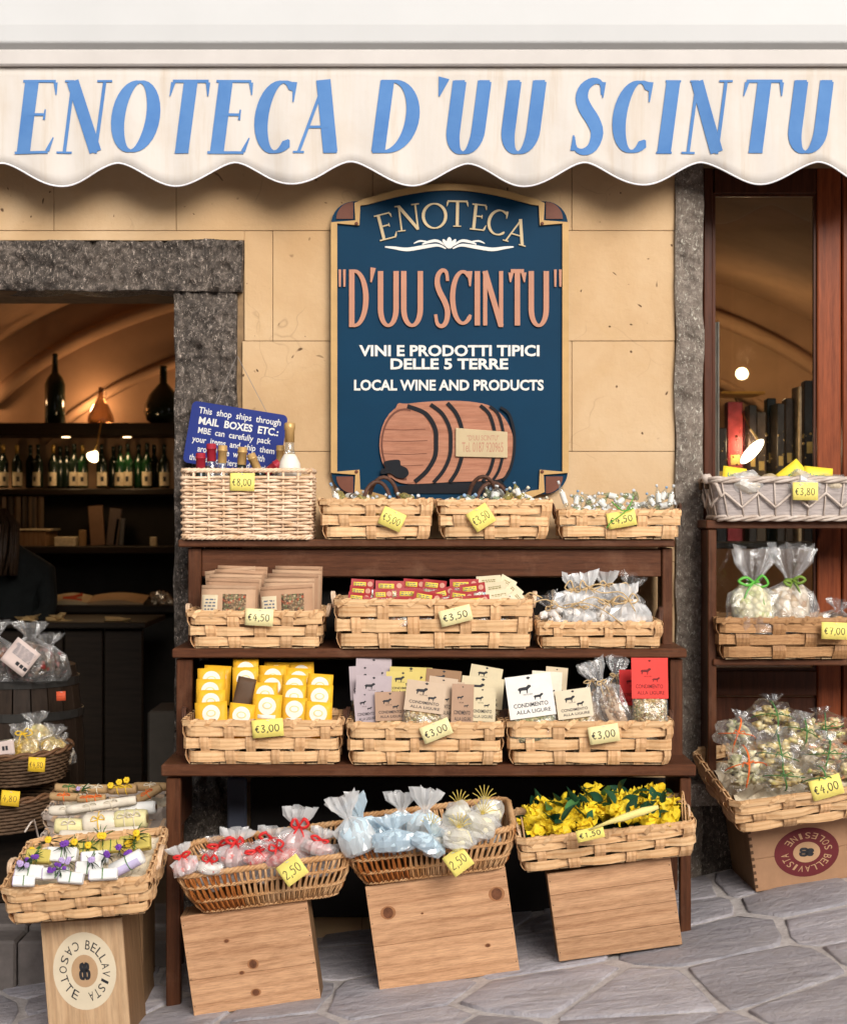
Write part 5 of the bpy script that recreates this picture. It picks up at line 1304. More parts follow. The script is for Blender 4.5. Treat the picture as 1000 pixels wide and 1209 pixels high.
def pack(name, label, cat, px, py, y, w, h, roll, lean, mt, th=.006, yaw=0, grp=None, n=6, kink=0):
    k = S(1, y); t = thing(name, label, cat, P(px, py, y), (R(lean), R(roll), R(yaw)), grp); a, b = w*k/2, h*k/2; sd_ = u(0, 50)
    surf = lambda x, z: -th*max(0, 1-(x/a)**4)*max(0, 1-(z/b)**4) + .0012*noise.noise(Vector((x*60+sd_, z*60, sd_)))
    m = MB(); m.slab(lambda p, q_: (lerp(-a,a,p), surf(lerp(-a,a,p), lerp(-b,b,q_)), lerp(-b,b,q_)), n, n, .002)
    for i, v in enumerate(m.v):
        pass
    m.build('body', mt, t, True); return t, a, b, surf
def patch(root, name, mt, x0, x1, z0, z1, surf, n=5, up=.0009):
    m = MB(); m.slab(lambda p, q_: (lerp(x0,x1,p), surf(lerp(x0,x1,p), lerp(z0,z1,q_))-up, lerp(z0,z1,q_)), n, n, .0004); return m.build(name, mt, root, True)
def disc(root, name, mt, cx, cz, r, surf, up=.001, sz=1):
    m = MB(); n = 20; vs_ = [(cx, surf(cx,cz)-up, cz)]; fs = []
    for q_ in (.5, 1):
        for i in range(n):
            x, z = cx+r*q_*math.cos(2*math.pi*i/n), cz+r*sz*q_*math.sin(2*math.pi*i/n); vs_.append((x, surf(x,z)-up, z))
    for i in range(n): fs.append((0, 1+i, 1+(i+1)%n)); fs.append((1+i, n+1+i, n+1+(i+1)%n, 1+(i+1)%n))
    m.add(vs_, fs); return m.build(name, mt, root)
def mark(root, name, mt, polys, surf, up=.0012):
    m = MB()
    for pl in polys:
        n = len(pl); m.add([(x, surf(x,z)-up, z) for x, z in pl], [tuple(range(n))])
    return m.build(name, mt, root)
def scribble(root, name, mt, x0, x1, z0, z1, surf, rows, w=None, seed=0, up=.0013, words=7):
    r_ = random.Random(seed); m = MB(); dz = (z1-z0)/rows; w = w or dz*.45
    for j in range(rows):
        z = z1-dz*(j+.5); x = x0 + r_.random()*(x1-x0)*.12
        while x < x1-.001:
            L_ = (x1-x0)/words*r_.uniform(.5, 1.2); e = min(x+L_, x1); m.add([(x, surf(x,z)-up, z-w/2), (e, surf(e,z)-up, z-w/2), (e, surf(e,z)-up, z+w/2), (x, surf(x,z)-up, z+w/2)], [(0,1,2,3)]); x = e + (x1-x0)/words*.3
    return m.build(name, mt, root)
# ---- bottles in the hamper
def cap_bottle(label, px, ptop, y, lean, roll, capm, glass, r=.017, h=.26, caph=.055, fill=None):
    t = thing('wine_bottle', label, 'bottle', (0,0,0), (R(lean), R(roll), 0), 'bottles in the willow hamper')
    Rm = Euler((R(lean), R(roll), 0)).to_matrix(); t.location = P(px, ptop, y) - Rm @ Vector((0,0,h))
    MB().lathe([(r*2.2*.9,0),(r*2.2,.01),(r*2.2,h*.45),(r*1.9,h*.55),(r*.9,h*.70),(r*.78,h*.8),(r*.76,h*.985),(r*.5,h*.99)], 16).build('glass', glass, t, True)
    MB().lathe([(r*.80,h-caph),(r*.82,h-caph+.001),(r*.84,h-.018),(r*.95,h-.017),(r*.95,h-.013),(r*.86,h-.012),(r*.86,h-.001),(r*.7,h+.001)], 16).build('capsule', capm, t, True)
    return t
GD = plain('tan_gold_foil', (.58,.36,.14), .4, .15, metal=.35)
for a in (('dark red capped bottle, leftmost in the willow hamper',237,535,-.20,0,0,MT['red_foil'],MT['bottle_dark'],.018),
          ('tall red capped bottle beside the leftmost one in the hamper',249.5,524,-.19,0,-1,MT['red_foil'],MT['glass'],.018),
          ('gold capped clear bottle, third from the left in the hamper',263,526,-.21,0,2,GD,MT['glass'],.017),
          ('dark bottle with a gold cap in the middle of the hamper',286.5,528,-.20,0,3,GD,MT['bottle_dark'],.017),
          ('gold capped bottle leaning left in the middle of the hamper',296,536,-.22,0,-24,GD,MT['bottle_dark'],.016),
          ('red capped bottle leaning far right in the hamper',330,546,-.22,0,52,MT['red_foil'],MT['bottle_dark'],.017),
          ('gold capped bottle behind the milky liqueur in the hamper',331,526,-.15,0,1,GD,MT['glass'],.015)):
    cap_bottle(a[0], a[1], a[2], a[3], a[4], a[5], a[6], a[7], a[8])
t = thing('liqueur_bottle', 'bottle of milky liqueur with a long gold cap at the right of the hamper', 'bottle', P(342, 620, -.22))
k_ = S(1,-.22); m = MB(); m.lathe([(12*k_,0),(13*k_,4*k_),(13.5*k_,64*k_),(12.5*k_,73*k_),(9*k_,80*k_),(6.5*k_,84*k_)], 18); m.build('liquid', plain('milky_liqueur', (.78,.72,.62), .25, .03), t, True)
m = MB(); m.lathe([(6.7*k_,84*k_),(5.4*k_,90*k_),(5.2*k_,102*k_)], 14); m.build('neck', MT['glass'], t, True); m = MB(); m.lathe([(5.8*k_,98*k_),(5.8*k_,112*k_),(6.6*k_,113*k_),(6.4*k_,120*k_),(5*k_,121*k_)], 14); m.build('capsule', GD, t, True)
# ---- little bottles
def vial(label, px, py, y, L_, r, rot, gl_m, capm, grp, lab=True, nm='small_bottle'):
    t = thing(nm, label, 'bottle', P(px, py, y), rot, grp)
    MB().lathe([(r*.9,-L_/2),(r,-L_/2+.002),(r,L_*.12),(r*.85,L_*.18),(r*.42,L_*.27),(r*.40,L_*.40)], 10).build('glass', gl_m, t, True)
    MB().lathe([(r*.5,L_*.38),(r*.52,L_*.5),(r*.4,L_*.505)], 10).build('cap', capm, t, True)
    if lab: m = MB(); m.grid(lambda a, c: ((r+.0006)*math.sin(lerp(-1.6,1.6,a)), -(r+.0006)*math.cos(lerp(-1.6,1.6,a)), lerp(-L_*.38, L_*.05, c)), 8, 1); m.build('label', MT['white_p'] if lab is True else lab, t, True)
    return t
GLS = [MT['glass'], cello('amber_oil_glass', (.80,.72,.30), .12, .04, .22), cello('green_tinted_glass', (.72,.80,.62), .12, .04, .15)]
CP = [plain('pale_grey_cap', (.62,.63,.64), .35), plain('blue_cap', (.25,.38,.55), .35), plain('cream_cap', (.72,.66,.52), .4)]
vial('slim glass bottle standing tilted at the left of the first hooped basket', 396, 585, -.20, .085, .009, (R(-5),R(-22),0), MT['glass'], CP[1], 'small bottles in the first hooped basket')
vial('glass bottle with greenish oil lying across the first hooped basket', 434, 593, -.24, .10, .011, (R(-10),R(-50),0), GLS[1], CP[0], 'small bottles in the first hooped basket')
rv = random.Random(5)
def fillv(n, x0, x1, y0, y1, pz, zv, L_, r, grp, lab_prefix, names):
    for i in range(n):
        a = (i+.5)/n; px = lerp(x0, x1, a) + rv.uniform(-5,5); yy = rv.uniform(y0, y1); 
        vial(lab_prefix + ', ' + names(i, n), px, pz + rv.uniform(-zv, zv), yy, L_*rv.uniform(.85,1.15), r*rv.uniform(.85,1.15), (R(rv.uniform(-30,60)), R(rv.choice((-1,1))*rv.uniform(15,95)), R(rv.uniform(-40,40))), GLS[rv.randrange(3)], CP[rv.choice((0,0,1,2))], grp, rv.random() < .7)
fillv(11, 392, 498, -.25, -.12, 588, 5, .07, .012, 'small bottles in the first hooped basket', 'little labelled bottle lying in the first hooped basket', lambda i, n: ords[i]+' from the left')
fillv(15, 530, 638, -.25, -.12, 587, 6, .065, .012, 'small bottles in the second hooped basket', 'little bottle jumbled in the second hooped basket', lambda i, n: ords[i]+' from the left')
for i, (px, py, rl_) in enumerate(((585,582,10),(600,586,-12),(541,593,-60),(619,594,20),(610,578,-20))):
    vial('little upright bottle in the hooped basket below the painted barrel, '+['in the hoop','right of the hoop','far left','far right','behind the hoop'][i], px, py, -.18-.01*i, .05, .013 if i < 1 else .009, (R(-5),R(rl_),0), GLS[i%3], CP[i%3], 'upright bottles in the second hooped basket')
for i, (px, py, rl_, L_) in enumerate(((664,583,-18,.085),(681,588,10,.05),(777,584,-8,.065),(784,583,22,.05),(793,585,12,.07),(768,590,-30,.05))):
    vial('tiny bottle standing upright in the right end basket, '+ords[i]+' upright from the left', px, py, -.20, L_, .008, (R(-8),R(rl_),0), MT['glass'], CP[i%2], 'upright bottles in the right end basket')
for row, (yy, pz) in enumerate(((-.25,600),(-.18,594),(-.12,588))):
    n_ = 11
    for i in range(n_):
        px = lerp(676, 790, (i+.5)/n_)+rv.uniform(-4,4)
        vial('tiny white labelled bottle in the right end basket, %s row, %s from left' % (['front','middle','back'][row], ords[i]), px, pz+rv.uniform(-5,5), yy, .056, .0095, (R(rv.uniform(-20,70)), R(rv.choice((-1,1))*rv.uniform(30,100)), R(rv.uniform(-50,50))), GLS[0 if rv.random() < .6 else 2], CP[0], 'tiny bottles lying in the right end basket')
# leafy paper tuft in second basket
# ---- brown packets
KR = plain('kraft_brown_paper', (.40,.235,.14), .7, .08, vs_=20, orand=.12); KR2 = plain('kraft_tan_paper', (.46,.29,.18), .7, .08, vs_=20, orand=.1)
HERB = granules('dried_herb_mix', [(.09,.05,.03),(.26,.17,.09),(.45,.10,.04),(.50,.38,.22),(.12,.14,.05),(.35,.23,.12)], 150)
MIX = granules('dried_soup_mix', [(.26,.14,.05),(.58,.38,.15),(.72,.56,.30),(.28,.27,.08),(.50,.28,.10),(.78,.64,.38)], 150)
def brownpack(label, px, py, y, w, h, roll, mt, win=True):
    t, a, b, sf_ = pack('paper_packet', label, 'packet', px, py, y, w, h, roll, -12, mt, .007, grp='brown paper packets with windows')
    patch(t, 'side_label', plain('cream_side_label', (.68,.56,.38)), -a*.96, -a*.38, -b*.7, b*.62, sf_)
    scribble(t, 'label_print', MT['ink_blue'], -a*.88, -a*.46, -b*.5, b*.5, sf_, 8, seed=int(px), words=3)
    m = MB(); m.slab(lambda p, q_: (lerp(-a,a,p), sf_(lerp(-a,a,p), b*.9)-.0015*(1-q_) , lerp(b*.86, b*1.0, q_)), 4, 2, .001); m.build('folded_top', mt, t, True)
    if win:
        patch(t, 'herb_window', HERB, -a*.20, a*.66, -b*.35, b*.66, sf_); pass
for i, (px, py, yy) in enumerate(((269,722,-.40),(273,714,-.375),(277,709,-.35),(282,704,-.325),(274,702,-.30),(285,699,-.275))):
    brownpack('brown paper packet in the left stack on the middle shelf, %s from the front' % ords[i], px, py, yy, 64-i, 62, [1,2,1,3,-6,2][i], KR if i % 2 else KR2)
for i, (px, py, yy, w) in enumerate(((339,723,-.40,62),(341,715,-.375,60),(345,709,-.35,60),(349,705,-.32,58),(352,700,-.29,56))):
    brownpack('brown paper packet in the right stack on the middle shelf, %s from the front' % ords[i], px, py, yy, w, 64, [-3,0,1,2,1][i], KR2 if i % 2 else KR)
# ---- sweet bags with headers
RD = plain('red_header_card', (.36,.018,.022), .45, .15, vs_=60); CRM = plain('cream_header_card', (.72,.62,.42), .5, .1); YL = plain('bright_yellow_print', (.78,.60,.08), .5, .1)
SWEET = granules('mixed_sweets', [(.60,.48,.15),(.65,.58,.40),(.10,.28,.40),(.62,.50,.20),(.45,.08,.06),(.7,.66,.55)], 90, .3)
SWEETY = granules('golden_sweets', [(.62,.38,.06),(.70,.48,.12),(.55,.33,.06),(.72,.55,.2)], 90, .3)
def sweet(label, px, py, y, w, roll, red=True, body=SWEET, hh=12):
    k = S(1,y); t = thing('sweet_bag', label, 'sweet bag', P(px, py, y), (R(-16), R(roll), R(rv.uniform(-8,8))), 'sweet bags in the wide middle basket')
    a = w*k/2; H_ = hh*k; bz = 30*k
    sf_ = lambda x, z: -.008*max(0, 1-(x/a)**2)*max(0, min(1, (-z)/(H_*1.5))) + .001*noise.noise(Vector((x*90+px, z*90, 0)))
    m = MB(); m.slab(lambda p, q_: (lerp(-a,a,p), sf_(lerp(-a,a,p), lerp(-bz,-H_*.4,q_)), lerp(-bz,-H_*.4,q_)), 6, 6, .004); m.build('filling', body, t, True)
    m = MB(); m.slab(lambda p, q_: (lerp(-a*1.02,a*1.02,p), sf_(lerp(-a,a,p), lerp(-bz,-H_*.4,q_))-.003+.0015*noise.noise(Vector((p*9,q_*9,px))), lerp(-bz,-H_*.4,q_)), 7, 7, .0005); m.build('film', MT['film_thin'], t, False)
    m = MB(); m.slab(lambda p, q_: (lerp(-a,a,p), -.0035+.001*math.sin(p*5), lerp(-H_*.5,H_*.5,q_)), 5, 2, .006); m.build('header_card', RD if red else CRM, t)
    f0 = lambda x, z: -.0037+.001*math.sin((x/a*.5+.5)*5)
    if red:
        patch(t, 'header_label', YL, -a*.78, a*.30, -H_*.28, H_*.20, f0, 3, .0006); scribble(t, 'header_print', MT['ink_blue'], -a*.7, a*.22, -H_*.22, H_*.12, f0, 2, seed=int(px), words=4)
        disc(t, 'header_badge', plain('pale_badge', (.62,.30,.22)), a*.66, H_*.02, H_*.26, f0, .0007)
    else: scribble(t, 'header_print', plain('olive_ink', (.25,.20,.06)), -a*.6, a*.6, -H_*.2, H_*.15, f0, 2, seed=int(px), words=6)
    return t
sw = [(428,690,-.30,27,3,1),(426,698,-.34,26,4,1),(424,706,-.38,26,5,1),(460,692,-.31,34,2,1),(452,702,-.36,22,0,1),(489,690,-.29,26,4,1),(484,701,-.37,32,2,1),(513,691,-.30,28,6,1),(505,705,-.40,34,10,1),(522,701,-.36,30,-14,1),(548,690,-.29,34,0,1),
      (558,695,-.33,30,-6,1),(545,704,-.37,28,8,1),(562,709,-.41,32,-4,1),(440,712,-.41,24,12,1),(533,712,-.41,26,-8,1),
      (577,686,-.29,29,-4,0),(584,694,-.32,28,-8,0),(589,703,-.36,30,-8,0),(584,711,-.40,28,-6,0),(599,688,-.28,20,30,0),(607,697,-.32,20,42,0),(612,706,-.37,20,48,0),(601,711,-.40,22,20,0),(474,711,-.42,30,-3,1)]
rc_ = cc_ = 0
for (px, py, yy, w, ro, red) in sw:
    if red: lab = 'small sweet bag with red and yellow header, ' ; rc_ += 1; o_ = ords[rc_-1]
    else: lab = 'small sweet bag with cream header, '; cc_ += 1; o_ = ords[cc_-1]
    pos = 'near x %d' % px
    rowd = 'rear row' if yy > -.315 else ('middle row' if yy > -.385 else 'front row')
    same = sorted([s for s in sw if s[5] == red and (('rear row' if s[2] > -.315 else ('middle row' if s[2] > -.385 else 'front row')) == rowd)])
    idx = [s[:3] for s in same].index((px, py, yy))
    sweet(lab + rowd + ', ' + ords[idx] + ' from the left', px, py, yy, w, ro, bool(red), SWEETY if (px, py) in ((452,702),(460,692)) else SWEET)
# ---- gathered cellophane bags
def cbag(name, label, cat, px, py, y, w, h, roll=0, lean=0, film=None, fill=None, fillr=.8, tie=None, neck=.62, flare=.5, squash=.62, seed=0, grp=None, fillh=.45, lumps=0, bow=0, fsm=True, label_mt=None):
    k = S(1,y); t = thing(name, label, cat, P(px, py, y), (R(lean), R(roll), 0), grp); r = w*k/2; H_ = h*k
    Mq = Matrix.Diagonal((1, squash, 1, 1))
    pr_ = [(r*.55,0),(r*.9,H_*.04),(r,H_*.16),(r*.98,H_*.32),(r*.78,H_*neck*.78),(r*.30,H_*neck*.95),(r*.18,H_*neck),(r*.28,H_*(neck+.06)),(r*flare*.8,H_*(neck+(1-neck)*.5)),(r*flare,H_*.97)]
    m = MB(); m.lathe(pr_, 22, Mq, .20, seed, 0)
    rs__ = random.Random(seed)
    n = 22
    for i in range(len(pr_)):
        for q_ in range(n):
            v = m.v[i*n+q_]; f = (1 + (.22 if i > 3 else .07)*(1 if q_ % 2 else -1)*(1 if i > 3 else .6)) * rs__.uniform(.88,1.10)
            m.v[i*n+q_] = (v[0]*f, v[1]*f, v[2] + (rs__.uniform(-.12,.10)*H_*(1-neck) if i == len(pr_)-1 else 0) + rs__.uniform(-.01,.01)*H_)
    m.f.pop(); m.build('film', film or MT['cello'], t, False)
    if fill:
        m = MB()
        if lumps:
            for i in range(lumps):
                a = rs__.uniform(0, 6.28); q_ = rs__.uniform(.1,.62)*r*fillr; m.blob((q_*math.cos(a), q_*squash*math.sin(a), rs__.uniform(.12,.9)*H_*fillh), (r*.30, r*.26, r*.24), 7, 5, .5, i+seed)
        else: m.blob((0,0,H_*fillh*.52), (r*fillr*.98, r*squash*fillr*.95, H_*fillh*.52), 16, 10, .18, seed)
        m.build('contents', fill, t, fsm)
    if tie:
        m = MB(); zt = H_*neck; m.tube([(r*.22*math.cos(a), r*.22*squash*math.sin(a), zt) for a in [2*math.pi*i/10 for i in range(10)]], r*.055, 5, True)
        for s_ in (-rs__.uniform(.4,.95), rs__.uniform(.4,.95)):
            zt = H_*neck + rs__.uniform(-.12,.12)*r
            m.tube(sm([(0,-r*.15,zt),(s_*r*.4,-r*.3,zt+r*rs__.uniform(.05,.4)),(s_*r*.75,-r*.3,zt+r*.05*bow),(s_*r*.35,-r*.32,zt-r*.12),(0,-r*.18,zt)],3), r*.04*(1+bow), 5, squash=.4)
            m.tube(sm([(0,-r*.16,zt),(s_*r*.35,-r*.34,zt-r*.35),(s_*r*.5,-r*.36,zt-r*.8)],3), r*.035*(1+bow), 5, squash=.4)
        m.build('tie', tie, t, True)
    return t
WH = plain('white_sugared_almonds', (.86,.80,.75), .5, .1)
for i, (px, py, yy, w, h, ro) in enumerate(((660,742,-.40,40,58,-22),(684,742,-.41,44,52,4),(745,744,-.40,50,72,-6),(716,740,-.38,46,62,8),(700,728,-.31,50,70,-10),(672,728,-.30,48,66,10),(735,726,-.29,44,66,18),(716,720,-.25,44,60,0))):
    cbag('clear_bag', 'raffia tied clear bag on the middle shelf, ' + ['front row, leftmost, leaning out over the rim','front row, second from the left','front row, rightmost and widest','front row, just left of the widest bag','rear row, second from the left','rear row, leftmost','rear row, rightmost','rearmost, behind the centre'][i], 'bag', px, py, yy, w, h*.78, ro, -8, MT['cello_milky'] if i % 3 else MT['film_thin'], WH, .95, MT['raffia'], .62, .6, .6, i, 'clear bags of white sweets', .55, 12)
m = MB(); m.tube(sm([P(640,706,-.42),P(626,700,-.43),P(620,706,-.43),P(628,712,-.43),P(645,708,-.42),P(668,718,-.43),P(700,705,-.42),P(720,716,-.42)],4), .0022, 5)
m.tube(sm([P(690,690,-.42),P(710,700,-.43),P(735,700,-.43),P(750,722,-.44)],4), .0020, 5); m.tube(sm([P(665,715,-.44),P(690,712,-.45),P(715,722,-.45),P(735,738,-.45)],4), .0018, 5)
solo('raffia_strand', m, MT['raffia'], 'loose looping raffia strand over the clear bags of the middle shelf', 'raffia', smooth=True)
# ---- yellow tea sachets
YS = plain('yellow_sachet_paper', (.82,.43,.025), .45, .08, vs_=25, orand=.06); EM = plain('white_round_emblem', (.80,.76,.66), .5, .05); EM2 = plain('pale_gold_print', (.80,.62,.25), .5, .1)
ys = [(250,843,-.565,38,-4),(284,845,-.57,30,6),(315,834,-.555,34,3),(347,838,-.55,29,3),(375,843,-.555,31,4),(249,829,-.52,33,0),(347,823,-.51,29,2),(377,823,-.515,31,2),(313,820,-.50,30,0),(248,816,-.48,33,0),(321,811,-.46,32,1),(347,811,-.47,28,3),(377,810,-.47,30,4),
      (250,803,-.44,33,-2),(290,802,-.44,31,-1),(322,800,-.42,32,0),(352,803,-.42,32,2),(290,792,-.41,30,0),(256,800,-.40,32,3),(326,796,-.38,30,2),(356,796,-.38,30,-2)]
rws = {}
for s in ys:
    rws.setdefault(int((s[2]+.6)/.055), []).append(s)
for rk, items in sorted(rws.items()):
    for j, (px, py, yy, w, ro) in enumerate(sorted(items)):
        t, a, b, sf_ = pack('tea_sachet', 'yellow sachet with white round emblem, %s from the left, %s row from front' % (ords[j], ords[rk]), 'sachet', px, py+9, yy, w, 46, ro, -9, YS, .005, grp='yellow tea sachets in the basket')
        ze = 9*S(1,yy); r_ = S(10.5, yy); disc(t, 'emblem', EM, 0, ze, r_, sf_); disc(t, 'emblem_centre', EM2, 0, ze+.001, r_*.55, sf_, .0016, .7); disc(t, 'emblem_centre', EM, 0, ze+.001, r_*.40, sf_, .0020, .7)
        patch(t, 'name_print', EM, -a*.62, a*.62, ze-r_*1.42, ze-r_*.98, sf_, 3, .0011); scribble(t, 'fine_print', EM2, -a*.5, a*.5, ze-r_*2.0, ze-r_*1.55, sf_, 2, seed=int(px))
t, a, b, sf_ = pack('dark_packet', 'dark brown packet end poking up between the yellow sachets', 'packet', 288, 820, -.50, 22, 40, 12, -9, plain('dark_brown_paper', (.10,.055,.03)), .004)
# ---- herb packs with header cards
def herbpack(label, px, py, y, w, h, roll, col, grp, fillm=MIX, body=26, dark=MT['ink'], lines=2, bw=.92, tear=0):
    k = S(1,y); t = thing('herb_packet', label, 'packet', P(px, py, y), (R(-8), R(roll), R(rv.uniform(-6,6))), grp); a, b = w*k/2, h*k/2; B_ = body*k; sd_ = px*.37
    mt = plain('header_%02d%02d%02d' % tuple(int(c*99) for c in col), col, .6, .05, vs_=20)
    f0 = lambda x, z: -.004 + .0018*math.sin(x/a*1.4+sd_) + .0012*(z/b)
    m = MB(); m.slab(lambda p, q_: (lerp(-a,a,p), f0(lerp(-a,a,p), lerp(-b,b,q_)), lerp(-b,b,q_)), 6, 4, .0008); m.build('header_card', mt, t)
    m = MB(); sg_ = random.Random(int(px)); a2 = a*bw
    m.slab(lambda p, q_: (lerp(-a2,a2,p), .006-.014*math.sin(math.pi*min(1,max(0,p)))**.6*math.sin(math.pi*min(1,(1-q_)*.9+.02))**.5 + .0016*noise.noise(Vector((p*9+px, q_*9, 1))), lerp(-b-B_, -b*.90, q_)), 8, 8, .004); m.build('contents', fillm, t, True)
    m = MB(); m.slab(lambda p, q_: (lerp(-a2*1.06,a2*1.06,p), .0035-.014*math.sin(math.pi*min(1,max(0,p)))**.6*math.sin(math.pi*min(1,(1-q_)*.9+.02))**.5 + .0030*noise.noise(Vector((p*8+px, q_*8, 5))), lerp(-b-B_, -b*1.01, q_)), 9, 7, .0004); m.build('film', MT['film_thin'], t, False)
    # hanging hole, two grazing animals and two lines of lettering
    def beast(cx, cz, s): return [[(cx+s*x_, cz+s*z_) for x_, z_ in ((-1,.1),(-.7,.35),(.3,.4),(.6,.65),(.95,.6),(1.0,.35),(.6,.1),(.45,-.1),(.4,-.55),(.28,-.55),(.25,-.1),(-.5,-.08),(-.65,-.5),(-.78,-.5),(-.78,-.1))]]
    pol = [[(x_*a*.10, b*.86+z_*a*.06) for x_, z_ in ((-1,0),(0,-1.2),(1,0),(0,1))]]
    pol += beast(-a*.22, b*.32, a*.30) + beast(a*.34, -b*.08, a*.22)
    mark(t, 'animal_print', dark, pol, f0, .0005)
    m = MB()
    text(m, 'MISTO PER', -a*.3, a*.1, b*.05, b*.12, 0, .0, None, lambda x, z: f0(x,z)-.0005)
    text(m, 'CONDIMENTO', -a*.78, a*.72, -b*.50, -b*.30, 0, .015, None, lambda x, z: f0(x,z)-.0005)
    text(m, 'ALLA LIGURE', -a*.70, a*.80, -b*.80, -b*.62, 0, .01, None, lambda x, z: f0(x,z)-.0005)
    m.build('lettering', dark, t)
    return t
LI = (.46,.38,.40); KB = (.42,.265,.175); TN = (.56,.42,.30); YE = (.62,.49,.15); CR = (.66,.56,.37)
hb = [('lilac grey header at the back left',441,795,-.42,42,36,2,LI),('lilac grey header second from back at left',432,806,-.46,38,40,-4,LI),('lilac grey header third from back at left',441,817,-.50,42,38,2,LI),('narrow lilac grey header at front left',432,836,-.56,27,36,-6,LI),
      ('kraft brown header at the front left',461,834,-.58,36,34,-2,KB),('mustard yellow header at the back',485,801,-.44,50,26,2,YE),('mustard yellow header just before the other one',476,807,-.47,40,28,0,YE),('large tan header tilted in the middle front',502,823,-.60,47,36,8,TN),
      ('dark kraft header at the back centre',523,806,-.44,42,30,6,(.30,.17,.09)),('tan header behind the large tilted tan one',521,824,-.54,34,48,8,TN),('tan header right of centre',533,830,-.53,28,50,4,TN),('kraft brown header at front right of centre',546,832,-.57,26,48,2,KB),
      ('cream header at the back right',573,801,-.42,38,28,10,CR),('wide cream header behind the front right one',569,818,-.50,50,36,6,CR),('cream header at the front right',569,832,-.56,32,40,3,CR)]
for (lb_, px, py, yy, w, h, ro, c) in hb:
    herbpack('herb mix packet with '+lb_+' in the middle basket', px, py, yy, w, h, ro, c, 'herb packets with header cards')
herbpack('herb mix packet with a large white header at the left of the right bottom basket', 626, 822, -.60, 55, 50, -7, (.78,.74,.68), 'herb packets with header cards', granules('green_herb_mix', [(.20,.22,.09),(.45,.42,.20),(.60,.55,.40),(.30,.32,.12),(.52,.40,.2)], 170), 28)
herbpack('white headed herb packet just behind the large white one', 645, 815, -.55, 36, 44, 4, (.72,.64,.52), 'herb packets with header cards', MIX, 30)
herbpack('cream headed herb packet tilted left beside the large white one', 678, 831, -.58, 42, 34, -8, (.72,.62,.46), 'herb packets with header cards', MIX, 28)
herbpack('rear cream headed herb packet between the white ones and the clear tubes', 656, 808, -.46, 26, 40, 6, (.62,.50,.34), 'herb packets with header cards', MIX, 30)
herbpack('herb mix packet with a bright red header at the right end of the bottom shelf', 767, 801, -.585, 43, 48, 0, (.78,.055,.045), 'herb packets with header cards', MIX, 38, plain('dark_red_ink', (.16,.01,.01)))
herbpack('red headed packet half hidden behind the bright red one', 748, 812, -.50, 34, 42, 0, (.62,.03,.03), 'herb packets with header cards', MIX, 36, plain('dark_red_ink', (.16,.01,.01)))
PASTA = granules('dried_mushroom_mix', [(.22,.11,.05),(.48,.32,.18),(.62,.50,.36),(.36,.2,.1)], 120)
for i, (px, py, yy, w, h, ro, lb_) in enumerate(((735,862,-.57,36,92,-24,'clear tube bag of dried mushroom mix with a tan label, leaning left in front'),(712,858,-.54,32,80,-14,'clear tube bag of dried mix behind the leaning one'),(716,850,-.46,34,78,12,'clear tube bag with an open top at the back near the red header'))):
    t = cbag('tube_bag', lb_, 'bag', px, py, yy, w, h, ro, -6, MT['cello'], PASTA, .8, MT['raffia'], .68, .75, .5, 40+i, 'clear tube bags of dried mix', .56)
    if i < 2:
        m = MB(); k_ = S(1, yy); m.slab(lambda a, b: (lerp(-10*k_,10*k_,a), -S(10,yy)*.62, lerp(8*k_,30*k_,b)), 2, 2, .001); m.build('label', plain('tan_label', (.55,.38,.24)), t)
# ---- red ribboned bags
REDF = plain('red_white_sweets', (.72,.55,.52), .4, .2, vs_=90, col2=(.62,.05,.05)); REDR = plain('red_ribbon', (.68,.03,.03), .4, .1)
for i, (px, py, yy, w, h, ro) in enumerate(((222,1030,-.80,34,44,-20),(246,1030,-.80,36,34,6),(278,1022,-.74,48,56,2),(306,1018,-.78,40,34,-12),(350,1012,-.72,50,74,4),(336,1018,-.80,40,40,-24),(374,1008,-.76,38,40,16),(262,1016,-.70,40,40,-8),(318,1010,-.66,44,44,8))):
    cbag('ribbon_bag', 'clear bag of sweets with red ribbon, ' + ['at the far left rim','second from the left at the front','with a pleated top in the left half','low one in the front centre','tallest, standing right of centre','just left of the tallest bag','at the right rim','behind the pleated one','behind the centre'][i], 'bag', px, py+3, yy, w, h*.85, ro, -4, MT['cello'] if i % 2 else MT['cello_milky'], REDF if i not in (1,) else WH, .9, REDR, .60, .75, .6, 60+i, 'red ribboned bags', .5, 0, 1.2)
BLF = plain('pale_blue_sweets', (.55,.68,.76), .5, .1, vs_=30); CRF = plain('cream_meringue_sweets', (.76,.68,.42), .5, .15, vs_=30, col2=(.72,.70,.62))
for i, (px, py, yy, w, h, ro, fm, ff) in enumerate(((428,1002,-.80,46,76,-22,MT['cello_milky'],BLF),(446,998,-.76,44,70,-30,MT['cello_blue'],BLF),(466,1000,-.82,52,44,-4,MT['cello_blue'],BLF),(474,985,-.70,40,56,0,MT['cello_milky'],BLF),(498,990,-.74,44,66,6,MT['cello_milky'],BLF),(500,1000,-.83,46,36,30,MT['cello_blue'],BLF))):
    cbag('blue_bag', 'pale blue sweet bag in the brown basket, ' + ['leftmost with two crumpled ends','second from the left leaning left','lying low at the front','with a pleated white top at the back','tall one with a wide flared top','lying low just right of the front one'][i], 'bag', px, py+6, yy, w, h, ro, -4, fm, ff, .92, None, .60, .8, .6, 80+i, 'pale blue sweet bags', .55)
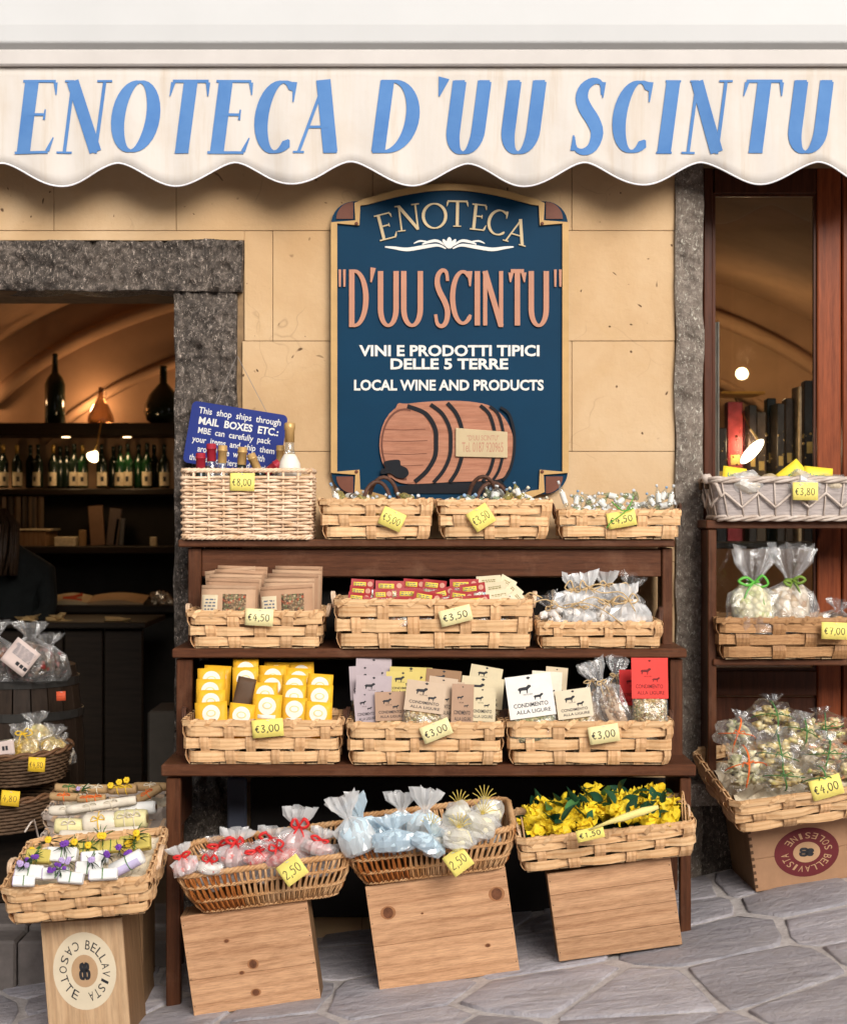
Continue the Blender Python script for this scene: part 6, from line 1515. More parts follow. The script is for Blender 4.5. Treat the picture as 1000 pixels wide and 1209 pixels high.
for i, (px, py, yy, w, h, ro) in enumerate(((542,962,-.74,38,34,0),(512,986,-.80,36,30,-10),(566,972,-.78,44,34,12),(540,986,-.83,40,26,5),(575,958,-.68,40,36,-10))):
    k = S(1,yy); t = thing('cream_bag', 'round cream sweet bag in the brown basket, ' + ['topmost with a twisted yellow end','front left','right one below the straw','low in the front centre','rearmost beside the straw'][i], 'bag', P(px, py+4, yy), (0,R(ro),0), 'cream sweet bags'); r = w*k/2
    m = MB(); m.blob((0,0,0), (r*.92,r*.8,h*k*.46), 14, 9, .15, i); m.build('contents', CRF, t, True); m = MB(); m.blob((0,0,0), (r*1.05,r*.92,h*k*.54), 16, 10, .35, i+9); m.build('film', MT['cello_milky'], t, False)
    m = MB()
    for q_ in range(7): a = R(20+q_*20); m.tube([(0,0,h*k*.42),(r*.5*math.cos(a), -.004*q_, h*k*.42+r*.7*math.sin(a)+.004),(r*.8*math.cos(a), -.003*q_, h*k*.45+r*1.0*math.sin(a))], .0012, 4)
    m.build('straw_tie', plain('yellow_straw', (.62,.48,.12)), t)
# ---- yellow sweets and leaves
YW = plain('yellow_crepe_wrapper', (.86,.62,.03), .5, .1, vs_=30, orand=.1); LF = plain('dark_green_leaf', (.018,.075,.035), .35, .25, vs_=20, orand=.3); LF2 = plain('mid_green_leaf', (.07,.20,.06), .35, .25, vs_=20, orand=.3)
rl = random.Random(11)
Bm = local(b3)
def leaf_mb(m, L_, w, curl, M=None):
    n = 5; vs_ = []; fs = []
    for i in range(n+1):
        t_ = i/n; ww = w*math.sin(math.pi*min(.999, t_**.8))*.5 + .0002; z = curl*math.sin(t_*2.2)
        vs_ += [(L_*t_, -ww, z+ww*.35), (L_*t_, 0, z), (L_*t_, ww, z+ww*.35)]
    for i in range(n):
        for c_ in (0, 1): fs.append((i*3+c_, i*3+c_+1, (i+1)*3+c_+1, (i+1)*3+c_))
    b0 = len(vs_); vs_ += [(x, y, z-.0006) for x, y, z in vs_]; fs += [tuple(q_+b0 for q_ in f[::-1]) for f in fs[:]]
    return m.add(vs_, fs, M)
yl_ = []
for i in range(64):
    gx_ = -.205+.41*((i*.618) % 1); gy_ = -.115+.22*rl.random(); hz = .095 + .040*(1-(gx_/.25)**2)*(.4+.6*rl.random()) + .05*(gy_+.1)
    t = thing('wrapped_sweet', 'yellow wrapped sweet with green leaves heaped in the basket at lower right of the stand', 'sweet', Bm @ Vector((gx_, gy_, hz)), (R(rl.uniform(-50,50)), R(rl.uniform(-50,50)), R(rl.uniform(0,360))), 'yellow wrapped sweets with leaves')
    m = MB(); m.blob((0,0,0), (.027,.019,.018), 9, 6, .35, i)
    for s_ in (-1, 1):
        N_ = 8
        m.grid(lambda a, b: (s_*(.014+.024*b), (lerp(-.004,.004,a)+(a-.5)*.030*b), .005*math.sin(a*13+i)*b + .003*rl.uniform(-1,1)*b), N_, 2)
    m.grid(lambda a, b: (lerp(-.022,.026,a), -.014-.016*b+.003*math.sin(a*11+i), .010+.014*b*math.sin(a*7)), 6, 2)
    m.build('wrapper', YW, t, False)
    yl_.append((t, gx_, gy_))
    if rl.random() < .85:
        m = MB(); L_ = rl.uniform(.045,.075); leaf_mb(m, L_, L_*.45, rl.uniform(-.006,.012), Matrix.Translation((.0,-.008,.016)) @ Matrix.Rotation(rl.uniform(0,6.28), 4, 'Z') @ Matrix.Rotation(R(rl.uniform(-55,-5)), 4, 'Y')); m.build('leaf', LF if rl.random() < .75 else LF2, t, True)
bands_ = ['front rim', 'second row', 'third row', 'fourth row', 'fifth row', 'sixth row', 'seventh row', 'back rim']
yl_.sort(key=lambda q_: q_[2])
for j in range(8):
    for i, q_ in enumerate(sorted(yl_[j*8:j*8+8], key=lambda w__: w__[1])):
        q_[0]['label'] = 'yellow wrapped sweet with green leaves, %s of the heap, %s from the left' % (bands_[j], ords[i])
t = thing('paper_twist', 'long pale yellow paper twist lying across the yellow sweets above the price card', 'paper twist', P(735, 966, -.86), (0, R(-16), 0))
m = MB(); k_ = S(1,-.86); m.tube([(-42*k_,-.004,-.006),(-20*k_,-.008,0),(0,-.01,.002),(25*k_,-.006,.003),(44*k_,0,.002)], [.003,.005,.010,.011,.006], 8, squash=.8); m.build('wrapper', plain('pale_yellow_paper', (.86,.72,.26)), t, True)

# ---- left flower basket goods
WS = plain('white_soap_wrap', (.82,.81,.78), .5, .04, vs_=20); LIL = plain('lilac_edge', (.58,.52,.74), .5, .05); GS = plain('green_string', (.08,.20,.06), .5, .2); PU = plain('purple_petals', (.20,.06,.42), .6, .3, vs_=60); LP = plain('light_lilac_petals', (.55,.42,.72), .6, .2, vs_=60); YP = plain('yellow_petals', (.88,.58,.03), .6, .15, vs_=60); YC = plain('yellow_green_wrap', (.62,.50,.12), .6, .15)
def soap(label, px, py, y, w, h, roll, c=WS, lil=True):
    k = S(1,y); t = thing('wrapped_soap', label, 'soap', P(px,py,y), (R(-28),R(roll),R(rv.uniform(-8,8))), 'wrapped soaps in the flower basket'); a, b = w*k/2, h*k/2
    m = MB(); m.cbox(-a, a, -b*.7, b*.7, -b, b, .003); m.build('wrapper', c, t)
    if lil: m = MB(); m.cbox(-a*1.004, -a*.84, -b*.705, b*.705, -b*1.005, b*1.005, .003); m.build('edge_band', LIL, t)
    m = MB(); m.tube([(0,-b*.72,-b),(0,-b*.74,b),(0,0,b*1.03)], .0016, 5); m.build('string', GS, t); return t
sp_ = [('lying at the very front centre left',84,1037,-.985,30,13,2,WS,1),('lying at the very front centre',122,1033,-.985,34,13,-4,WS,1),('tilted at the far left behind the posy',28,1041,-1.0,26,12,3,WS,1),('box shaped, with a posy, upper left of centre',74,1010,-.86,36,17,0,WS,1),('at the front centre right',105,1026,-.95,31,16,-3,WS,1),('at the far left front',35,1030,-.95,34,16,4,WS,1),('at the front left of centre',66,1032,-.96,32,14,-2,WS,1),('behind the front centre ones',112,1014,-.90,32,16,-4,WS,1),('tan one behind the left posy',46,1012,-.86,30,16,0,YC,0),('tan one in the centre back',100,1002,-.80,40,14,-3,YC,0),('yellow green one at the right back',160,996,-.78,36,18,-8,YC,0),('tan one right of the tall soap',132,1000,-.80,30,14,-6,YC,0)]
for a in sp_: soap(('white wrapped soap ' if a[7] is WS else 'wrapped soap ') + a[0] + ' of the flower basket', *a[1:8], lil=bool(a[8]))
t = thing('rolled_towel', 'white and lilac rolled cloth tied with green string in the flower basket', 'rolled cloth', P(150, 1020, -.95), (R(-10), R(-28), 0)); k_ = S(1,-.95)
m = MB(); m.lathe([(7*k_,-21*k_),(9*k_,-20*k_),(9*k_,20*k_),(7*k_,21*k_)], 16, Matrix.Rotation(R(90),4,'Y')); m.build('cloth', WS, t, True)
m = MB(); m.lathe([(9.2*k_,-16*k_),(9.2*k_,16*k_)], 16, Matrix.Translation((0,0,-.002)) @ Matrix.Rotation(R(90),4,'Y') @ Matrix.Diagonal((.9,1,1,1))); m.f = m.f[:-2]; m.build('lilac_layer', LIL, t, True)
m = MB(); m.tube([(2*k_, 9.6*k_*math.sin(a), 9.6*k_*math.cos(a)) for a in [2*math.pi*i/14 for i in range(14)]], .0014, 5, True); m.build('string', GS, t)
def posy(label, px, py, y, pm, n=5, spread=9, r=3.2, green=10, rot=0, grp='flower posies on the soaps', leafL=14):
    k = S(1,y); t = thing('flower_posy', label, 'flowers', P(px,py,y), (R(-30), R(rot), 0), grp); rg = random.Random(int(px*7+py))
    m = MB()
    for i in range(green):
        a = rg.uniform(0,360); leaf_mb(m, leafL*k*rg.uniform(.6,1.1), 3.2*k, .003*rg.uniform(-1,2), Matrix.Rotation(R(a),4,'Y') @ Matrix.Rotation(R(rg.uniform(-25,25)),4,'Z'))
    m.build('leaves', LF2 if rg.random() < .6 else LF, t, True)
    for i in range(n):
        m = MB(); c = Vector((rg.uniform(-spread,spread)*k, -.006-rg.random()*.006, rg.uniform(-spread,spread)*k*.5))
        for q_ in range(6): a = q_*math.pi/3; m.blob(c+Vector((math.cos(a)*r*.55*k, 0, math.sin(a)*r*.55*k)), (r*.55*k,.003,r*.5*k), 6, 4, .3, q_)
        m.blob(c+Vector((0,-.003,0)), r*.35*k, 6, 4, 0); m.build('flower', pm, t, True)
for a in (('purple posy on the upper left white soap',76,998,-.88,PU,2,4,4,12),('lilac posy at the far left of the flower basket',30,1020,-.97,LP,4,9,3.4,16),('purple posy behind the far left lilac one',38,1014,-.92,PU,4,7,3,18),('purple and green posy on the front left soap',70,1027,-.985,PU,7,11,2.6,16),('lilac posy just above the front left purple one',78,1018,-.97,LP,4,5,3.2,8),
          ('small lilac posy on the front centre right soap',107,1017,-.97,LP,2,3,3.6,8),('deep purple posy right of centre',124,1010,-.94,PU,3,4,3.4,12),('deep purple posy by the rolled cloth',147,1011,-.93,PU,5,7,3.4,12),('small purple bud above the rolled cloth',141,1002,-.90,PU,1,1,4,8)):
    posy(a[0], a[1], a[2], a[3], a[4], a[5], a[6], a[7], a[8])
for i, (px, py) in enumerate(((58,993),(121,988),(161,986),(155,997),(105,1000),(40,1007),(90,995),(164,990))):
    posy('yellow button flower with dark leaves, %s' % ['leftmost at the rim','centre of the back rim','rightmost upper one','right one just below the upper one','low one in the centre','low one at the left','between the left and centre ones','far right beside the upper one'][i], px, py, -.80-.02*(i%3), YP, 1+(i%2), 2+2*(i%2), 4.4, 9, 0, 'yellow flowers in the flower basket', 17)
# ---- parcels in the middle basket, rolls in the rear one
def roll(name, label, cat, px, py, y, w, h, ang, mt, rib=None, nr=1, grp=None):
    k = S(1,y); t = thing(name, label, cat, P(px,py,y), (R(-5), R(ang), R(rv.uniform(-6,6))), grp); a, r = w*k/2, h*k/2
    m = MB(); m.lathe([(r*.55,-a),(r*.9,-a*.985),(r*1.0,-a*.8),(r*1.04,0),(r*1.0,a*.8),(r*.9,a*.985),(r*.55,a)], 14, Matrix.Rotation(R(90),4,'Y'), .12, px); m.build('paper', mt, t, True)
    m = MB(); m.lathe([(r*.5,-a*1.004),(r*.5,a*1.004)], 10, Matrix.Rotation(R(90),4,'Y')); m.build('roll_end', plain('roll_core', (.30,.19,.10)), t)
    if rib:
        for q_ in range(nr):
            x = lerp(-.5,.5,(q_+.5)/nr)*a*1.2; m = MB(); m.tube([(x+.001*math.sin(i), r*1.09*math.sin(b_), r*1.09*math.cos(b_)) for i, b_ in enumerate([2*math.pi*i/14 for i in range(14)])], .0016, 5, True)
            m.tube(sm([(x,-r*1.0,r*.5),(x+.012,-r*1.2,r*.9),(x+.02,-r*1.1,r*.4),(x,-r*1.0,r*.5),(x-.012,-r*1.2,r*.8),(x-.02,-r*1.1,r*.3),(x,-r*1.05,r*.4)],3), .0016, 4); m.build('ribbon', rib, t, True)
    return t
GZ = plain('cream_gauze', (.76,.68,.56), .7, .1, vs_=30); GY = plain('pale_yellow_parcel', (.76,.68,.36), .6, .1, vs_=30); KP = plain('brown_roll_paper', (.46,.29,.14), .6, .12, vs_=30); OR = plain('orange_ribbon', (.80,.16,.03), .4, .1); YR = plain('yellow_ribbon', (.85,.55,.04), .4, .1); WR = plain('cream_ribbon', (.74,.66,.52), .5, .1)
for i, a in enumerate((('yellow parcel at the left',82,976,-.50,34,19,2,GY,GZ,1),('cream parcel in the centre',118,972,-.50,38,24,-4,GZ,YR,1),('pale parcel at the right',155,968,-.50,38,23,-4,GY,GZ,2),('white rolled cloth lying across the top',120,951,-.42,84,11,-9,GZ,WR,2),('white parcel lying low in front',98,988,-.55,56,13,2,GZ,None,1),('cream parcel low at the right front',140,984,-.55,50,13,-5,GZ,None,1),('pale parcel at the rear left',80,957,-.40,44,12,-2,GZ,WR,1),('white parcel at the rear right',163,955,-.40,44,15,-6,WS,None,1))):
    roll('gauze_parcel', a[0]+' of the middle basket at bottom left', 'parcel', *a[1:7], a[7], a[8], a[9], 'gauze parcels')
for i, a in enumerate((('leftmost, with orange ribbons',76,941,-.25,34,10,2,KP,OR,1),('front centre, with orange ribbon',108,943,-.26,34,9,-2,KP,OR,2),('upper centre, with cream ribbon',110,932,-.18,40,11,0,KP,WR,2),('under the yellow bow',145,932,-.20,34,12,-2,KP,YR,2),('angled at the right',175,938,-.26,34,11,-28,KP,OR,1),('rear left with green ribbon',82,931,-.16,34,10,4,KP,GS,1),('rear right',178,929,-.16,40,10,0,KP,WR,1))):
    roll('paper_roll', 'brown paper roll '+a[0]+' in the rear basket at bottom left', 'paper roll', *a[1:7], a[7], a[8], a[9], 'brown paper rolls')
posy('yellow ribbon bow on top of the brown rolls in the rear basket', 140, 924, -.21, YP, 3, 10, 4, 2)
posy('purple and green sprig on the left of the rear basket', 96, 934, -.24, LP, 2, 4, 2.6, 10)

# ================================================================== RIGHT HAND UNIT
ru = thing('side_shelf', 'dark wooden shelf unit in front of the shop window at the right edge', 'shelf unit')
def rb(name, px0, px1, pz0, pz1, yf, yb, mt, yr=None):
    yr = yf if yr is None else yr
    m = MB(); m.cbox(X(px0,yr), X(px1,yr), yf, yb, Z(pz1,yr), Z(pz0,yr), .003); return m.build(name, mt, ru)
rb('shelf', 834, 1180, 614, 624, -.20, .10, MT['stand']); rb('shelf', 842, 1180, 778, 786, -.20, .10, MT['stand'])
rb('stile', 836, 846, 625, 925, -.19, -.165, MT['stand_v']); rb('stile', 1168, 1178, 625, 925, -.19, -.165, MT['stand_v'])
rb('side_panel', 838, 842, 625, 925, -.163, .10, MT['stand_v'], -.19)
# basket 1: whitewashed wicker with zigzag
def zig_basket(label, loc, w, d, h):
    root = thing('wicker_basket', label, 'basket', loc, (0,0,0)); g = dict(wt=w, wb=w*.90, dt=d, db=d*.9, h=h)
    m = MB(); N_ = 60
    vs_ = []
    for z in (.002, h-.012):
        for i in range(N_): p, n_ = rr(*dims(g, z), .03, i/N_); p = p - n_*.004; vs_.append((p.x, p.y, z))
    m.add(vs_, [(i, (i+1)%N_, N_+(i+1)%N_, N_+i) for i in range(N_)]); m.build('lining', mat('grey_woven_lining', (.46,.40,.38), .8, .2, 60, .6, 160, stretch=(.4,.4,3)), root, True)
    K = 26; m = MB()
    for k in range(K):
        pts = [rr(*dims(g, z), .03, k/K)[0] + Vector((0,0,z)) for z in (0, h*.5, h-.01)]; m.tube(pts, .0028, 5)
    m.build('stakes', MT['wicker_grey'], root, True)
    m = MB(); pts = []
    for i in range(K*8):
        t_ = i/(K*8); p, n_ = rr(*dims(g, h*.5), .03, t_); z = h*.47 + h*.17*(abs(((t_*K*.5) % 1)*2-1)*2-1) ; p = p + n_*.006; p.z = z; pts.append(p)
    m.tube(pts, .0042, 6, True); m.build('zigzag', MT['wicker_grey'], root, True)
    for z, r_, nme in ((h-.006,.0062,'rim'),(.006,.0052,'foot_rim')):
        m = MB(); path = []
        for i in range(110): p, n_ = rr(*dims(g, z), .03, i/110); p.z = z; path.append((p, n_))
        braid(m, path, r_, .006, 9); m.build(nme, MT['wicker_grey'], root, True)
    m = MB(); m.blob((-w/2-.008,-d*.35,h-.002), (.018,.015,.016), 10, 7, .2, 3); m.tube([(-w/2-.008,-d*.35,h-.002),(-w/2+.015,-d*.5,h-.02),(-w/2+.03,-d*.52,h-.06)], .006, 6); m.build('handle_knot', MT['wicker_grey'], root, True)
    m = MB(); m.tube([(-w/2-.004, .06*math.cos(a)-.0, h*.75+.03*math.sin(a)) for a in [math.pi*i/8 for i in range(9)]], .007, 6); m.build('handle', MT['wicker_dark'], root, True)
    m = MB(); m.box(-w*.44, w*.44, -d*.43, d*.43, .002, .006); m.build('base', MT['splint_d'], root)
    return root
RZ1 = Z(614,-.20)
zig_basket('whitewashed willow basket with zigzag weave on top of the right shelf unit', Vector((X(935,-.24), -.12, RZ1)), S(190,-.24), .24, S(50,-.24))
for i, (px, py, yy, w, h, ro, lb_) in enumerate(((867,562,-.12,28,22,8,'at the left end'),(934,560,-.16,34,22,-38,'tilted up in the middle'),(966,563,-.17,34,24,6,'lying right of the tilted one'))):
    t, a, b, sf_ = pack('yellow_bag', 'yellow topped pasta bag in the whitewashed basket, '+lb_, 'bag', px, py, yy, w, h, ro, -15, plain('bright_yellow_film', (.88,.66,.05), .35, .05), .006, grp='yellow topped bags in the whitewashed basket')
    m = MB(); text(m, 'Liguria', -a*.6, a*.6, -b*.3, b*.25, 0, .02, None, lambda x, z: sf_(x,z)-.0012); m.build('lettering', plain('green_print', (.03,.28,.20)), t)
for i, (px, py, yy, w, h, mt_, lb_) in enumerate(((880,572,-.20,46,26,MT['cello_milky'],'clear bag of pale pasta at the left of the whitewashed basket'),(908,571,-.18,34,24,plain('straw_hat_tan', (.50,.38,.22)),'tan round loaf shaped bag in the middle of the whitewashed basket'),(950,572,-.20,44,26,MT['cello_milky'],'clear bag of yellow pasta behind the price card of the whitewashed basket'),(982,572,-.19,40,22,MT['cello'],'clear bag at the right end of the whitewashed basket'))):
    k = S(1,yy); t = thing('pasta_bag', lb_, 'bag', P(px,py,yy), (0,0,0), 'round bags in the whitewashed basket'); r = w*k/2
    m = MB(); m.blob((0,0,0), (r*.95,.05,h*k*.5), 14, 9, .15, i); m.build('contents', mt_ if i == 1 else plain('pale_pasta_%d' % (i%2), (.62,.52,.38) if i != 2 else (.72,.60,.22), .5, .2, vs_=60), t, True)
    if i != 1: m = MB(); m.blob((0,0,0), (r*1.05,.056,h*k*.58), 16, 10, .3, i+4); m.build('film', mt_, t)
# basket 2
RZ2 = Z(778,-.20)
rb2 = splint_basket('tan splint basket with two gift bags on the right shelf unit', Vector((X(927,-.24), -.115, RZ2)), S(162,-.24), S(146,-.24), .25, .22, S(50,-.24), (0,0,R(2)), 3, 4, mh=woodmat('tan_splint_along', (.22,.10,.04),(.50,.28,.13),'x',.5,2.0,orand=.1), mv=woodmat('tan_splint_upright', (.18,.08,.03),(.44,.24,.11),'z',.5,2.0,orand=.1))
GR = plain('bright_green_ribbon', (.12,.42,.06), .35, .1)
PG = granules('green_white_pasta', [(.78,.70,.42),(.84,.78,.58),(.52,.54,.22),(.84,.76,.48)], 60, .4); BG = granules('brown_white_goods', [(.55,.36,.18),(.80,.70,.56),(.38,.22,.10),(.82,.74,.62)], 45, .4)
cbag('gift_bag', 'tall cellophane gift bag with a bright green ribbon, left in the tan basket', 'gift bag', 888, 752, -.20, 62, 108, 2, -4, MT['cello'], PG, .82, GR, .60, .75, .7, 200, 'cellophane gift bags', .56, 0, .5)
cbag('gift_bag', 'tall cellophane gift bag with an orange and green tie, right in the tan basket', 'gift bag', 932, 752, -.18, 64, 112, 3, -4, MT['cello'], BG, .82, plain('olive_green_ribbon', (.16,.25,.04), .4), .60, .8, .7, 210, 'cellophane gift bags', .56, 0, .5)
cbag('gift_bag', 'low dark cellophane bag at the right end of the tan basket', 'gift bag', 985, 752, -.17, 46, 46, 10, -4, MT['cello'], granules('dark_goods', [(.10,.05,.03),(.25,.12,.05),(.05,.03,.02),(.40,.25,.12)], 60), .9, None, .7, .7, .7, 220, 'cellophane gift bags', .5)
# crate and basket 3
gx3 = X(892,-.30); g3 = Z(1052,-.30)
cr3 = crate('wine crate with a dark red oval winery seal on the paving at the right edge', Vector((X(962,-.30), -.30, Z(1043,-.30))), .37, .28, .20, (0,R(-8),R(4)), (.5,.5), plain('reddish_crate_pine', (.42,.235,.13), .55, .2, vs_=6), False)
for s_ in range(9):
    m = MB(); m.cbox(-.186,-.176, -.0008, .002, .012+s_*.021, .012+s_*.021+.010, .0005); m.build('box_joint', plain('dark_end_grain', (.10,.05,.025)), cr3)
seal(cr3, -.012, .098, 39*S(1,-.3), 1.0, .74, plain('dark_red_seal_print', (.13,.018,.022), .5, .08), None, plain('tan_seal_middle', (.48,.29,.16)), plain('tan_seal_middle', (.48,.29,.16)), 'BELLAVISTA', 'SOLESINE', -12)
b5 = splint_basket('large splint basket of pasta bags tied with green, on the crate at the right edge', P(942,974,-.46)+Vector((.03,.19,.045)), S(200,-.46), S(178,-.46), .44, .38, .115, (R(13),R(-7),R(5)), 3, 5, lash=7, mh=rb2.children[0].data.materials[0], mv=rb2.children[-1].data.materials[0] if False else MT['splint_v'])
for c_ in b5.children:
    if c_.data.materials[0] == rb2.children[0].data.materials[0]: c_.data.materials[0] = MT['splint_h']
filler(b5, .43, .38, .075, TIS)
PF = granules('tagliatelle_nests', [(.84,.60,.20),(.88,.72,.36),(.76,.50,.16),(.66,.60,.20),(.90,.78,.48)], 70, .5); PF2 = granules('tricolour_pasta', [(.87,.66,.32),(.80,.30,.14),(.60,.60,.18),(.88,.72,.42)], 80, .5)
BM = local(b5)
pl_ = [(870,868,-.30,46,48,12,'upper left, tied with orange',MT['cello'],PG,OR),(880,905,-.42,52,56,-4,'front left corner, tied with orange',MT['cello'],PG,OR),(912,850,-.16,56,50,0,'topmost, leaning at the back',MT['cello'],PF,GS),(916,895,-.36,56,62,4,'centre, crossed with dark green string',MT['cello'],PF,GS),(925,918,-.47,52,36,0,'front centre under the crossed one',MT['cello'],PF,GS),
       (972,862,-.18,52,44,-6,'rear right',MT['cello'],PF2,GS),(975,895,-.34,56,52,6,'right of centre with red specks',MT['cello'],PF2,GS),(1010,900,-.34,52,52,0,'at the right edge of the photo',MT['cello'],PF2,GS),(968,920,-.47,48,34,-4,'front right behind the price card',MT['cello'],PF2,GS),(945,868,-.22,46,46,14,'rear centre, yellowish',MT['cello'],PF,GS)]
for i, (px, py, yy, w, h, ro, lb_, fm, ff, ti) in enumerate(pl_):
    k = S(1,yy); t = thing('pasta_bag', 'cellophane pasta bag in the large basket, '+lb_, 'pasta bag', P(px,py,yy), (R(-18),R(ro),0), 'pasta bags in the large right basket'); a, b = w*k*.45, h*k*.45
    m = MB()
    rp = random.Random(i)
    for q_ in range(16): m.blob((rp.uniform(-.65,.65)*a, rp.uniform(-.02,.012), rp.uniform(-.7,.6)*b), (a*.34, .014, b*.20), 7, 5, .8, q_+i*20, Matrix.Rotation(0,4,'Y'))
    m.build('pasta', ff, t, True)
    m = MB(); m.blob((0,0,0), (a*1.08,.042,b*1.02), 20, 14, .35, i*3+1)
    m.v = [(x*(1+.05*rp.uniform(-1,1)), y_*(1+.15*rp.uniform(-1,1)), z) for x, y_, z in m.v]
    m.slab(lambda p, q_: (lerp(-a*.2,a*.2,p)*(1+q_*2.0), .005*math.sin(p*17+i)-.01, lerp(b*.9,b*1.35,q_)), 8, 3, .0005)
    m.build('film', MT['film_thin'] if i % 3 else MT['cello'], t)
    m = MB(); ja, jb = rp.uniform(-.12,.12), rp.uniform(-.2,.2)
    m.tube([(a*(ja+.10*math.sin(t_*2+i)), -.047*math.cos(t_), b*1.0*math.sin(t_)) for t_ in [R(-85+17*q_) for q_ in range(11)]], .0017, 5, squash=1.6)
    m.tube([(a*1.06*math.sin(t_), -.047*math.cos(t_), b*(jb+.10*math.sin(t_*1.5+i))) for t_ in [R(-85+17*q_) for q_ in range(11)]], .0017, 5, squash=1.6)
    m.tube([(a*ja,-.049,b*jb),(a*(ja+.25),-.054,b*(jb+.16)),(a*(ja+.38),-.050,b*(jb+.02))], .0018, 5); m.tube([(a*ja,-.049,b*jb),(a*(ja-.22),-.055,b*(jb+.12)),(a*(ja-.30),-.050,b*(jb-.10))], .0018, 5)
    m.build('tie', ti, t)

# ================================================================== goods just inside the doorway
MT['keg'] = woodmat('dark_barrel_oak', (.010,.006,.004), (.034,.021,.014), 'z', .6, .7)
kg = thing('barrel', 'dark oak barrel just inside the doorway carrying bags of sweets', 'barrel', (X(18,.75), .80, FZ))
Hk = Z(792,.55)-FZ; n = 22
for i in range(n):
    m = MB(); a0, a1 = 2*math.pi*i/n+.012, 2*math.pi*(i+1)/n-.012; vs_ = []; 
    for z in range(7):
        r_ = .21+.035*math.sin(math.pi*z/6)
        for a in (a0, a1):
            for q_ in (r_, r_-.02): vs_.append((q_*math.cos(a), q_*math.sin(a), Hk*z/6))
    fs = [];
    for z in range(6):
        b0 = z*4; fs += [(b0,b0+2,b0+6,b0+4),(b0+1,b0+5,b0+7,b0+3),(b0,b0+4,b0+5,b0+1),(b0+2,b0+3,b0+7,b0+6)]
    fs += [(0,1,3,2),(24,26,27,25)]; m.add(vs_, fs); m.build('stave', MT['keg'], kg)
for z in (.06,.22,.78,.93):
    m = MB(); r_ = .213+.035*math.sin(math.pi*z); m.lathe([(r_,Hk*z-.015),(r_+.003,Hk*z-.015),(r_+.003,Hk*z+.015),(r_,Hk*z+.015)], 28); m.f = m.f[:-2]; m.build('hoop', plain('dark_iron', (.03,.028,.026), .4), kg)
m = MB(); m.lathe([(.205,Hk-.03),(.205,Hk-.015)], 24); m.build('barrel_head', MT['keg'], kg)
DKB = granules('dark_mixed_sweets', [(.05,.03,.02),(.18,.12,.07),(.20,.02,.02),(.30,.24,.2),(.06,.05,.04)], 60, .3)
for i, (px, py, yy, w, h, lb_) in enumerate(((36,806,.60,62,74,'large one behind the white tag'),(-6,806,.62,56,76,'at the left edge of the photo'),(58,806,.68,46,60,'right one with a long dark end'))):
    cbag('sweet_sack', 'dark bag of sweets on the barrel, '+lb_, 'bag', px, py, yy, w, h, 0, 0, MT['cello'], DKB, .9, None, .72, .6, .7, 300+i, 'dark bags on the barrel', .6)
t, a, b, sf_ = pack('info_tag', 'tilted pinkish white information tag on the bags on the barrel', 'tag', 24, 776, .50, 34, 34, 38, -5, plain('pinkish_white_card', (.62,.50,.46)), .001); scribble(t, 'tag_print', MT['ink_blue'], -a*.8, a*.8, -b*.1, b*.75, sf_, 7, seed=3, words=5)
mark(t, 'square_marks', MT['ink'], [[(a*x_, b*z_),(a*(x_+.26), b*z_),(a*(x_+.26), b*(z_+.26)),(a*x_, b*(z_+.26))] for x_, z_ in ((.0,-.6),(.34,-.6),(.66,-.6))], sf_)
wbas = [(28,920,.40,118,36,'upper, heaped with yellow pasta bags'),(8,975,.30,128,38,'lower, below the yellow price card')]
for (px, py, yy, w, h, lb_) in wbas:
    k = S(1,yy); root = thing('round_basket', 'dark round wicker basket inside the doorway, '+lb_, 'basket', P(px,py,yy), (R(4),R(-4),0), 'dark round baskets inside the doorway'); r = w*k/2; H_ = h*k; m = MB()
    for j in range(9):
        z = H_*j/9; rr_ = r*(.8+.2*j/9); m.tube([((rr_+.004*math.cos(i*math.pi+j*math.pi))*math.cos(2*math.pi*i/48), (rr_+.004*math.cos(i*math.pi+j*math.pi))*.8*math.sin(2*math.pi*i/48), z) for i in range(48)], H_/20, 5, True)
    props(m.build('weave', MT['wicker_dark'], root, True), kind='stuff')
    m = MB()
    for ph in (0, math.pi): m.tube([((r+.007*math.cos(i*.9+ph))*math.cos(2*math.pi*i/60), (r+.007*math.cos(i*.9+ph))*.8*math.sin(2*math.pi*i/60), H_+.007*math.sin(i*.9+ph)) for i in range(60)], .006, 6, True)
    m.build('rim', plain('brown_willow_rim', (.16,.08,.04), .5), root, True)
    m = MB(); m.lathe([(r*.79,0),(r*.79,.006)], 20, Matrix.Diagonal((1,.8,1,1))); m.build('base', MT['wicker_dark'], root)
m = MB(); m.cbox(X(-40,.35), X(70,.35), .20+.17, .62, FZ, Z(976,.30)-.002, .004); solo('low_stool', m, MT['shelfdark'], 'dark low stool carrying the lower round basket inside the doorway', 'stool')
m = MB(); m.cbox(X(-30,.5), X(70,.5), .55, .78-.0, Z(976,.30)+.0, Z(922,.40)-.004, .004); solo('low_stool', m, MT['shelfdark'], 'dark block carrying the upper round basket inside the doorway', 'stool')
for i, (px, py, yy, w, h, ff, lb_) in enumerate(((32,886,.36,40,34,SWEETY,'centre front'),(58,884,.40,38,30,SWEETY,'right of centre'),(10,890,.38,38,32,PF,'left behind the white label'),(44,874,.46,44,34,PF,'topmost'),(76,890,.44,30,24,BG,'at the right rim'))):
    cbag('pasta_bag', 'golden cellophane bag in the upper dark round basket, '+lb_, 'bag', px, py+14, yy, w, h+14, u(-20,20), 0, MT['cello'], ff, .9, YR if i == 0 else None, .7, .6, .7, 400+i, 'golden bags in the round basket', .6)
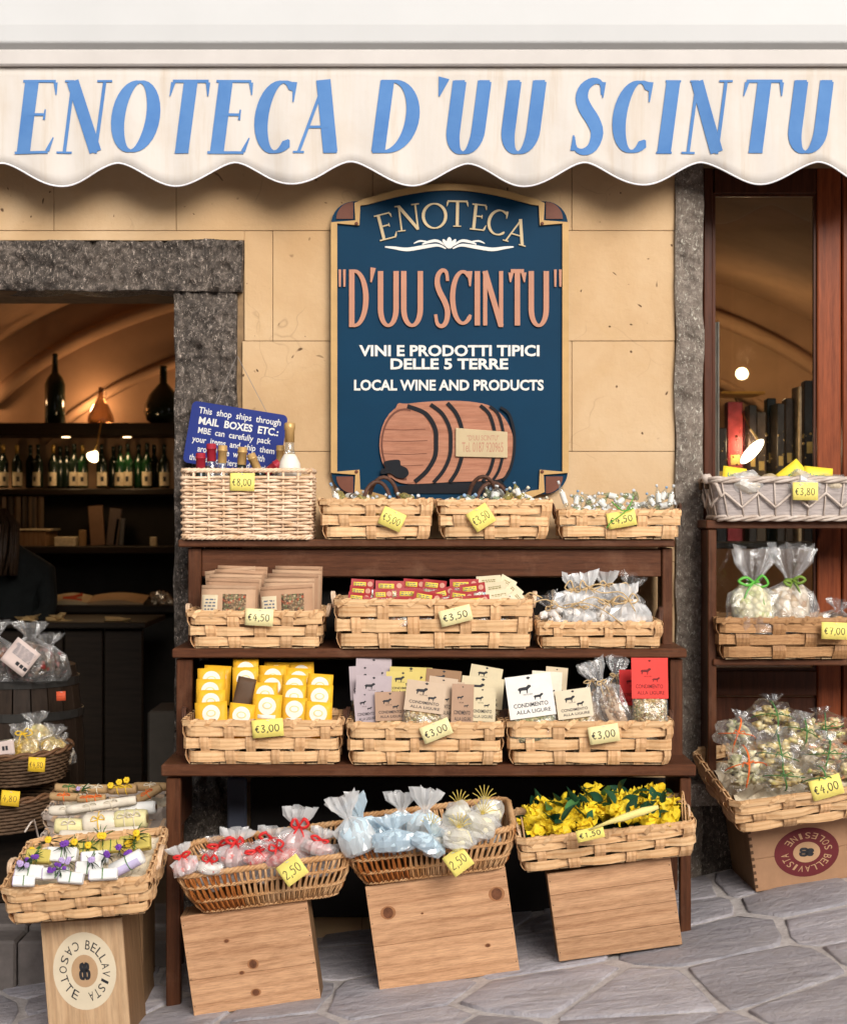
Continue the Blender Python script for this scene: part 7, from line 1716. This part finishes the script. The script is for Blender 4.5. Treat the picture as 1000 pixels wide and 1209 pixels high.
t, a, b, sf_ = pack('info_tag', 'white printed label at the left of the upper round basket inside the doorway', 'tag', 4, 884, .30, 26, 17, -8, -5, plain('pinkish_white_card', (.62,.50,.46)), .001); mark(t, 'square_marks', MT['ink'], [[(a*x_, b*z_),(a*(x_+.22), b*z_),(a*(x_+.22), b*(z_+.6)),(a*x_, b*(z_+.6))] for x_, z_ in ((-.1,-.3),(.2,-.3))], sf_)
MT['card_amber'] = mat('amber_yellow_card', (.85,.55,.04), .6, .05)
price_card('amber price card on the upper dark round basket inside the doorway', '€4,80', 43, 903, .17, 20, 17, 3, mt=MT['card_amber'], gname='price cards inside the doorway')
price_card('amber price card on the lower dark round basket inside the doorway', '4,80', 12, 943, .12, 22, 18, 5, mt=MT['card_amber'], gname='price cards inside the doorway')
price_card('small orange red price card hanging at the rim of the barrel', '-', 72, 822, .50, 11, 11, -3, mt=plain('orange_red_card', (.62,.10,.04)), gname='price cards inside the doorway')
m = MB(); m.cbox(X(174,2.0), X(232,2.0), 2.0, 2.35, FZ, Z(840,2.0), .01); solo('cardboard_box', m, plain('dim_grey_box', (.10,.085,.07)), 'dim grey box on the shop floor beside the door jamb', 'box')

# ================================================================== PRICE CARDS
for (lb_, tx, px, py, yy, w, h, ro) in (
    ('square price card on the front of the willow hamper','€8,00',286,569,-.293,29,21,1),
    ('price card hanging askew on the first hooped basket','€5,00',463,613,-.302,28,22,24),
    ('price card tilted upward on the second hooped basket','€3,50',568,611,-.306,27,25,-33),
    ('price card on the basket of tiny bottles at the right end of the top shelf','€4,50',734,613,-.302,34,19,-10),
    ('price card on the brown paper packet basket','€4,50',306,729,-.462,33,20,3),
    ('price card on the wide basket of sweet bags','€3,50',538,727,-.475,38,19,-14),
    ('price card on the basket of yellow tea sachets','€3,00',316,860,-.632,37,21,-5),
    ('curled price card on the middle bottom basket of herb mixes','€3,00',515,863,-.645,36,20,-22),
    ('price card on the right bottom basket of herb mixes','€3,00',713,867,-.645,36,21,-9),
    ('diamond set price card on the basket of red ribboned bags','2,50',345,1028,-.860,30,27,-37),
    ('diamond set price card on the basket of pale blue bags','2,50',541,1017,-.855,28,27,-37),
    ('pale price card lying on the rim of the yellow sweets basket','€1,50',697,985,-.865,33,14,-13),
    ('price card on the whitewashed zigzag basket','€3,80',951,580,-.262,30,21,1),
    ('price card at the right edge on the tan splint basket','€7,00',986,745,-.272,32,20,2),
    ('price card standing tilted on the large pasta basket at the right edge','€4,00',976,930,-.52,38,24,-16)):
    price_card(lb_, tx, px, py, yy, w, h, ro, tilt=-4 if yy > -.8 else -12, mt=MT['card_yellow2'] if ('herb' in lb_ or 'brown paper' in lb_ or 'wide' in lb_) else None)
    if '4,50' in tx and px > 700:
        m = MB(); m.tube(sm([P(748,586,-.30),P(744,596,-.315),P(736,606,-.318),P(722,616,-.318),P(716,624,-.312)],3), .0022, 5, squash=.5); m.tube(sm([P(722,592,-.30),P(735,603,-.316),P(748,600,-.31)],3), .002, 5, squash=.5)
        solo('green_ribbon', m, GR, 'thin green ribbon crossing the price card of the tiny bottle basket', 'ribbon', smooth=True)
